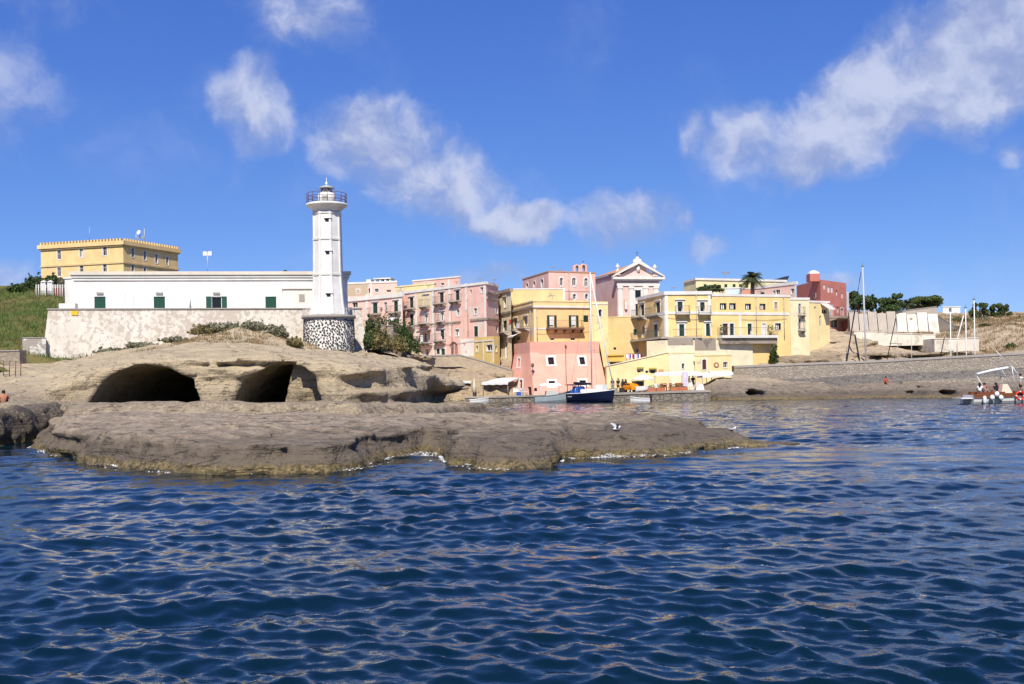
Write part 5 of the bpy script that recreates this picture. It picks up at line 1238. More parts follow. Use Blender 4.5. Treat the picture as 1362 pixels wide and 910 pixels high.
def harbour_front():
    # lower row of yellow warehouses along the quay
    zt = P(900, 469, 130).z
    r = empty('ramp_building', (P(850, 500, 131).x, 131, 0), 'yellow quayside warehouse with a sloping roofline and small hooded vents', 'building')
    A, B = P(806.5, 487.5, 131), P(889, 469, 130.2); f = Fac((A.x, A.y), (B.x, B.y)); q = MB()
    q.prism([Vector(f.w(0, .3, 0)), Vector(f.w(f.L, .3, 0)), Vector(f.w(f.L, B.z, 0)), Vector(f.w(0, A.z, 0))], Vector((0.3, 7, 0))); q.build('wall', M_CREAM, r)
    q = MB(); q.prism([Vector(f.w(0, A.z, .1)), Vector(f.w(f.L, B.z, .1)), Vector(f.w(f.L, B.z + .12, .1)), Vector(f.w(0, A.z + .12, .1))], Vector((0, 1.0, 0))); q.build('coping', M_PALE, r)
    for (x0, x1, y0, y1) in ((848, 852, 493, 495.3), (858.5, 862, 493, 496), (865, 871.2, 492.5, 496.5)):
        u0, u1, z0, z1 = f.rect(x0, y0, x1, y1); q = MB(); f.box(q, u0, u1, z0, z1, -.05, .012); q.build('vent', M_GLASS, r)
    for (x0, x1, y0, y1) in ((847, 856, 488, 490.3), (863, 873.5, 489, 491.2)):
        u0, u1, z0, z1 = f.rect(x0, y0, x1, y1); q = MB(); f.box(q, u0, u1, z0, z1, 0, .35); q.build('hood', flat('olive_hood', (.45, .38, .08)), r)
    # red lettering, too worn to read: short strokes
    u0, u1, z0, z1 = f.rect(876, 491.5, 883, 494.5); q = MB(); n = 7
    for k in range(n):
        ua = u0 + (u1 - u0) * k / n; f.box(q, ua, ua + .05, z0, z1, 0, .02); f.box(q, ua + .053, ua + .08, z0 + (z1 - z0) * (.0 if k % 3 == 0 else .45 if k % 3 == 1 else .8), z0 + (z1 - z0) * (.15 if k % 3 == 0 else .6 if k % 3 == 1 else 1), 0, .018)
    q.build('red_sign', flat('red_letters', (.5, .06, .04)), r)
    b = Bld('cream_warehouse', 'weathered cream warehouse with peeling plaster and one small window on the quay', 'building', [(889.3, 469.5, 130), (924, 470.5, 130)], .3, M_PALE, depth=6); b.win(0, 907, 483.5, 910, 490.5, 'dark', sur=.06); b.cornice(.12, .05, M_CREAM); b.build()
    b = Bld('yellow_warehouse', 'yellow warehouse with arched window and round brown emblem on the quay', 'building', [(924.3, 472.3, 129), (973, 472.3, 130)], .3, M_CREAM, depth=6)
    b.win(0, 934, 478, 939.3, 491.5, 'closed', M_BROWN, arch=True, sur=.14); b.win(0, 962, 481.5, 967.5, 489.5, 'dark', sur=.06)
    f = b.F[0]; u, z = f.uz(952.8, 485.8)
    for nm, R0, m, o in (('emblem', .34, flat('emblem_brown', (.22, .08, .03)), .03), ('emblem_ring', .24, flat('emblem_ochre', (.55, .25, .06)), .045), ('emblem_centre', .13, M_WOODW, .06)):
        q = MB(); n = 20; pts = [Vector(f.w(u + R0 * math.cos(6.283 * k / n), z + R0 * math.sin(6.283 * k / n), o)) for k in range(n)]; q.prism(pts, Vector((-f.n.x, -f.n.y, 0)) * (o + .01)); par = q.build(nm, m, b.root if nm == 'emblem' else emb)
        if nm == 'emblem': emb = par
    b.cornice(.12, .06, M_CREAM); b.build()
    # big blank base under the yellow houses
    b = Bld('bastion_wall', 'tall cream retaining wall with stained plaster under the yellow houses', 'wall', [(860, 449.5, 136.3), (886, 449.5, 133.8), (1001, 455, 139)], .3, M_PALE, depth=5, top=P(930, 450, 134.5).z - .2)
    f, g = b.F
    for (x0, y0, x1, y1) in ((888, 449.5, 922, 459), (924, 449.5, 952, 466)): b.panel(1, x0, y0, x1, y1, M_GREYC, .03 , 'stain_course')
    b.build()
    b = Bld('kiosk_shed', 'small yellow shed with flat roof at the foot of the big yellow wall', 'shed', [(808, 471.5, 139), (830, 471.5, 138)], 1, plaster('shed_yellow', (.70, .48, .12), .2), depth=3); b.win(0, 810, 481, 828, 487, 'dark', name='shop_front'); b.band(0, 472.5, .12, plaster('shed_roof', (.62, .42, .12)), .2); b.build()
harbour_front()
# ================================================================== GROUND OF THE TOWN, QUAY, WALLS
def height_sheet(name, mat, ctrl, x0, x1, y0, y1, h, amp=.25, sm=.4, clipf=None, label=None):
    f = rbf(ctrl, sm); xs = np.arange(x0, x1 + h, h); ys = np.arange(y0, y1 + h, h); X, Y = np.meshgrid(xs, ys, indexing='ij')
    Z = f(X, Y) + amp * fbm(X * .22, Y * .22, X * 0 + 2, 4) + amp * .4 * fbm(X * .9, Y * .9, X * 0 + 5, 3)
    if clipf is not None: Z = clipf(X, Y, Z)
    i = np.arange(X.size).reshape(X.shape)
    o = np_mesh(name, np.stack([X, Y, Z], -1).reshape(-1, 3), np.stack([i[:-1, :-1], i[1:, :-1], i[1:, 1:], i[:-1, 1:]], -1).reshape(-1, 4), mat); tag(o, kind='structure')
    return o, (xs, ys, Z)
def sampler(g):
    xs, ys, Z = g
    def s(x, y):
        i = min(max((x - xs[0]) / (xs[1] - xs[0]), 0), len(xs) - 1.001); j = min(max((y - ys[0]) / (ys[1] - ys[0]), 0), len(ys) - 1.001)
        a, b = int(i), int(j); u, v = i - a, j - b
        return Z[a, b] * (1 - u) * (1 - v) + Z[a + 1, b] * u * (1 - v) + Z[a, b + 1] * (1 - u) * v + Z[a + 1, b + 1] * u * v
    return s
M_EARTH = rock_mat('harbour_tuff', (.30, .23, .15), (.40, .31, .20), (.47, .37, .25), 4.0, guano=0, zd=-1)
def soil(name, a, b, c):
    m, T = mat_new(name); pos = T.n('ShaderNodeNewGeometry').outputs['Position']; n = T.noise(pos, .25, 5.0, .6); n2 = T.noise(pos, 2.5, 5.0, .65)
    col = T.mix(T.smooth(n, .38, .62), a, b); col = T.mix(T.m('MULTIPLY', T.smooth(n2, .5, .75), .7), col, c)
    return finish(m, T, col, .95, .1, n2, .8, .25)
M_DRY = soil('dry_scrub_ground', (.20, .15, .07), (.25, .16, .085), (.10, .10, .04))
M_GRASSY = soil('green_hill_ground', (.09, .11, .03), (.16, .14, .055), (.06, .08, .02))

town_ctrl = [pz(490, 476, 116), pz(520, 470, 124), pz(500, 440, 140), pz(522, 458, 140), pz(545, 480, 138), pz(560, 484, 142), pz(600, 485, 142), pz(640, 489, 141), pz(675, 498, 139),
    pz(600, 478, 150), pz(660, 482, 147), pz(545, 480, 150), pz(550, 478, 158), pz(575, 478, 154), pz(525, 474, 150), pz(560, 482, 147), pz(620, 479, 147), pz(540, 494, 126), pz(560, 502, 129), pz(600, 509, 133), pz(640, 511, 135), pz(676, 514, 136), pz(470, 440, 150), pz(470, 400, 175),
    (5, 134, .6), (20, 134, .8), (10, 142, 2.5), (25, 142, 2.5), (20, 155, 6), (0, 160, 7), (30, 134, 1.2),
    pz(1008, 484, 140), pz(1040, 462, 147), pz(1072, 444, 150), pz(1100, 438, 152), pz(1108, 470, 144), pz(1060, 482, 139), pz(1130, 481, 139), pz(1128, 450, 156), pz(985, 470, 150),
    pz(1150, 478, 139), pz(1250, 475, 139), pz(1300, 473, 138), pz(1362, 470, 137), pz(1190, 463, 151), pz(1250, 473, 149), pz(1300, 474, 146), pz(1190, 441, 163), pz(1240, 438, 164),
    pz(1260, 436, 170), pz(1290, 440, 165), pz(1320, 432, 160), pz(1362, 440, 150), pz(1330, 455, 148), pz(1362, 422, 178), pz(1300, 424, 185), pz(1260, 420, 195), pz(1200, 420, 195), pz(1340, 421, 182),
    (60, 260, 15), (120, 260, 15), (0, 200, 14), (30, 200, 14), (60, 200, 15), (-30, 200, 14), (0, 300, 12), (120, 200, 14), (130, 150, 7), (120, 128, 4), (-40, 300, 12)]
def town_clip(X, Y, Z):
    fx = [-42, -9, -8, -4, 7, 18, 24.5, 25.5, 27, 36, 50, 66, 90, 128]; fy = [121, 121, 136, 135, 132, 129, 126, 135, 134, 131.5, 129.8, 127.6, 125.8, 123]
    return np.where(Y < np.interp(X, fx, fy), -2.0, Z)
town, townG = height_sheet('town_hill', M_EARTH, town_ctrl, -42, 128, 121, 300, .8, .45, clipf=town_clip)
TOWN_Z = sampler(townG)
def bank_density(amp, low=-.1):
    f = rbf(town_ctrl, .4)
    def fn(X, Y, zs):
        H = f(X, Y); H = np.where(Y < np.interp(X, [-18, -9, -8, -1, 28, 29], [121, 124, 138, 137, 137, 120]), -3.0, H)
        out = np.empty(X.shape + (len(zs),), np.float32); big = fbm(X * .16, Y * .16, X * 0 + 3, 3)
        for k, z in enumerate(zs):
            zz = np.full(X.shape, z); st = vnoise(X * .1 + 5, Y * .1, zz * 1.5); st2 = vnoise(X * .25, Y * .25, zz * 3.1 + 8)
            out[:, :, k] = H + low - z + .5 * big + amp * (.75 * st + .3 * st2) + .35 * fbm(X * .5, Y * .5, zz * .7, 4, .55) - .4 * np.exp(-(vnoise(X * .22 + 2, Y * .2, zz * .6) / .07) ** 2)
        return out
    return fn
M_BANK = rock_mat('bank_rock', (.20, .155, .105), (.32, .25, .17), (.42, .335, .23), 5.5, guano=0, zd=-1)
rock_object('rock_bank', M_BANK, 29, 64, 135.5, 151, 2.0, 11, .24, bank_density(1.5, -.1))
rock_object('harbour_cliff', M_BANK, -18, -1.0, 122.5, 141, -.3, 7, .22, bank_density(1.3, .25))
# quay
M_QUAY = stonework('quay_stone', (.22, .19, .15), (.32, .28, .22), (.14, .12, .10), 1.6)
M_QTOP = plaster('quay_paving', (.36, .32, .27), .4, patch=(.26, .23, .19), pamt=.3)
def quay():
    pts = [(618, 134.5), (690, 131.5), (760, 127.4), (830, 123.2), (908, 119.2), (945, 119.5)]; tops = [.72, .78, .86, 1.0, 1.15, 1.15]
    fr = [Vector((P(x, 533, d).x, d, 0)) for x, d in pts]; b = MB()
    for k in range(5):
        a, c = fr[k], fr[k + 1]; za, zc = tops[k], tops[k + 1]
        b.cur = 0; b.quad((a.x, a.y, -.6), (c.x, c.y, -.6), (c.x, c.y, zc - .22), (a.x, a.y, za - .22))
        b.cur = 1; n = Vector((c.y - a.y, -(c.x - a.x), 0)).normalized() * .1
        b.quad((a.x + n.x, a.y + n.y, za - .22), (c.x + n.x, c.y + n.y, zc - .22), (c.x + n.x, c.y + n.y, zc), (a.x + n.x, a.y + n.y, za)); b.quad((a.x, a.y, za - .22), (c.x, c.y, zc - .22), (c.x + n.x, c.y + n.y, zc - .22), (a.x + n.x, a.y + n.y, za - .22))
        b.quad((a.x + n.x, a.y + n.y, za), (c.x + n.x, c.y + n.y, zc), (c.x * 1.14, c.y * 1.14, zc), (a.x * 1.1, a.y * 1.1, za))
    o = b.build('quay', [M_QUAY, M_QTOP]); tag(o, kind='structure')
    return lambda x: float(np.interp(x, [v.x for v in fr], tops)), lambda x: float(np.interp(x, [v.x for v in fr], [v.y for v in fr]))
QZ, QY = quay()
def qp(px, back):
    """a point on the quay paving: photograph column px, metres back from its edge"""
    x = P(px, 525, 127).x
    for _ in range(4): d = QY(x) + back; x = P(px, 525, d).x
    return Vector((x, d, QZ(x)))

def strip_wall(name, label, line, bottoms, mats, thick=.6, cope=.16, cat='wall', copemat=None):
    """wall following (px,py_top,D) points down to z bottoms; parts wall + coping"""
    T_ = [P(*l) for l in line]; r = empty(name, (T_[0].x, T_[0].y, bottoms[0]), label, cat); b = MB(); c = MB()
    off = Vector((0, thick, 0))
    for k in range(len(T_) - 1):
        A, B = T_[k], T_[k + 1]; A0, B0 = Vector((A.x, A.y, bottoms[k])), Vector((B.x, B.y, bottoms[k + 1]))
        b.hexa([A0, B0, B0 + off, A0 + off, A, B, B + off, A + off])
        e = Vector((0, -.08, 0)); u = Vector((0, 0, cope)); c.hexa([A + e, B + e, B + off - e, A + off - e, A + e + u, B + e + u, B + off - e + u, A + off - e + u])
    b.build('wall', mats, r); c.build('coping', copemat or M_COPING, r); return r
M_RUBBLE = stonework('rubble_wall', (.40, .32, .23), (.50, .41, .30), (.46, .38, .28), 2.6)
strip_wall('ramp_parapet', 'rubble stone parapet of the ramp running down towards the salmon tower', [(546, 474.5, 139.5), (590, 473.5, 141), (612, 473, 141), (645, 482, 140), (682, 493.5, 138)], [P(546, 488, 139.5).z, P(590, 488, 141).z, P(612, 488, 141).z, P(645, 496, 140).z, P(682, 506, 138).z], M_RUBBLE, .7)
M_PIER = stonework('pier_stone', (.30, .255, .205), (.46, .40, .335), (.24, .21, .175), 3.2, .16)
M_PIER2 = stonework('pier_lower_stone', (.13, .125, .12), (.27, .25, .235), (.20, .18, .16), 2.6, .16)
pr = strip_wall('harbour_mole', 'long grey rubble harbour wall with a rounded coping on the right', [(976, 489.5, 132.5), (1060, 486, 130), (1160, 482.5, 128), (1270, 476.5, 126), (1380, 470.5, 124), (1500, 464, 122)], [1.2] * 6, M_PIER, 1.4, .28)
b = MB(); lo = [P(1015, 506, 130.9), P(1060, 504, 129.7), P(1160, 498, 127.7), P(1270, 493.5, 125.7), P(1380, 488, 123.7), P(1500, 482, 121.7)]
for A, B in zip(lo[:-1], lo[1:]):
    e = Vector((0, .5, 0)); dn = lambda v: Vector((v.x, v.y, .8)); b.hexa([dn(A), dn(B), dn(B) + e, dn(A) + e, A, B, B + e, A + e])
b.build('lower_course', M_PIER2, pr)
b = MB(); wk = [P(1200, 508, 126.5), P(1290, 503, 124.6), P(1380, 498, 122.8), P(1500, 492, 120.8)]
for A, B in zip(wk[:-1], wk[1:]):
    e = Vector((0, 1.2, 0)); dn = lambda v: Vector((v.x, v.y, .8)); b.hexa([dn(A), dn(B), dn(B) + e, dn(A) + e, A, B, B + e, A + e])
b.build('walkway', M_PIER, pr)

# right-hand terraces
M_LIME = plaster('lime_wall', (.68, .62, .52), .35, patch=(.52, .46, .37), pamt=.25, pscale=.6, streak=.3)
M_GREYW = plaster('grey_buttress_wall', (.42, .37, .31), .4, streak=.4)
strip_wall('terrace_wall', 'white limewashed terrace wall above the undercut rock', [(1136, 441, 150.5), (1180, 441.5, 150.5), (1181, 443.5, 150.5), (1244, 445.5, 150)], [P(1136, 459, 150).z, P(1180, 460, 150).z, P(1181, 460, 150).z, P(1244, 459, 150).z], M_LIME, 8, .1, copemat=M_LIME)
strip_wall('terrace_wall', 'lower white limewashed wall beside the row of white masts', [(1243, 451.5, 146), (1302, 450, 144.5)], [3.5, 3.5], M_LIME, 6, .12, copemat=M_LIME)
def buttressed(name, label, x0, x1, ytop, ybot, D0, D1, n, mat):
    A, B = P(x0, ytop, D0), P(x1, ytop, D1); zt = (A.z + B.z) / 2; zb = P(x0, ybot, D0).z - 1.0; f = Fac((A.x, A.y), (B.x, B.y)); r = empty(name, (A.x, A.y, zb), label, 'wall')
    b = MB(); f.box(b, 0, f.L, zb, zt - .5, -1.2, 0); b.build('wall', mat, r); w = f.L / n
    for k in range(n):
        u = k * w; b = MB(); hh = .0 if k % 2 == 0 else .25
        pr = [Vector(f.w(u + .02, zb, 0.0)), Vector(f.w(u + .02, zb, 1.5 + .25 * (k % 2))), Vector(f.w(u + .02, zt - hh, .12)), Vector(f.w(u + .02, zt - hh, -.8)), Vector(f.w(u + .02, zb, -.8))]
        b.prism(pr, Vector((f.t.x, f.t.y, 0)) * (w * .93)); b.build('buttress', mat, r)
    return r
buttressed('buttress_wall', 'grey battlemented wall with sloping buttresses above the white terrace', 1129, 1191, 415, 441, 163, 162, 5, M_GREYW)
buttressed('buttress_wall', 'bright white battlemented wall with sloping buttresses, end of the terrace', 1191.5, 1247, 416, 441, 162, 161, 4, M_LIME)
strip_wall('roof_wall', 'grey sloping wall top behind the white buttressed wall', [(1200, 414, 172), (1246, 408, 172)], [8, 8], M_GREYW, 3, .1)
strip_wall('stair_wall', 'grey stair parapet sloping down right of the white buttresses', [(1247, 421, 163), (1280, 441, 158)], [8, 6], M_GREYW, 1.2, .12)
def hill_house(label, x0, x1, yt, D, wins, mat=M_WHITE, name='hill_cottage'):
    b = Bld(name, label, 'house', [(x0, yt, D), (x1, yt, D)], 9, mat, depth=5)
    for w in wins: b.win(0, *w, 'dark')
    b.cornice(.15, .1); b.build()
hill_house('low white cottage on the hill behind the pine', 1254, 1277, 408, 205, [(1262, 410, 1266, 415)])
hill_house('white cottage with one window between the two round trees on the right', 1303, 1317, 416, 190, [(1307, 418.5, 1310.5, 423)])
hill_house('small pinkish shed near the right edge of the hill', 1338, 1352, 417.5, 195, [], plaster('shed_pink', (.5, .3, .22)), 'hill_shed')

# left hill
left_ctrl = [pz(0, 447, 118), pz(30, 447, 119), pz(0, 384, 152), pz(40, 381, 152), pz(80, 385, 146), pz(85, 440, 124), pz(60, 408, 136), pz(0, 415, 136), pz(0, 474, 108), pz(30, 476, 110), pz(100, 385, 150), pz(60, 500, 108), pz(0, 495, 100),
             pz(-120, 384, 152), pz(-120, 474, 105), pz(60, 405, 220), pz(-60, 405, 220), (-60, 250, 18), (-100, 250, 18), (-45, 180, 16), (-45, 135, 11), pz(100, 470, 118)]
lh, lhG = height_sheet('grassy_hill', M_GRASSY, left_ctrl, -125, -46, 99, 250, .7, .4)
LH_Z = sampler(lhG)
M_RUIN = stonework('ruin_stone', (.30, .25, .19), (.38, .32, .25), (.26, .22, .17), 1.8)
strip_wall('ruined_wall', 'low grey ruined wall below the grassy hill at the left edge', [(-40, 468, 106), (26, 467, 107)], [2.5, 2.5], M_RUIN, 1.5, .1)
for k, (x, lab) in enumerate(((58.5, 'left of two pale stone gate posts below the castle shrubs'), (67.5, 'right of two pale stone gate posts, nearer the white annex'))):
    c = P(x, 386, 143); t = P(x, 373.5, 143); b = MB(); b.box((c.x - .32, c.y - .3, LH_Z(c.x, c.y) - .5), (c.x + .32, c.y + .3, t.z - .25)); r = empty('gate_post', c, lab, 'post'); b.build('shaft', M_TRIM, r)
    b = MB(); b.lathe((c.x, c.y, t.z - .25), [(.4, 0), (.4, .12), (.25, .22), (.05, .3)], 12); b.build('cap', M_TRIM, r)
b = MB()
for x in np.arange(48, 88, 3.2):
    c = P(x, 384, 142); b.tube([(c.x, c.y, LH_Z(c.x, c.y) - .3), (c.x, c.y, c.z + .55)], .05, 5)
b.tube([P(48, 379.5, 142), P(88, 379.5, 142)], .035, 4); b.tube([P(48, 382, 142), P(88, 382, 142)], .03, 4)
o = b.build('hill_fence', flat('white_rail', (.7, .69, .66))); tag(o, 'thin white post fence along the crest below the castle', 'fence')
strip_wall('red_kerb', 'low reddish brick kerb between the gate posts and the annex', [(70, 381.5, 142.5), (84, 381, 142)], [14, 14], flat('brick_red', (.35, .13, .09), var=.4), .4, .05)

# ================================================================== PLANTS
bpy.context.view_layer.update()
def GROUND(x, y):
    best = None
    for nm in ('headland', 'town_hill', 'grassy_hill', 'rock_ledge', 'rock_bank', 'harbour_cliff'):
        o = bpy.data.objects[nm]; ok, loc, n, i = o.ray_cast(Vector((x, y, 60)), Vector((0, 0, -1)))
        if ok and (best is None or loc.z > best): best = loc.z
    return best
def foliage_mat(name, a, b, c=None, big=None):
    m, T = mat_new(name); pos = T.n('ShaderNodeNewGeometry').outputs['Position']
    n = T.noise(pos, .9, 3.0); n2 = T.noise(pos, 11.0, 2.0)
    col = T.mix(T.smooth(n, .35, .65), a, b)
    if big: col = T.mix(T.m('MULTIPLY', T.smooth(T.noise(pos, .16, 4.0, .6), .48, .62), .75), col, big)
    col = T.mix(T.m('MULTIPLY', T.smooth(n2, .45, .75), .6), col, c or tuple(min(1, x * 1.9) for x in b))
    p = T.n('ShaderNodeBsdfPrincipled', {'Base Color': col, 'Roughness': .65, 'Specular IOR Level': .25}); tr = T.n('ShaderNodeBsdfTranslucent', {'Color': col})
    mx = T.n('ShaderNodeMixShader', {0: .25, 1: p.outputs[0], 2: tr.outputs[0]}); T.n('ShaderNodeOutputMaterial', {'Surface': mx.outputs[0]}); return m
F_DARK = foliage_mat('dark_evergreen', (.045, .075, .025), (.085, .125, .045)); F_MID = foliage_mat('green_leaves', (.045, .075, .02), (.08, .115, .035)); F_OLIVE = foliage_mat('grey_green_scrub', (.15, .155, .09), (.26, .25, .165))
F_YEL = foliage_mat('yellowing_scrub', (.16, .14, .06), (.26, .21, .09)); F_DRY = foliage_mat('dry_grass', (.24, .17, .08), (.34, .24, .12), (.2, .12, .06), big=(.17, .15, .06)); F_PALM = foliage_mat('palm_green', (.05, .07, .025), (.10, .12, .05)); F_GRASS = foliage_mat('hill_grass', (.085, .14, .03), (.14, .18, .05), big=(.20, .145, .07))
F_PINE = foliage_mat('pine_green', (.05, .085, .018), (.09, .12, .03))
M_BARK = flat('bark', (.11, .08, .055), .95, var=.4, scale=6)
def leaf_arrays(blobs, n, size, r, up=.25, shell=.55):
    """n leaf quads spread through ellipsoids (c, (rx,ry,rz))"""
    vol = np.array([b[1][0] * b[1][1] * b[1][2] for b in blobs]) ** .67; vol /= vol.sum(); w = r.choice(len(blobs), n, p=vol)
    C = np.array([b[0] for b in blobs])[w]; R_ = np.array([b[1] for b in blobs])[w]
    d = r.randn(n, 3); d /= np.linalg.norm(d, axis=1)[:, None]; rad = (shell + (1 - shell) * r.rand(n)) ** (1 / 1.5)
    p = C + d * R_ * rad[:, None] * (0.85 + .3 * r.rand(n))[:, None]
    nrm = d + r.randn(n, 3) * .7 + np.array([0, 0, up]); nrm /= np.linalg.norm(nrm, axis=1)[:, None]
    t = np.cross(nrm, r.randn(n, 3)); t /= np.linalg.norm(t, axis=1)[:, None] + 1e-9; b = np.cross(nrm, t); s = size * (.55 + .9 * r.rand(n))[:, None]
    V = np.stack([p - t * s * .55, p + b * s * .32, p + t * s * .55, p - b * s * .32], 1).reshape(-1, 3); F = np.arange(4 * n).reshape(-1, 4); return V, F
def shrub(label, px, py, D, w, h, mat, n=500, size=.16, name='shrub', seed=0, depth=None, group=None, ground=None):
    """py = foot of the plant, w,h in photograph pixels"""
    r = np.random.RandomState(seed + int(px * 7)); k = D / FPX; c = P(px, py, D); rx, rz = w * k / 2, h * k; ry = depth or max(rx * .8, .4)
    g = GROUND(c.x, c.y)
    if g is not None: rz += max(0.0, c.z - g) * .9; c.z = g - .05
    root = empty(name, c, label, 'shrub' if name == 'shrub' else name.replace('_', ' '), group); m = max(4, int(5 + rx * 3)); bl = []
    for i in range(m):
        x = (r.rand() * 2 - 1) * .8; hz = (1 - x * x * .7) * (.55 + .45 * r.rand()); bl.append((np.array(c) + np.array([x * rx, (r.rand() * 2 - 1) * .6 * ry, rz * hz * .55]), np.array([rx * (.25 + .3 * r.rand()), ry * .45, rz * hz * .45])))
    for i in range(m * 3):      # loose sprigs break the outline
        q, rr = bl[i % m]; d = r.randn(3); d[2] = abs(d[2]) * .9; d /= np.linalg.norm(d); bl.append((q + d * rr * (1.0 + .55 * r.rand()), np.array([.07, .07, .12]) + rr * .13))
    V, F = leaf_arrays(bl, int(n * 2.2), size * 1.15, r); np_mesh('foliage', V, F, mat, False, root)
    b = MB()
    for i in range(4):
        q = bl[i % m][0]; b.tube([Vector((c.x + (q[0] - c.x) * .3, q[1], c.z - .3)), Vector(q)], [.05, .02], 4)
    b.build('stem', M_BARK, root); return root
def tree(label, px, py, D, crown, mat, n=2200, size=.34, seed=0, name='tree', ground=None):
    """crown: list of (px,py,rx,ry) lobes; trunk foot at (px,py)"""
    r = np.random.RandomState(seed); k = D / FPX; c = P(px, py, D); 
    root = empty(name, c, label, 'tree'); bl = []
    for (x, y, rx, ry) in crown:
        q = P(x, y, D); sub = max(6, int(rx / 1.1))
        for i in range(sub):
            d = r.randn(3); d /= np.linalg.norm(d); e = np.array(q) + d * np.array([rx * k, rx * k * .8, ry * k]) * (.45 + .5 * r.rand())
            bl.append((e, np.array([rx * k, rx * k * .8, ry * k]) * (.2 + .24 * r.rand())))
    V, F = leaf_arrays(bl, int(n * 2.0), size * .95, r, shell=.3); np_mesh('crown', V, F, mat, False, root)
    b = MB(); foot = c - Vector((0, 0, 1.0)); mid = np.mean([e[0] for e in bl], 0); fork = Vector(c) + (Vector(mid) - Vector(c)) * .45
    rw = .16 + .012 * (P(px, py, D).z * 0 + crown[0][2]); b.tube([foot, Vector(c) + Vector((.1, 0, .3)), fork], [rw * 1.2, rw, rw * .75], 7)
    for i in range(0, len(bl), max(1, len(bl) // 8)): b.tube([fork, (fork + Vector(bl[i][0])) / 2 + Vector((0, 0, .15)), Vector(bl[i][0])], [rw * .55, rw * .35, rw * .12], 5)
    b.build('trunk', M_BARK, root); return root
def palm(label, px, py, D, ytop, spread, name='palm_tree', seed=1, nf=46):
    r = np.random.RandomState(seed); k = D / FPX; c = P(px, py, D); hub = P(px, ytop, D); L = spread * k; root = empty(name, c, label, 'palm tree')
    b = MB(); n = 9; b.tube([c + (hub - c) * (i / n) - Vector((0, 0, 1.5 if i == 0 else 0)) for i in range(n + 1)], [.34 - .01 * i + .03 * (i % 2) + (.12 if i >= n - 1 else 0) for i in range(n + 1)], 9); b.build('trunk', M_BARK, root)
    for i in range(nf):
        a = r.rand() * 6.283; el = math.radians(r.uniform(-40, 80)); l = L * (.8 + .3 * r.rand()); d = Vector((math.cos(a) * math.cos(el), math.sin(a) * math.cos(el), math.sin(el))); b = MB(); pts = []
        for s in np.linspace(0, 1, 8): pts.append(hub + d * l * s + Vector((0, 0, -l * .55 * s * s * (1 if el > -.2 else .5))))
        b.tube(pts, [.035, .03, .03, .025, .02, .02, .015, .01], 3)
        for j in range(1, 8):
            t = (pts[j] - pts[j - 1]).normalized(); side = t.cross(Vector((0, 0, 1))).normalized(); w = l * .26 * math.sin(math.pi * (.15 + .8 * j / 8))
            for q in range(4):
                o = pts[j - 1] + (pts[j] - pts[j - 1]) * (q / 4)
                for sg in (-1, 1):
                    e = o + side * sg * w + t * w * .6 - Vector((0, 0, w * .35)); b.quad(o, o + t * .06, e)
        b.build('frond', F_PALM, root)
    return root
def grass_stuff(name, label, pts, mat, hmin, hmax, seed=0, spread=.25, per=5):
    r = np.random.RandomState(seed); pts = np.asarray(pts); n = len(pts) * per; p = np.repeat(pts, per, 0) + np.c_[r.randn(n, 2) * spread, np.zeros(n)]
    a = r.rand(n) * 6.283; h = hmin + (hmax - hmin) * r.rand(n); w = .03 + .035 * r.rand(n); tx = np.c_[np.cos(a), np.sin(a), np.zeros(n)]; ln = np.c_[r.randn(n, 2) * .35 * h[:, None], h]
    V = np.stack([p - tx * w[:, None] - [0, 0, .1], p + tx * w[:, None] - [0, 0, .1], p + ln], 1).reshape(-1, 3); o = np_mesh(name, V, np.arange(3 * n).reshape(-1, 3), mat, False); tag(o, label, 'grass', kind='stuff'); return o

# skyline trees
tree('dark round tree just right of the red house', 1141, 420, 186, [(1143, 399, 16, 13), (1136, 396, 11, 10), (1150, 405, 10, 9)], F_DARK, 2300, .42, 1)
tree('dark slim tree behind the tall mast', 1161, 420, 188, [(1160, 403, 9, 12), (1163, 399, 7, 8)], F_DARK, 1100, .4, 2)
tree('big dark bushy tree above the grey buttresses', 1184, 420, 186, [(1184, 405, 16, 13), (1190, 399, 11, 9), (1174, 408, 10, 9)], F_DARK, 2600, .42, 3)
palm('small grey-green palm between the dark tree and the pine', 1207, 418, 188, 405, 14, seed=5, nf=40)
tree('flat-topped umbrella pine behind the white buttressed wall', 1233, 416, 190, [(1232, 402, 24, 9), (1244, 400, 11, 7), (1216, 407, 14, 7)], F_PINE, 3200, .36, 4, 'pine_tree')
tree('dark round tree left of the white cottage', 1301, 428, 184, [(1301, 414, 12, 11), (1306, 408, 8, 7), (1294, 417, 7, 7)], F_DARK, 1700, .4, 6)
tree('spreading low tree right of the white cottage', 1331, 426, 184, [(1325, 412, 12, 9), (1337, 414, 9, 7)], F_MID, 1700, .38, 7)
palm('tall palm tree over the yellow house roofs', 1001, 398, 168, 369.5, 19, seed=9, nf=64)
tree('low spreading dark bush on the yellow house roof terrace', 945, 393, 166, [(938, 385, 12, 4), (952, 384, 12, 4.5)], F_DARK, 1300, .36, 8)
palm('little palm tuft peeping over the white house roof', 379, 366, 135, 361, 5, seed=12, nf=16)
for k, (x, y, w, h, m, lab) in enumerate(((28, 386, 30, 12, F_MID, 'low green bush on the hill crest at the left edge'), (48, 386, 34, 22, F_DARK, 'tall dark bush on the crest below the castle'), (70, 384, 26, 22, F_MID, 'round bush between the gate posts and the castle wall'), (84, 382, 14, 14, F_OLIVE, 'small grey-green bush against the white annex'))):
    shrub(lab, x, y, 147, w, h, m, 900, .3, seed=k)
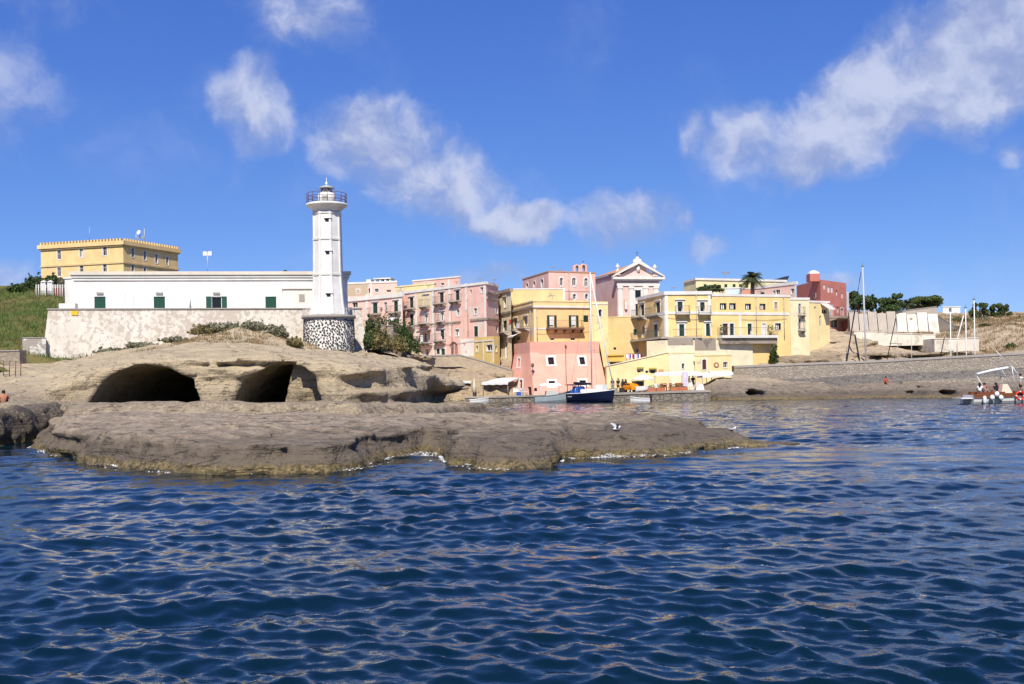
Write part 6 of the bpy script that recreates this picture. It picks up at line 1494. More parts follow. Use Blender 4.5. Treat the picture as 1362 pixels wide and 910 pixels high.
# slope right of the retaining wall
SL = [(491, 121, 18, 20, F_DARK, 'dark-leaved bush at the foot of the wall end'), (493, 127, 22, 26, F_MID, 'dark green bush hanging beside the end of the peeling wall'), (499, 134, 26, 30, F_OLIVE, 'spiky grey-green bush highest on the slope by the wall end'), (512, 138, 26, 30, F_MID, 'green bush under the left pink balcony'), (526, 142, 26, 30, F_MID, 'green bush under the right pink balcony'),
      (538, 144, 20, 30, F_MID, 'bright green bush by the beige awning'), (506, 128, 26, 26, F_YEL, 'brownish dry bush in the middle of the slope'), (518, 131, 26, 22, F_OLIVE, 'grey bush below the small stone garden wall'), (531, 135, 26, 24, F_MID, 'leafy bush right of the garden wall'), (545, 138, 24, 24, F_MID, 'round bush left of the rubble parapet'),
      (508, 121, 26, 20, F_YEL, 'yellowing scrub low on the slope'), (524, 123, 30, 18, F_YEL, 'dry yellow scrub at the foot of the slope'), (538, 126, 24, 14, F_OLIVE, 'low grey scrub on the rock right of the slope'), (549, 130, 16, 12, F_OLIVE, 'small grey tuft under the rubble parapet'), (612, 134.5, 5, 12, F_MID, 'single small plant growing on the tuff face')]
for k, (x, D, w, h, m, lab) in enumerate(SL):
    c = P(x, 450, D); z = GROUND(c.x, c.y); yy = AY - (z - CAMH) * FPX / D - (x - AX) * .01746
    shrub(lab, x, yy + 1, D, w * 1.15, h * (1.6 if w > 8 else 1), m, 1000 if w > 8 else 150, .19, seed=20 + k)
strip_wall('garden_wall', 'small grey stone wall among the bushes below the pink terrace', [(507, 433, 131), (523, 434, 130.5)], [4, 4], M_RUIN, 1.5, .1)
strip_wall('garden_wall', 'crumbling pale stone stair edge running down the shrubby slope', [(522, 440, 128), (548, 487, 122)], [4, 3.4], M_RUIN, .6, .06)
# foot of the peeling wall
WB = [(272, 443, 40, 13, F_YEL, 'yellow-green bush at the middle of the peeling wall'), (300, 446, 44, 15, F_OLIVE, 'tallest grey-green bush at the foot of the peeling wall'), (340, 449, 50, 15, F_OLIVE, 'wide grey bush under the open green shutters'), (368, 455, 30, 14, F_OLIVE, 'grey-green bush nearer the lighthouse'), (392, 466, 24, 14, F_YEL, 'dry yellow bush left of the stone drum'),
      (236, 455, 36, 8, F_OLIVE, 'low grey scrub left of the yellow-green bush'), (375, 463, 22, 10, F_OLIVE, 'small scrub tuft in front of the grey bush'), (440, 475, 60, 4, F_MID, 'thin green weeds at the foot of the stone drum'), (150, 471, 44, 8, F_OLIVE, 'low scrub strip under the left part of the peeling wall'), (190, 463, 46, 8, F_OLIVE, 'low scrub strip under the second green shutter')]
for k, (x, y, w, h, m, lab) in enumerate(WB): shrub(lab, x, y + 2, 112.5 - (2 if x > 380 else 0), w, h + 2, m, 900 if h > 7 else 420, .17, seed=50 + k, depth=.9)
def cactus(label, px, py, D, w, h, seed):
    r = np.random.RandomState(seed); k = D / FPX; c = P(px, py, D); root = empty('agave_clump', c, label, 'agave'); b = MB()
    for i in range(46):
        a = r.rand() * 6.283; o = c + Vector(((r.rand() - .5) * w * k, (r.rand() - .5) * .8, -.1)); l = h * k * (.5 + .6 * r.rand()); d = Vector((math.cos(a) * .7, math.sin(a) * .7, .9)).normalized(); s = d.cross(Vector((0, 0, 1))).normalized() * .07
        b.quad(o - s, o + s, o + d * l * .5 + s * .9, o + d * l * .5 - s * .9); b.quad(o + d * l * .5 - s * .9, o + d * l * .5 + s * .9, o + d * l + Vector((0, 0, -.05)))
    b.build('leaves', F_OLIVE, root)
cactus('spiky agave clump at the left foot of the peeling wall', 92, 486, 108, 22, 16, 1); cactus('second agave clump, right of the first under the wall', 116, 480, 109, 26, 16, 2)

# grasses: left green hill, right dry hill, strip on the headland
r_ = np.random.RandomState(5)
pts = []
while len(pts) < 9000:
    x = r_.uniform(-82, -47); y = r_.uniform(112, 152); z = LH_Z(x, y); pts.append((x, y, z))
grass_stuff('hill_grass', 'green grass covering the hill on the left', pts, F_GRASS, .15, .55, 1, .3, 6)
pts = []
while len(pts) < 7000:
    x = r_.uniform(58, 110); y = r_.uniform(139, 192)
    if x / y > .39 or y > 166: pts.append((x, y, TOWN_Z(x, y)))
grass_stuff('dry_hill_grass', 'dry brown grass covering the hillside on the right', pts, F_DRY, .15, .6, 2, .35, 6)
ZX = ((1272, 'behind the leftmost white masts'), (1312, 'right of the white masts'), (1346, 'near the right edge')); ZD = ((145, 'low down'), (160, 'half way up'), (176, 'near the crest')); CN = ((F_OLIVE, 'grey-green'), (F_YEL, 'yellowing'), (F_MID, 'green'))
for i, (x0, zl) in enumerate(ZX):
    for j, (D, dl) in enumerate(ZD):
        x = x0 + r_.uniform(-8, 8); m, cn = CN[(i + j) % 3]; c = P(x, 450, D); z = TOWN_Z(c.x, c.y); yy = AY - (z - CAMH) * FPX / D - (x - AX) * .01746
        shrub('%s bush %s on the dry hillside %s' % (cn, dl, zl), x, yy + 2, D, r_.uniform(14, 24), r_.uniform(5, 9), m, 420, .2, seed=200 + 3 * i + j, group='scrub on the right hillside')
for k, (x, y, w, h, D, lab) in enumerate(((1062, 462, 18, 12, 146, 'green bush under the two narrow balconies of the pale yellow house'), (1080, 452, 22, 14, 148, 'biggest green bush on the rock slope'), (1047, 470, 12, 6, 144, 'low green bush at the flaked corner of the yellow wing'), (1092, 448, 10, 6, 150, 'small bush below the awning of the yellow step house'), (1030, 459, 12, 5, 139, 'little dark bush under the right end of the railed terrace'))):
    shrub(lab, x, y, D, w, h, F_MID, 420, .2, seed=300 + k, group='bushes on the rock slope')
pts = [(P(x, 441, 152).x, 152 + r_.rand() * 4, P(1190, 441.5 if x < 1180 else 444, 150.3).z) for x in r_.uniform(1138, 1243, 500)]
grass_stuff('terrace_grass', 'grass and weeds growing along the top of the white terrace wall', pts, F_DRY, .15, .5, 6, .2, 6)
pts = []
for _ in range(2600):
    x = r_.uniform(-42, -16); y = r_.uniform(98, 113.5); g = GROUND(x, y)
    if g is not None and vnoise(np.array([x * .25]), np.array([y * .3]), np.array([2.0]))[0] > -.1 + (113 - y) * .06: pts.append((x, y, g))
grass_stuff('headland_grass', 'dry grass and weeds on the slope below the peeling wall', pts, F_DRY, .08, .3, 8, .2, 6)
# ================================================================== BOATS
M_NAVY = flat('navy_gelcoat', (.006, .009, .028), .25, .5); M_BOATW = flat('white_gelcoat', (.72, .72, .70), .35, .5); M_BOATG = flat('grey_boat_paint', (.30, .35, .37), .55, var=.25); M_TEAK = flat('varnished_wood', (.16, .055, .02), .45)
M_ALU = flat('mast_aluminium', (.62, .63, .64), .4, metal=.2); M_BLUE = flat('blue_canvas', (.02, .08, .32), .85); M_NVC = flat('navy_canvas', (.012, .015, .035), .9); M_ROPE = flat('rope', (.5, .48, .42), .9); M_BLK = flat('black_plastic', (.012, .012, .013), .5); M_ORNG = flat('orange_paint', (.72, .24, .01), .35); M_REDB = flat('lifebuoy_red', (.62, .03, .015), .5)
def hull_mesh(L, B, fb, fb_bow, transom=.75, draft=.35, n=18):
    """sections along x (stern 0 .. bow L); returns rows of points keel..sheer for one side"""
    rows = []
    for i in range(n + 1):
        s = i / n; hb = B / 2 * (transom + (1 - transom) * math.sin(min(s / .45, 1) * math.pi / 2)) * (1 - max(0, (s - .45) / .55) ** 2.2); hb = max(hb, .015)
        sh = fb + (fb_bow - fb) * s ** 2.2; x = L * s; rake = L * .06 * max(0, (s - .75) / .25)
        row = [(x - rake * .9, 0, -draft * (1 - .7 * s ** 3))] + [(x - rake * (1 - t) * .9, hb * q_, -draft * (1 - .7 * s ** 3) * (1 - t) ** 1.5 + sh * t ** 1.3) for t, q_ in ((.3, .78), (.5, .91), (.78, .97), (1.0, 1.0))]
        rows.append(row)
    return rows
class Boat:
    def __init__(s, name, label, px, py, heading, L, B, fb, fb_bow, hullmat, deckmat, transom=.75, z=0.0, at=None, trim=None, cat='boat', D=None):
        pos = at or (water_hit(px, py) if D is None else P(px, py, D)); s.M = Matrix.Translation(Vector((pos.x, pos.y, z))) @ Matrix.Rotation(math.radians(heading), 4, 'Z') @ Matrix.Translation(Vector((-L / 2, 0, 0)))
        s.root = empty(name, (pos.x, pos.y, z), label, cat); s.L = L; s.B = B; s.rows = hull_mesh(L, B, fb, fb_bow, transom); b = MB(); R_ = s.rows; n = len(R_)
        for sg in (1, -1):
            for i in range(n - 1):
                for j in range(4):
                    q = [R_[i][j], R_[i + 1][j], R_[i + 1][j + 1], R_[i][j + 1]]; q = [s.w(p[0], p[1] * sg, p[2]) for p in q]; b.quad(*(q if sg < 0 else q[::-1]), smooth=True)
        st = [s.w(p[0], p[1], p[2]) for p in R_[0]] + [s.w(p[0], -p[1], p[2]) for p in R_[0][:0:-1]]; b.quad(*st); s.hull = b.build('hull', hullmat, s.root)
        b = MB()
        for i in range(n - 1):
            a, c = R_[i][4], R_[i + 1][4]; dz = .1 if trim else .03; b.quad(s.w(a[0], -a[1], a[2] - dz), s.w(c[0], -c[1], c[2] - dz), s.w(c[0], c[1], c[2] - dz), s.w(a[0], a[1], a[2] - dz))
        b.build('deck', deckmat, s.root)
        b = MB(); 
        for sg in (1, -1): b.tube([s.w(p[4][0], p[4][1] * sg, p[4][2]) for p in R_], .05 if trim else .03, 5)
        b.build('gunwale', trim or hullmat, s.root)
    def w(s, x, y, z): return s.M @ Vector((x, y, z))
    def box(s, name, mat, x0, x1, y0, y1, z0, z1, taper=.0, parent=None):
        b = MB(); dx = (x1 - x0) * taper; dy = (y1 - y0) * taper
        b.hexa([s.w(x0, y0, z0), s.w(x1, y0, z0), s.w(x1, y1, z0), s.w(x0, y1, z0), s.w(x0 + dx, y0 + dy, z1), s.w(x1 - dx, y0 + dy, z1), s.w(x1 - dx, y1 - dy, z1), s.w(x0 + dx, y1 - dy, z1)]); return b.build(name, mat, parent or s.root)
    def tubes(s, name, mat, lines, r=.02, seg=5, parent=None):
        b = MB()
        for l in lines: b.tube([s.w(*p) for p in l], r, seg)
        return b.build(name, mat, parent or s.root)
# grey fishing boat
fb = Boat('fishing_boat', 'grey fishing boat with white canopy moored by the salmon tower', 739, 535.2, 8, 5.1, 1.9, .75, 1.55, M_BOATG, flat('grey_deck', (.3, .3, .28)), .6, trim=flat('grey_gunwale', (.22, .22, .2)))
fb.box('cabin', flat('grey_cabin', (.42, .43, .41)), 1.3, 2.9, -.55, .55, .7, 1.35, .08); cn = fb.box('canopy', M_CLOTH_W, .6, 3.2, -.8, .8, 1.95, 2.25, .12)
fb.tubes('canopy_post', M_ALU, [[(x, y, .6), (x, y, 1.98)] for x in (.7, 3.1) for y in (-.65, .65)], .025, parent=cn); fb.box('outboard', M_BLK, .02, .35, -.18, .18, 1.35, 1.75, .1); fb.box('net_pile', flat('old_net', (.35, .22, .12)), 3.0, 3.7, -.4, .4, .7, 1.0, .3)
# navy sailing yacht
yb = Boat('sailing_yacht', 'navy blue sailing yacht with tall white mast and blue cockpit cover', 787.5, 535, -38, 6.2, 2.3, 1.0, 1.42, M_NAVY, flat('cream_deck', (.55, .52, .46)), .72, trim=M_BOATW)
yb.box('cabin', M_BOATW, 1.6, 4.2, -.65, .65, .95, 1.5, .12); yb.box('cockpit_cover', M_BLUE, .5, 2.0, -.8, .8, 1.0, 1.85, .22); yb.box('dinghy_on_deck', M_BOATW, 3.9, 5.0, -.6, .6, 1.25, 2.0, .1)
yb.tubes('sprayhood_frame', M_NVC, [[(a, -.85, 1.0), (a - .1, -.8, 2.0), (a - .1, .8, 2.0), (a, .85, 1.0)] for a in (.3, 1.1, 1.9)], .05); yb.box('bimini', M_NVC, -.1, 1.3, -.85, .85, 2.0, 2.1, .05)
mz = P(786, 362, yb.w(3.2, 0, 0).y).z; mast = yb.tubes('mast', M_ALU, [[(3.1, 0, 1.2), (3.15, 0, mz)]], .085, 8)
yb.tubes('boom', M_NVC, [[(3.1, 0, 2.1), (.6, 0, 2.25)]], .13, 7, mast); yb.tubes('spreader', M_ALU, [[(3.13, -.7, h), (3.13, .7, h)] for h in (6, 10)], .03, 4, mast)
yb.tubes('furled_jib', M_CLOTH_W, [[(6.1, 0, 1.5), (4.6, 0, 8.0), (3.2, 0, mz - .3)]], .075, 6); yb.tubes('stays', M_IRON, [[(0, 0, 1.1), (3.13, 0, mz)], [(3.1, -1.1, 1.1), (3.13, -.7, 6), (3.13, 0, mz - 1)], [(3.1, 1.1, 1.1), (3.13, .7, 6), (3.13, 0, mz - 1)]], .012, 3)
yb.tubes('guard_rail', M_ALU, [[(x, sg * (1.05 - .04 * x * x * .6), 1.1), (x, sg * (1.05 - .04 * x * x * .6), 1.65)] for x in (0.2, 1.5, 3, 4.4) for sg in (-1, 1)] + [[(5.4, -.4, 1.35), (5.6, -.3, 1.9), (6.2, 0, 2.0), (5.6, .3, 1.9), (5.4, .4, 1.35)]], .018, 4)
b = MB()
for k in range(5): b.tube([yb.w(.5 + k * .13, -1.135 - .02 * k, .55 + .04 * (k % 2)), yb.w(.56 + k * .13, -1.145 - .02 * k, .72)], .022, 4)
b.build('bow_marks', M_BOATW, yb.root)
wb = Boat('rowing_boat', 'small white boat moored left of the quay restaurant', 638, 534.6, 12, 2.6, 1.1, .35, .62, M_BOATW, flat('boat_inside', (.55, .55, .52)), .7, trim=M_BOATW, D=133); wb.box('thwart', M_TEAK, 1.0, 1.25, -.42, .42, .3, .36); wb.box('thwart', M_TEAK, 1.8, 2.0, -.3, .3, .36, .42)
wb2 = Boat('dinghy', 'white dinghy with dark waterline moored below the orange car', 851, 531.5, 176, 2.3, 1.0, .32, .55, M_BOATW, flat('boat_inside', (.55, .55, .52)), .75, trim=M_BOATW, D=121.2); wb2.box('outboard', M_BLK, -.25, .05, -.12, .12, .25, .75, .1); wb2.box('thwart', M_TEAK, 1.0, 1.2, -.4, .4, .3, .36)
c = qp(855, 1.6); wb3 = Boat('upturned_tender', 'white tender standing on the quay beside the orange car', 0, 0, 5, 1.7, .9, .3, .45, M_BOATW, M_BOATW, .75, z=c.z + .3, at=c); wb3.box('chock', M_TEAK, .4, .6, -.3, .3, -.3, 0); wb3.box('chock', M_TEAK, 1.1, 1.3, -.25, .25, -.3, 0)

# masts of boats lying behind the mole
for k, (xt, yt, xb, D, r0, lab) in enumerate(((1147.4, 355, 1152.5, 137, .125, 'tallest grey mast behind the harbour wall'), (1193.5, 417.5, 1193.8, 136, .055, 'thin grey mast in front of the white terrace wall'), (1211.8, 425, 1212.5, 136, .05, 'shortest thin mast right of the middle of the terrace wall'), (1264, 414.5, 1264.6, 135, .075, 'leftmost of the three stout white masts'), (1284.3, 410, 1285.4, 135, .075, 'middle one of the three stout white masts'), (1295.5, 399, 1297, 135, .075, 'tallest, rightmost of the three stout white masts'))):
    t = P(xt, yt, D); f0 = Vector((P(xb, 478, D).x, D, 1.5)); r = empty('boat_mast', f0, lab, 'mast'); b = MB(); b.tube([f0, t], [r0, r0 * .8], 8); b.build('spar', flat('weathered_spar', (.42, .43, .44), .5) if k < 3 else M_BOATW, r)
    b = MB(); b.box((t.x - .15, t.y - .1, t.z), (t.x + .15, t.y + .1, t.z + .12)); b.tube([t + Vector((0, 0, .1)), t + Vector((0, 0, .6))], .02, 4); b.build('masthead', M_IRON, r)
    if k == 0:
        b = MB(); a0, a1 = P(1145, 362, D), P(1126, 482, D); n = 14
        b.tube([a0 + (a1 - a0) * (q / n) for q in range(n + 1)], [(.05 if q % 2 else .025) if q < 6 else .085 for q in range(n + 1)], 6)
        b.build('furled_jib', M_NVC, r); b = MB(); b.tube([P(1137, 445, D), P(1143.5, 482, D)], .1, 6); b.build('furled_staysail', M_NVC, r)
    if k in (1, 3):
        b = MB(); s = {1: ((1191.5, 423), (1179.5, 480)), 3: ((1256, 449), (1251, 474))}[k]; b.tube([P(*s[0], D), P(*s[1], D)], .06, 5); b.build('furled_jib', M_NVC, r)
    if k == 4: b = MB(); b.tube([P(1281.5, 420, D), P(1273, 452, D), P(1273, 476, D)], .07, 5); b.build('furled_jib', M_CLOTH_W, r)
    if k == 1: b = MB(); b.tube([P(1183, 456.5, D), P(1200, 457.5, D)], .06, 5); b.build('boom', M_COPING, r)

# ================================================================== PEOPLE
def skin_mesh(verts, edges, radii, level=1):
    me = bpy.data.meshes.new('tmp'); me.from_pydata(verts, edges, []); o = bpy.data.objects.new('tmp', me); COL.objects.link(o)
    o.modifiers.new('s', 'SKIN'); sv = me.skin_vertices[0].data
    for i, r in enumerate(radii): sv[i].radius = (r, r) if not hasattr(r, '__len__') else r
    sv[0].use_root = True; ss = o.modifiers.new('u', 'SUBSURF'); ss.levels = level
    dg = bpy.context.evaluated_depsgraph_get(); dg.update(); ev = o.evaluated_get(dg); m2 = bpy.data.meshes.new_from_object(ev)
    V = [tuple(v.co) for v in m2.vertices]; F = [tuple(p.vertices) for p in m2.polygons]; bpy.data.objects.remove(o); bpy.data.meshes.remove(me); bpy.data.meshes.remove(m2); return V, F
def person(label, pos, facing, pose='stand', skin=(.45, .24, .15), shirt=None, shorts=None, hair=(.02, .015, .012), long_hair=False, scale=1.0, arm=None):
    """facing: degrees, 0 looks towards the viewer"""
    J = {'pel': (0, 0, .93), 'spi': (0, .01, 1.12), 'che': (0, 0, 1.32), 'nec': (0, 0, 1.48), 'hea': (0, -.015, 1.56), 'top': (0, -.01, 1.66)}
    for s, n in ((-1, 'l'), (1, 'r')):
        J.update({n + 'sh': (s * .17, 0, 1.40), n + 'el': (s * .25, .03, 1.13), n + 'wr': (s * .27, -.08, .90), n + 'ha': (s * .27, -.11, .83), n + 'hi': (s * .095, 0, .88), n + 'kn': (s * .11, -.02, .49), n + 'an': (s * .11, .03, .09), n + 'to': (s * .13, -.13, .035)})
    if pose == 'sit':
        dz = -.46
        for k in list(J):
            if k[1:] not in ('hi', 'kn', 'an', 'to'): J[k] = (J[k][0], J[k][1] - .02 + (.06 if J[k][2] < 1.2 else 0), J[k][2] + dz)
        for s, n in ((-1, 'l'), (1, 'r')): J.update({n + 'hi': (s * .1, -.06, .44), n + 'kn': (s * .14, -.46, .46), n + 'an': (s * .13, -.44, .07), n + 'to': (s * .15, -.6, .03), n + 'el': (s * .26, -.08, .70), n + 'wr': (s * .18, -.32, .56), n + 'ha': (s * .17, -.38, .53)})
    if pose == 'ground':
        dz = -.80
        for k in list(J):
            if k[1:] not in ('hi', 'kn', 'an', 'to'): J[k] = (J[k][0], J[k][1] - .05 * max(0, J[k][2] - .93), J[k][2] + dz)
        for s, n in ((-1, 'l'), (1, 'r')): J.update({n + 'hi': (s * .1, -.05, .11), n + 'kn': (s * .16, -.42, .48), n + 'an': (s * .14, -.62, .07), n + 'to': (s * .15, -.78, .03), n + 'el': (s * .27, -.16, .42), n + 'wr': (s * .17, -.38, .5), n + 'ha': (s * .16, -.45, .5)})
    if arm: J.update(arm)
    order = ['pel', 'spi', 'che', 'nec', 'hea', 'top'] + [n + k for n in 'lr' for k in ('sh', 'el', 'wr', 'ha', 'hi', 'kn', 'an', 'to')]; ix = {k: i for i, k in enumerate(order)}
    E = [('pel', 'spi'), ('spi', 'che'), ('che', 'nec'), ('nec', 'hea'), ('hea', 'top')]
    for n in 'lr': E += [('che', n + 'sh'), (n + 'sh', n + 'el'), (n + 'el', n + 'wr'), (n + 'wr', n + 'ha'), ('pel', n + 'hi'), (n + 'hi', n + 'kn'), (n + 'kn', n + 'an'), (n + 'an', n + 'to')]
    Rr = {'pel': .125, 'spi': .115, 'che': .135, 'nec': .055, 'hea': .085, 'top': .07, 'sh': .065, 'el': .042, 'wr': .028, 'ha': .03, 'hi': .09, 'kn': .058, 'an': .038, 'to': .03}
    V, F = skin_mesh([J[k] for k in order], [(ix[a], ix[b_]) for a, b_ in E], [Rr[k] if k in Rr else Rr[k[1:]] for k in order])
    M = Matrix.Translation(pos) @ Matrix.Rotation(math.radians(facing), 4, 'Z') @ Matrix.Scale(scale, 4); root = empty('person', pos, label, 'person')
    b = MB(); b.v = [tuple(M @ Vector(v)) for v in V]; b.f = F; b.mi = [0] * len(F); b.sm = [True] * len(F)
    for n in 'lr':       # fingers and thumb
        w, h = Vector(J[n + 'wr']), Vector(J[n + 'ha']); d = (h - w).normalized(); sd = d.cross(Vector((0, 1, .2))).normalized()
        for q, (o, l) in enumerate(((-.024, .06), (-.008, .075), (.008, .072), (.023, .055))): p0 = h + sd * o; b.tube([M @ p0, M @ (p0 + d * l * .55), M @ (p0 + d * l * .9 + Vector((0, -.012, -.008)))], [.009 * scale, .008 * scale, .006 * scale], 5)
        p0 = w + d * .02; sg = -1 if n == 'l' else 1; b.tube([M @ p0, M @ (p0 + d * .03 - sd * .035), M @ (p0 + d * .06 - sd * .045)], [.01 * scale, .009 * scale, .007 * scale], 5)
    he = Vector(J['hea']); b.tube([M @ (he + Vector((0, -.085, .03))), M @ (he + Vector((0, -.115, -.005)))], [.008 * scale, .016 * scale], 5)
    for s in (-1, 1): b.tube([M @ (he + Vector((s * .085, 0, .02))), M @ (he + Vector((s * .095, .01, -.03)))], .014 * scale, 5)
    b.build('body', flat('skin_%d' % int(skin[0] * 100), skin, .6), root)
    # hair
    b = MB(); c = he + Vector((0, .018, .035)); prof = [(.098, -.02), (.104, .03), (.09, .085), (.055, .118), (.005, .13)]
    b.lathe(c, prof, 12); 
    if long_hair: b.tube([c + Vector((0, .06, .02)), c + Vector((0, .1, -.12)), c + Vector((0, .1, -.3))], [.085, .085, .05], 7)
    b.v = [tuple(M @ Vector(v)) for v in b.v]; b.build('hair', flat('hair_%d' % int(hair[0] * 1000), hair, .8), root)
    def cloth(name, keys, edges, rad, col):
        V, F = skin_mesh([J[k] if isinstance(k, str) else k for k in keys], edges, rad); b = MB(); b.v = [tuple(M @ Vector(v)) for v in V]; b.f = F; b.mi = [0] * len(F); b.sm = [True] * len(F); b.build(name, col, root)
    if shirt:
        mid = lambda a, c_, t: tuple(Vector(J[a]).lerp(Vector(J[c_]), t)); cloth('shirt', [mid('pel', 'spi', .3), 'spi', 'che', mid('che', 'nec', .6), 'lsh', mid('lsh', 'lel', .6), 'rsh', mid('rsh', 'rel', .6)], [(0, 1), (1, 2), (2, 3), (2, 4), (4, 5), (2, 6), (6, 7)], [.145, .14, .155, .075, .085, .068, .085, .068], shirt)
    if shorts:
        mid = lambda a, c_, t: tuple(Vector(J[a]).lerp(Vector(J[c_]), t)); cloth('shorts', [mid('pel', 'spi', .3), 'pel', 'lhi', mid('lhi', 'lkn', .7), 'rhi', mid('rhi', 'rkn', .7)], [(0, 1), (1, 2), (2, 3), (1, 4), (4, 5)], [.135, .145, .11, .095, .11, .095], shorts)
    return root
C_WHT = flat('shirt_white', (.72, .72, .72), .9); C_NVY = flat('cloth_navy', (.015, .02, .05), .9); C_LIL = flat('cloth_lilac', (.5, .45, .62), .9); C_RED = flat('cloth_red', (.4, .05, .05), .9); C_BLK = flat('cloth_black', (.012, .012, .014), .9); C_GRY = flat('cloth_grey', (.2, .2, .2), .9); C_BLU = flat('cloth_blue', (.05, .08, .3), .9)

# tour boat on the right
tb = Boat('tour_boat', 'white wooden-railed tour boat with passengers at the right edge', 1341, 536, 4, 7.0, 2.5, .75, 1.15, flat('tour_hull', (.66, .65, .60), .4), flat('boat_deck', (.35, .28, .2)), .85, trim=M_TEAK)
for sg in (1, -1):
    b = MB(); R_ = tb.rows
    for i in range(len(R_) - 1):
        a, c = R_[i][4], R_[i + 1][4]; e = lambda p, z, o: tb.w(p[0], (p[1] + o) * sg, p[2] + z)
        b.hexa([e(a, -.28, .03), e(c, -.28, .03), e(c, -.28, -.05), e(a, -.28, -.05), e(a, .02, .03), e(c, .02, .03), e(c, .02, -.05), e(a, .02, -.05)])
    b.build('wooden_rail', M_TEAK, tb.root)
b = MB(); R_ = tb.rows
b.tube([tb.w(R_[i][3][0], -R_[i][3][1] - .03, R_[i][3][2] - .02) for i in range(len(R_))], .035, 5); b.build('rubbing_strake', M_BOATW, tb.root)
sp = tb.box('swim_platform', M_BOATW, -.95, 0, -.8, .8, .42, .5); tb.tubes('ladder', M_ALU, [[(-.6, -.3, .42), (-.55, -.3, -.1)], [(-.6, .1, .42), (-.55, .1, -.1)], [(-.58, -.3, .15), (-.58, .1, .15)]], .025, parent=sp)
for k, (x, z) in enumerate(((.75, .28), (4.55, .32))):
    b = MB(); b.lathe((0, 0, 0), [(.03, .34), (.1, .3), (.15, .2), (.15, -.2), (.1, -.3), (.03, -.34)], 10); b.v = [tuple(tb.w(x, -1.32, z + .05) + Vector(v)) for v in b.v]; b.build('fender', M_BOATW, tb.root)
for k, (x, z) in enumerate(((1.35, .5), (1.75, .78), (2.1, .48))):
    b = MB(); b.lathe((0, 0, 0), [(.03, .24), (.13, .18), (.2, .04), (.19, -.08), (.1, -.2), (.03, -.26)], 12); b.v = [tuple(tb.w(x, -1.42, z) + Vector(v)) for v in b.v]; b.build('ball_fender', M_BOATW, tb.root)
    b = MB(); b.lathe((0, 0, 0), [(.02, 0), (.07, -.03), (.06, -.1), (.02, -.12)], 8); b.v = [tuple(tb.w(x, -1.42, z - .24) + Vector(v)) for v in b.v]; b.build('fender_tip', M_BLK, tb.root)
b = MB(); n = 24; cc = (3.75, .62)
for q in range(4):
    b.cur = 0; b.tube([tb.w(cc[0] + .33 * math.cos(t), -1.4, cc[1] + .33 * math.sin(t)) for t in np.linspace(q * math.pi / 2 + .12, (q + 1) * math.pi / 2 - .12, 8)], .085, 8)
    b.cur = 1; b.tube([tb.w(cc[0] + .33 * math.cos(t), -1.4, cc[1] + .33 * math.sin(t)) for t in np.linspace(q * math.pi / 2 - .13, q * math.pi / 2 + .13, 3)], .088, 8)
b.build('lifebuoy', [M_REDB, M_BOATW], tb.root)
arch = tb.tubes('awning_frame', M_ALU, [[(3.9, y, 1.0), (3.45, y, 2.1), (3.3, y, 3.05)] for y in (-1.0, 1.0)] + [[(4.6, y, 1.0), (3.8, y, 2.4), (3.35, y, 3.05)] for y in (-1.0, 1.0)] + [[(3.3, -1.0, 3.05), (3.3, 1.0, 3.05)], [(3.42, -1.0, 2.2), (3.42, 1.0, 2.2)]], .032, 6)
tb.tubes('furled_awning', M_CLOTH_W, [[(3.2, -.6, 2.95), (1.8, -.6, 2.75), (.45, -.6, 2.45)]], .12, 8); tb.tubes('boat_hook', M_ALU, [[(3.5, -.6, 3.0), (2.1, -.7, 4.4)]], .03, 5); tb.tubes('stern_pole', M_BOATW, [[(.45, -.6, 2.4), (1.15, -.9, .95)]], .025, 5)
tb.box('canvas_bundle', flat('beige_canvas', (.55, .48, .38), .9), 2.55, 3.5, -.7, .2, .85, 1.6, .28); tb.box('bench', M_TEAK, .3, 2.7, .1, .5, .62, .98); tb.box('bench', M_TEAK, .3, 2.7, -1.0, -.6, .62, .96); tb.box('console', M_BOATW, 5.2, 6.2, -.7, .7, .8, 1.9, .1)
sk = (.36, .2, .13)
for k, (x, y, f, sh, so, hr, lh_, lab) in enumerate(((.65, -.75, 180 - 25, C_WHT, C_LIL, (.012, .01, .01), True, 'passenger with long dark hair and white top at the stern of the tour boat'), (1.35, -.2, 60, None, C_NVY, (.02, .015, .01), False, 'bare-chested passenger leaning in the stern of the tour boat'), (1.6, .3, 0, C_RED, C_NVY, (.05, .03, .02), False, 'passenger in a red top sitting behind the others on the tour boat'),
        (2.05, -.75, 200, C_NVY, C_RED, (.015, .012, .01), True, 'dark-haired passenger in navy near the middle of the tour boat'), (2.5, .1, -20, C_RED, C_BLK, (.02, .015, .012), False, 'passenger in dark red next to the canvas bundle on the tour boat'))):
    p = tb.w(x, y, .5); person(lab, p, f, 'sit', sk, sh, so, hr, lh_, .98)
p = tb.w(4.4, -.35, .62); person('skipper in white T-shirt and black shorts standing at the frame of the tour boat', p, 75, 'stand', sk, C_WHT, C_BLK, (.03, .012, .01), False, 1.06, arm={'lel': (-.2, -.3, 1.33), 'lwr': (-.2, -.58, 1.38), 'lha': (-.2, -.65, 1.4), 'rel': (.2, -.28, 1.3), 'rwr': (.17, -.52, 1.34), 'rha': (.17, -.59, 1.35)})
def rock_z(px, py, D): return P(px, py, D)
person('bare-chested sunbather sitting on the rocks at the left edge', P(5, 540.5, 60), 200, 'ground', (.40, .16, .09), None, C_BLK, (.02, .015, .01))
person('bather in red sitting on the ledge in front of the harbour wall', P(1178, 509, 124.5), 10, 'ground', (.40, .17, .1), C_RED, C_RED, (.02, .015, .01), True)
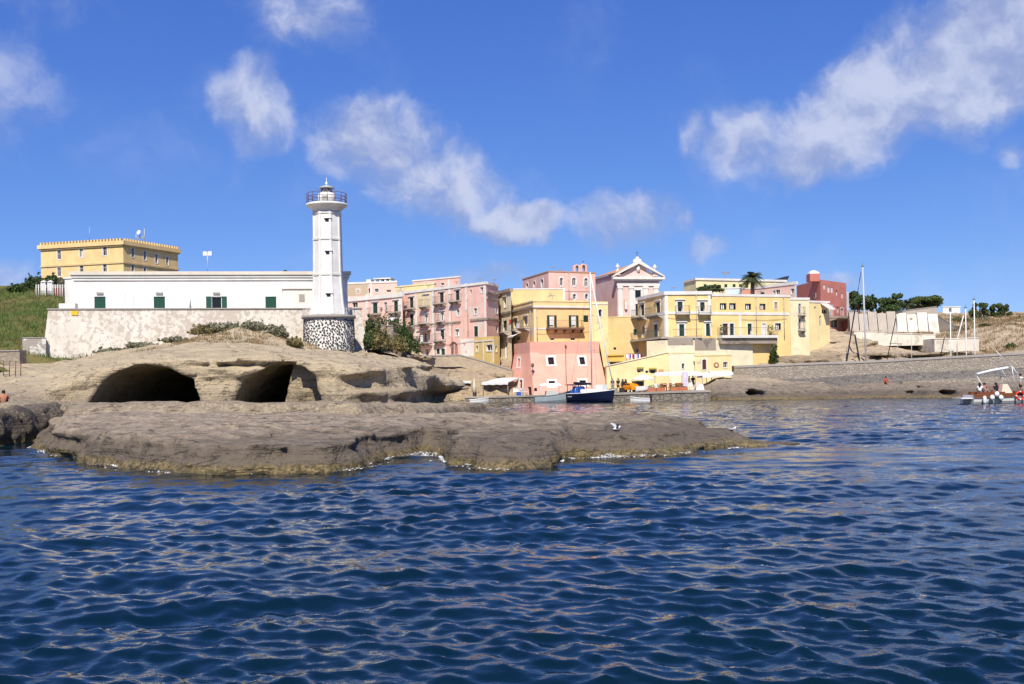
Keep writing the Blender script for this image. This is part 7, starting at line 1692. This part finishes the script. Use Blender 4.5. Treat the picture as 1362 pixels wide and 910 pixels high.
for k, (px, bk, f, sh, so, lab) in enumerate(((822.5, 1.8, 150, C_BLK, C_BLK, 'person in black standing left of the orange car'), (815, 3.0, 20, C_NVY, C_GRY, 'person in navy by the bins behind the yacht bow'), (922, 6.0, -30, C_BLK, C_NVY, 'dark-clothed person under the long white awning'), (917, 5.0, 90, C_GRY, C_BLU, 'person in grey walking past the purple banner'))):
    person(lab, qp(px, bk), f, 'stand', sk, sh, so)

# ================================================================== ON THE QUAY
def car():
    c = qp(838, 4.2); r = empty('small_car', c, 'small orange hatchback parked on the quay', 'car'); M = Matrix.Translation(c) @ Matrix.Rotation(math.radians(-62), 4, 'Z') @ Matrix.Scale(.78, 4)
    L, Wd = 3.3, 1.45; prof = [(-1.65, .35), (-1.66, .62), (-1.5, .78), (-.95, .86), (-.55, 1.32), (.1, 1.42), (.9, 1.36), (1.45, .95), (1.6, .8), (1.64, .35)]
    def band(pts, y0, y1, name, mat, par):
        b = MB(); b.prism([M @ Vector((x, y0, z)) for x, z in pts], (M.to_3x3() @ Vector((0, y1 - y0, 0)))); return b.build(name, mat, par)
    b = MB(); n = len(prof)
    for sg in (-1, 1):
        for i in range(n - 1): pass
    rows = []
    for y, k, dz in ((-Wd / 2, .97, -.03), (-Wd / 2 * .86, 1.0, 0), (Wd / 2 * .86, 1.0, 0), (Wd / 2, .97, -.03)): rows.append([M @ Vector((x * k, y * (.84 if z > 1 else 1), z + dz * (z > .8))) for x, z in prof])
    for a, c_ in zip(rows[:-1], rows[1:]):
        for i in range(n - 1): b.quad(a[i], c_[i], c_[i + 1], a[i + 1], smooth=True)
    b.quad(*rows[0]); b.quad(*rows[-1][::-1]); body = b.build('body', M_ORNG, r)
    for sg in (-1, 1):
        y = sg * (Wd / 2 * .86 + .035)
        for pts in ([(-.78, .92), (-.48, 1.27), (.08, 1.34), (.08, .92)], [(.16, .92), (.16, 1.34), (.82, 1.28), (1.2, .95)]): band(pts, y - .02, y + .02, 'window', M_GLASS, r)
    b = MB(); b.hexa([M @ Vector(v) for v in ((-.93, -.55, .885), (-.93, .55, .885), (-.9, .55, .86), (-.9, -.55, .86), (-.6, -.5, 1.28), (-.6, .5, 1.28), (-.55, .5, 1.25), (-.55, -.5, 1.25))]); b.build('windscreen', M_GLASS, r)
    for x in (-1.05, 1.05):
        for sg in (-1, 1):
            b = MB(); o = Vector((x, sg * .66, .3)); nn = 14; pts = [M @ (o + Vector((.29 * math.cos(6.283 * k / nn), -sg * .0, .29 * math.sin(6.283 * k / nn)))) for k in range(nn)]; b.prism(pts, M.to_3x3() @ Vector((0, sg * .12, 0))); w = b.build('wheel', M_BLK, r)
            b = MB(); pts = [M @ (o + Vector((.16 * math.cos(6.283 * k / nn), sg * .122, .16 * math.sin(6.283 * k / nn)))) for k in range(nn)]; b.prism(pts, M.to_3x3() @ Vector((0, sg * .012, 0))); b.build('hub_cap', M_ALU, w)
    for sg in (-1, 1):
        b = MB(); b.lathe((0, 0, 0), [(.1, 0), (.1, .03), (.05, .05)], 10); q = M @ Matrix.Translation((-1.66, sg * .5, .62)) @ Matrix.Rotation(-math.pi / 2, 4, 'Y'); b.v = [tuple(q @ Vector(v)) for v in b.v]; b.build('headlight', M_BOATW, r)
    band([(-1.7, .32), (-1.7, .42), (-1.6, .42), (-1.6, .32)], -.65, .65, 'bumper', M_ALU, r)
car()
def parasol(label, px, back, w, y_top, sq=True, name='parasol'):
    c = qp(px, back); k = c.y / FPX; zt = P(px, y_top, c.y).z; R_ = w * k / 2; r = empty(name, c, label, 'parasol'); b = MB(); b.tube([c, Vector((c.x, c.y, zt))], .04, 6); b.build('pole', M_COPING, r)
    b = MB(); n = 8; top = Vector((c.x, c.y, zt)); ring = [Vector((c.x + R_ * math.cos(6.283 * (q + .5) / n), c.y + R_ * .8 * math.sin(6.283 * (q + .5) / n), zt - .55)) for q in range(n)]
    for q in range(n):
        a, d = ring[q], ring[(q + 1) % n]; m = (a + d + top) / 3 - Vector((0, 0, .05)); b.quad(a, d, m); b.quad(d, top, m); b.quad(top, a, m); b.quad(a - Vector((0, 0, .16)), d - Vector((0, 0, .16)), d, a)
    b.build('canopy', M_CLOTH_W, r); b = MB(); b.box((c.x - .3, c.y - .3, c.z), (c.x + .3, c.y + .3, c.z + .1)); b.build('base', M_COPING, r)
parasol('large white parasol left of the restaurant awnings', 856, 5.0, 30, 497.5)
parasol('white parasol at the right end of the awnings', 962, 6.5, 26, 493); parasol('second white parasol before the yellow warehouse', 940, 6.0, 26, 494.5)
def awning_shelter(label, x0, x1, back, y0, y1, depth, name='awning_shelter', mat=M_CLOTH_W):
    a, c = qp(x0, back), qp(x1, back); f = Fac((a.x, a.y), (c.x, c.y)); z0, z1 = P(x0, y1, a.y).z, P(x0, y0, a.y).z; r = empty(name, (a + c) / 2, label, 'awning'); b = MB()
    b.prism([Vector(f.w(0, z0, 0)), Vector(f.w(0, z0 + .1, 0)), Vector(f.w(0, z1, -depth)), Vector(f.w(0, z1 - .1, -depth))], Vector((f.t.x, f.t.y, 0)) * f.L); cn = b.build('canopy', mat, r); b = MB(); n = max(4, int(f.L / .5))
    for k in range(n): b.quad(f.w(f.L * k / n, z0 - .18 - .06 * (k % 2), .012), f.w(f.L * (k + 1) / n, z0 - .24 + .06 * (k % 2), .012), f.w(f.L * (k + 1) / n, z0 + .02, .012), f.w(f.L * k / n, z0 + .02, .012))
    b.build('valance', mat, cn)
    for u in np.linspace(.1, f.L - .1, max(2, int(f.L / 2.2) + 1)):
        b = MB(); p = f.w(u, a.z, -.15); b.tube([p, (p[0], p[1], z0)], .05, 6); b.build('post', M_COPING, r)
    return r
awning_shelter('long white restaurant awning on black posts', 870, 908, 4.5, 495, 498, 2.5); awning_shelter('white restaurant awning behind the purple banner', 909, 936, 4.5, 494, 498, 2.5); awning_shelter('white awning at the foot of the yellow warehouse', 946, 976, 6.0, 493.5, 497, 1.8)
sh = awning_shelter('white canvas roof of the quay restaurant beside the salmon tower', 641, 676, 1.2, 503, 510, 3.5, 'quay_restaurant'); a, c = qp(648, 3.2), qp(675, 3.2); b = MB(); b.box((a.x, a.y, a.z), (c.x, a.y + .2, a.z + 2.0)); b.build('back_wall', flat('interior_shade', (.035, .018, .013), .9), sh)  # back wall near black: shade under the canvas put into its colour
awning_shelter('small white canopy over the beach hut left of the restaurant', 612, 632, 1.5, 506, 508, 2, 'hut_canopy')
def table_set(px, back, lab, n=2):
    c = qp(px, back); r = empty('cafe_table', c, lab, 'table', 'tables of the quay restaurant'); b = MB(); b.lathe(c, [(.38, .71), (.4, .73), (.4, .76), (.02, .765)], 12); b.build('table_top', M_CLOTH_W, r)
    b = MB(); b.tube([c, c + Vector((0, 0, .72))], .035, 5); b.lathe(c, [(.24, 0), (.24, .03), (.04, .06)], 10); b.build('leg', M_IRON, r)
ORD = ('leftmost', 'second from left', 'third from left', 'fourth from left', 'fifth from left', 'sixth from left', 'rightmost')
ordn = lambda k, n: 'rightmost' if k == n - 1 else ORD[k]
for k, x in enumerate((652, 657, 662, 667, 672)): table_set(x, 2.6, ordn(k, 5) + ' small round white table in the dark quay restaurant')
for k, x in enumerate((884, 892, 899, 905, 915)): table_set(x, 3.6, ordn(k, 5) + ' small round white table under the long white awnings')
def chair(px, back, rot, lab, grp, mat):
    c = qp(px, back); r = empty('chair', c, lab, 'chair', grp); M = Matrix.Translation(c) @ Matrix.Rotation(math.radians(rot), 4, 'Z'); bx = lambda a, d: [M @ Vector((x, y, z)) for z in (a[2], d[2]) for x, y in ((a[0], a[1]), (d[0], a[1]), (d[0], d[1]), (a[0], d[1]))]
    b = MB(); b.hexa(bx((-.22, -.22, .42), (.22, .22, .47))); b.build('seat', mat, r); b = MB(); b.hexa(bx((-.22, .19, .47), (.22, .23, .9))); b.build('backrest', mat, r)
    for x in (-.19, .19):
        for y in (-.19, .19): b = MB(); b.hexa(bx((x - .02, y - .02, 0), (x + .02, y + .02, .42))); b.build('leg', mat, r)
M_WICK = flat('rust_brown_chair', (.32, .11, .05), .8)
for k, x in enumerate((881, 886.5, 889.5, 894, 901, 904, 907.5)): chair(x, 2.9 + .5 * (k % 2), 40 * k, ordn(k, 7) + ' rust brown cafe chair under the long white awnings', 'brown cafe chairs', M_WICK)
for k, x in enumerate((873, 877, 912, 919, 926)): chair(x, 3.3, 55 * k, ordn(k, 5) + ' white cafe chair beside the brown chairs under the awnings', 'white cafe chairs', M_WOODW)
for k, x in enumerate((685, 688.5, 692, 697, 700)): chair(x, 1.0, 25 * k, ordn(k, 5) + ' white garden chair in front of the salmon tower door', 'white garden chairs', M_WOODW)
for k, x in enumerate((867.5, 879, 898, 909)):
    c = qp(x, 2.2); b = MB(); b.box((c.x - .5, c.y - .2, c.z), (c.x + .5, c.y + .2, c.z + .42)); r = empty('planter', c, ordn(k, 4) + ' long terracotta planter along the quay restaurant edge', 'planter', 'planters by the awnings'); b.build('trough', flat('terracotta', (.40, .14, .07), .9), r)
    V, F = leaf_arrays([(np.array(c) + [0, 0, .6], np.array([.5, .2, .22]))], 120, .1, np.random.RandomState(k)); np_mesh('foliage', V, F, F_MID, False, r)
# purple banner, gas bottles, kiosk, barrels, nets
c = qp(911.7, 2.0); r = empty('banner', c, 'tall narrow purple and white banner on the quay', 'banner'); b = MB(); z1 = P(911, 495, c.y).z; b.tube([c, Vector((c.x, c.y, z1 + .1))], .03, 5); b.build('pole', M_ALU, r); b = MB(); b.box((c.x - .22, c.y - .015, c.z + .5), (c.x + .3, c.y + .015, z1)); b.build('flag', flat('lilac_flag', (.55, .48, .72), .9, var=.3, scale=5), r)
for k, x in enumerate((828.5, 832.5)):
    c = qp(x, 5.5); b = MB(); b.lathe(c, [(.18, 0), (.2, .1), (.2, 1.2), (.12, 1.35), (.12, 1.55), (.02, 1.6)], 10); o = b.build('fuel_pump', M_BLK); tag(o, ('left', 'right')[k] + ' of two slim black posts behind the orange car', 'post')
c = qp(849, 4.6); r = empty('kiosk', c, 'dark green kiosk under the large white parasol', 'kiosk'); b = MB(); b.box((c.x - .65, c.y - .4, c.z), (c.x + .65, c.y + .6, c.z + 1.25)); b.build('counter', flat('kiosk_green', (.05, .05, .03)), r); b = MB(); b.box((c.x - .75, c.y - .5, c.z + 1.26), (c.x + .75, c.y + .7, c.z + 1.34)); b.build('counter_top', M_COPING, r)
for k, (px, bk, s, m, lab) in enumerate(((813, 1.6, .45, M_BLK, 'black crate beside the yacht bow'), (817, 2.2, .5, C_GRY, 'grey heap of nets near the yacht bow'), (690, .5, .4, M_BLUE, 'blue tarpaulin lump on the quay edge'), (827, 3.2, .5, M_BLK, 'black bin left of the orange car'), (866, 2.6, .4, C_GRY, 'grey box between tender and planter'), (931, 4.4, .6, M_WOODW, 'white fridge box under the second parasol'))):
    c = qp(px, bk); b = MB(); b.hexa([c + Vector(v) * s for v in ((-.8, -.6, 0), (.8, -.6, 0), (.8, .6, 0), (-.8, .6, 0), (-.65, -.45, 1.1), (.6, -.5, 1.0), (.65, .45, 1.15), (-.6, .5, 1.05))]); o = b.build(['crate', 'net_heap', 'tarpaulin', 'bin', 'box', 'fridge'][k], m); tag(o, lab, ['crate', 'nets', 'tarpaulin', 'bin', 'box', 'fridge'][k])
# shop goods on the ramp: colourful rack
c = P(844, 480, 135); r = empty('clothes_rack', c, 'rack of colourful clothes by the yellow shed', 'rack'); b = MB(); b.tube([P(833, 471, 135), P(855, 470, 135)], .04, 5); b.tube([P(833, 482, 135), P(833, 471, 135)], .04, 5); b.tube([P(855, 481, 135), P(855, 470, 135)], .04, 5); b.build('frame', M_IRON, r)
for k in range(14):
    a = P(834 + k * 1.5, 471.3, 135); b = MB(); w = .09; h = .5 + .3 * ((k * 7) % 5) / 5; b.hexa([a + Vector(v) for v in ((-w, -.1, -h), (w, -.1, -h), (w, .1, -h), (-w, .1, -h), (-w, -.05, 0), (w, -.05, 0), (w, .05, 0), (-w, .05, 0))]); b.build('garment', [C_WHT, C_RED, C_BLU, C_LIL, C_BLK, C_WHT, M_ORNG][(k * 3) % 7], r)
# closed parasol and hut bits by the cliff
c = qp(631, .8); r = empty('closed_parasol', c, 'closed cream parasol by the small white boat', 'parasol'); b = MB(); b.lathe(c, [(.03, .0), (.03, .5), (.26, .55), (.2, 1.4), (.08, 2.1), (.02, 2.3)], 10); b.build('canopy', flat('cream_canvas', (.62, .55, .42), .9), r)
# rusty iron frame on the headland
M_RST = flat('rust', (.16, .06, .03), .95, var=.4); r = empty('rusty_frame', P(467, 505, 84), 'rusty iron posts and wires standing on the tuff below the lighthouse', 'iron frame'); b = MB()
for (x, y0, y1) in ((468, 472, 502), (477, 472, 497), (480, 474, 492), (487, 470, 486)): b.tube([P(x, y1 + 4, 84), P(x, y0, 84)], .045, 5)
b.tube([P(468, 500, 84), P(461, 508, 83)], .04, 4); b.tube([P(468, 474, 84), P(458, 502, 84), P(468, 500, 84)], .015, 3); b.tube([P(468, 500, 84), P(484, 490, 84), P(487, 472, 84)], .015, 3); b.tube([P(477, 474, 84), P(487, 472, 84)], .02, 3); b.build('posts', M_RST, r)
r = empty('wire_fence', P(12, 500, 96), 'leaning wire fence posts at the left edge below the ruined wall', 'fence'); b = MB()
for x in (4, 12, 20, 27): b.tube([P(x, 512, 96), P(x + 1, 480, 96)], .04, 4)
b.tube([P(4, 486, 96), P(28, 486, 96)], .015, 3); b.build('posts', M_RST, r)

# ================================================================== GULLS, FOAM
def gull(label, px, py, D, head, wings=False, z=None):
    c = P(px, py, D) if z is None else Vector((P(px, py, D).x, D, z)); r = empty('gull', c, label, 'gull'); M = Matrix.Translation(c) @ Matrix.Rotation(math.radians(head), 4, 'Z') @ Matrix.Scale(.62, 4); W_ = flat('gull_white', (.78, .78, .76), .8); G_ = flat('gull_grey', (.38, .40, .42), .8)
    V, F = skin_mesh([(0, 0, .17), (.1, 0, .2), (.17, 0, .28), (.2, 0, .33), (-.12, 0, .17), (-.24, 0, .16)], [(0, 1), (1, 2), (2, 3), (0, 4), (4, 5)], [.075, .065, .042, .045, .055, .02], 2); b = MB(); b.v = [tuple(M @ Vector(v)) for v in V]; b.f = F; b.mi = [0] * len(F); b.sm = [True] * len(F); b.build('body', W_, r)
    b = MB(); b.tube([M @ Vector((.23, 0, .325)), M @ Vector((.29, 0, .31))], [.015, .006], 5); b.build('beak', M_ORNG, r)
    for s in (-1, 1):
        b = MB()
        if wings: pts = [(.08, s * .05, .22), (.02, s * .25, .42), (-.12, s * .42, .48), (-.2, s * .4, .44), (-.12, s * .22, .34), (-.1, s * .05, .2)]
        else: pts = [(.1, s * .075, .22), (0, s * .085, .24), (-.2, s * .05, .2), (-.34, s * .015, .17), (-.15, s * .07, .15), (.05, s * .085, .16)]
        b.prism([M @ Vector(p) for p in pts], M.to_3x3() @ Vector((0, s * .012, .004))); b.build('wing', G_, r)
        b = MB(); b.tube([M @ Vector((.0, s * .03, .12)), M @ Vector((.0, s * .03, 0))], .008, 4); b.tube([M @ Vector((0, s * .03, .004)), M @ Vector((.05, s * .04, .004))], .008, 4); b.build('leg', M_ORNG, r)
GULLS = [('grey-winged gull flapping on top of the flat rock', 820.5, 571, 42.0, 20, True), ('white gull standing at the tip of the flat rock', 975, 571, 40.6, 5, False)]
# rest things on the rock by ray casting
bpy.context.view_layer.update(); DG = bpy.context.evaluated_depsgraph_get()
def drop(px, py):
    """where the line of sight through a photograph pixel meets the scene"""
    d = pix_dir(px, py); hit, loc, n, i, ob, m = scene.ray_cast(DG, Vector((0, 0, CAMH)), d.normalized(), distance=400); return loc if hit else water_hit(px, py)
def ground(x, y, z0=30, names=('rock_shelf', 'headland', 'rock_ledge')):
    best = None
    for nm in names:
        o = bpy.data.objects.get(nm); ok, loc, n, i = o.ray_cast(Vector((x, y, z0)), Vector((0, 0, -1)))
        if ok and (best is None or loc.z > best): best = loc.z
    return best
for (lab, px, py, D, hd, wg) in GULLS:
    l = drop(px, py + 3); g = ground(l.x, l.y); gull(lab, px, py, l.y, hd, wg, (g if g is not None else l.z) - .01)
for o in list(scene.objects):
    if o.name.startswith('person') and o.parent is None and 'sunbather' in o['label']:
        l = o.location; g = ground(l.x, l.y); o.location.z = (g if g is not None else l.z) - .02
    if o.name.startswith('person') and o.parent is None and 'bather in red' in o['label']:
        l = o.location; g = ground(l.x, l.y); o.location.z = (g if g is not None else l.z) - .02
def foam(label, px, py, w, d, seed):
    r = np.random.RandomState(seed); c = water_hit(px, py); n = 2600; k = c.y / FPX
    x = r.randn(n) * w * k * .3; y = r.randn(n) * d * .3; z = .02 + .12 * r.rand(n) ** 3 * np.exp(-(x / (w * k * .4)) ** 2); s = .006 + .02 * r.rand(n) ** 2
    keep = vnoise(x * 3.2 + seed, y * 5.2, x * 0) > .12; x, y, z, s = x[keep], y[keep], z[keep], s[keep]; n = len(x); a = r.rand(n) * 6.28
    p = np.c_[c.x + x, c.y + y, z]; t = np.c_[np.cos(a), np.sin(a), r.randn(n) * .3]; u = np.c_[-np.sin(a), np.cos(a), r.randn(n) * .3]
    V = np.stack([p - t * s[:, None], p + u * s[:, None], p + t * s[:, None], p - u * s[:, None]], 1).reshape(-1, 3)
    o = np_mesh('foam', V, np.arange(4 * n).reshape(-1, 4), flat('sea_foam', (.8, .82, .82), .8, var=.05), False); tag(o, label, 'foam', kind='stuff')
foam('white foam splashing in the notch of the flat rock', 553, 607, 44, 1.2, 1); foam('thin white foam along the right front edge of the flat rock', 808, 609, 36, .7, 2)

def wash_line():
    r = np.random.RandomState(9); pts = np.array(LOW[:20]); V = []
    seg = np.diff(pts, axis=0); L = np.hypot(*seg.T); cum = np.r_[0, np.cumsum(L)]; n = 9000; t = np.sort(r.rand(n)) * cum[-1]; i = np.searchsorted(cum, t) - 1; i = np.clip(i, 0, len(seg) - 1)
    p = pts[i] + seg[i] * ((t - cum[i]) / L[i])[:, None]; nrm = np.c_[seg[i][:, 1], -seg[i][:, 0]] / L[i][:, None]
    off = .05 + np.abs(r.randn(n)) * .16 + .22 * fbm(p[:, 0] * .45, p[:, 1] * .45, t * 0 + 3.3, 3); q = p + nrm * off[:, None]
    keep = vnoise(t * .55, off * 5, t * 0) + .4 * vnoise(t * 2.3, off * 9, t * 0 + 4) > .42; q = q[keep]; n = len(q); s = (.008 + .022 * r.rand(n) ** 2)[:, None]; a = r.rand(n) * 6.283
    c = np.c_[q, .035 + .05 * r.rand(n)]; u = np.c_[np.cos(a), np.sin(a), r.randn(n) * .2]; w = np.c_[-np.sin(a), np.cos(a), r.randn(n) * .2]
    V = np.stack([c - u * s * 1.6, c + w * s, c + u * s * 1.6, c - w * s], 1).reshape(-1, 3)
    o = np_mesh('wash_foam', V, np.arange(4 * n).reshape(-1, 4), flat('sea_foam', (.8, .82, .82), .8, var=.05), False); tag(o, 'thin broken line of foam along the front waterline of the flat rock', 'foam', kind='stuff')
wash_line()
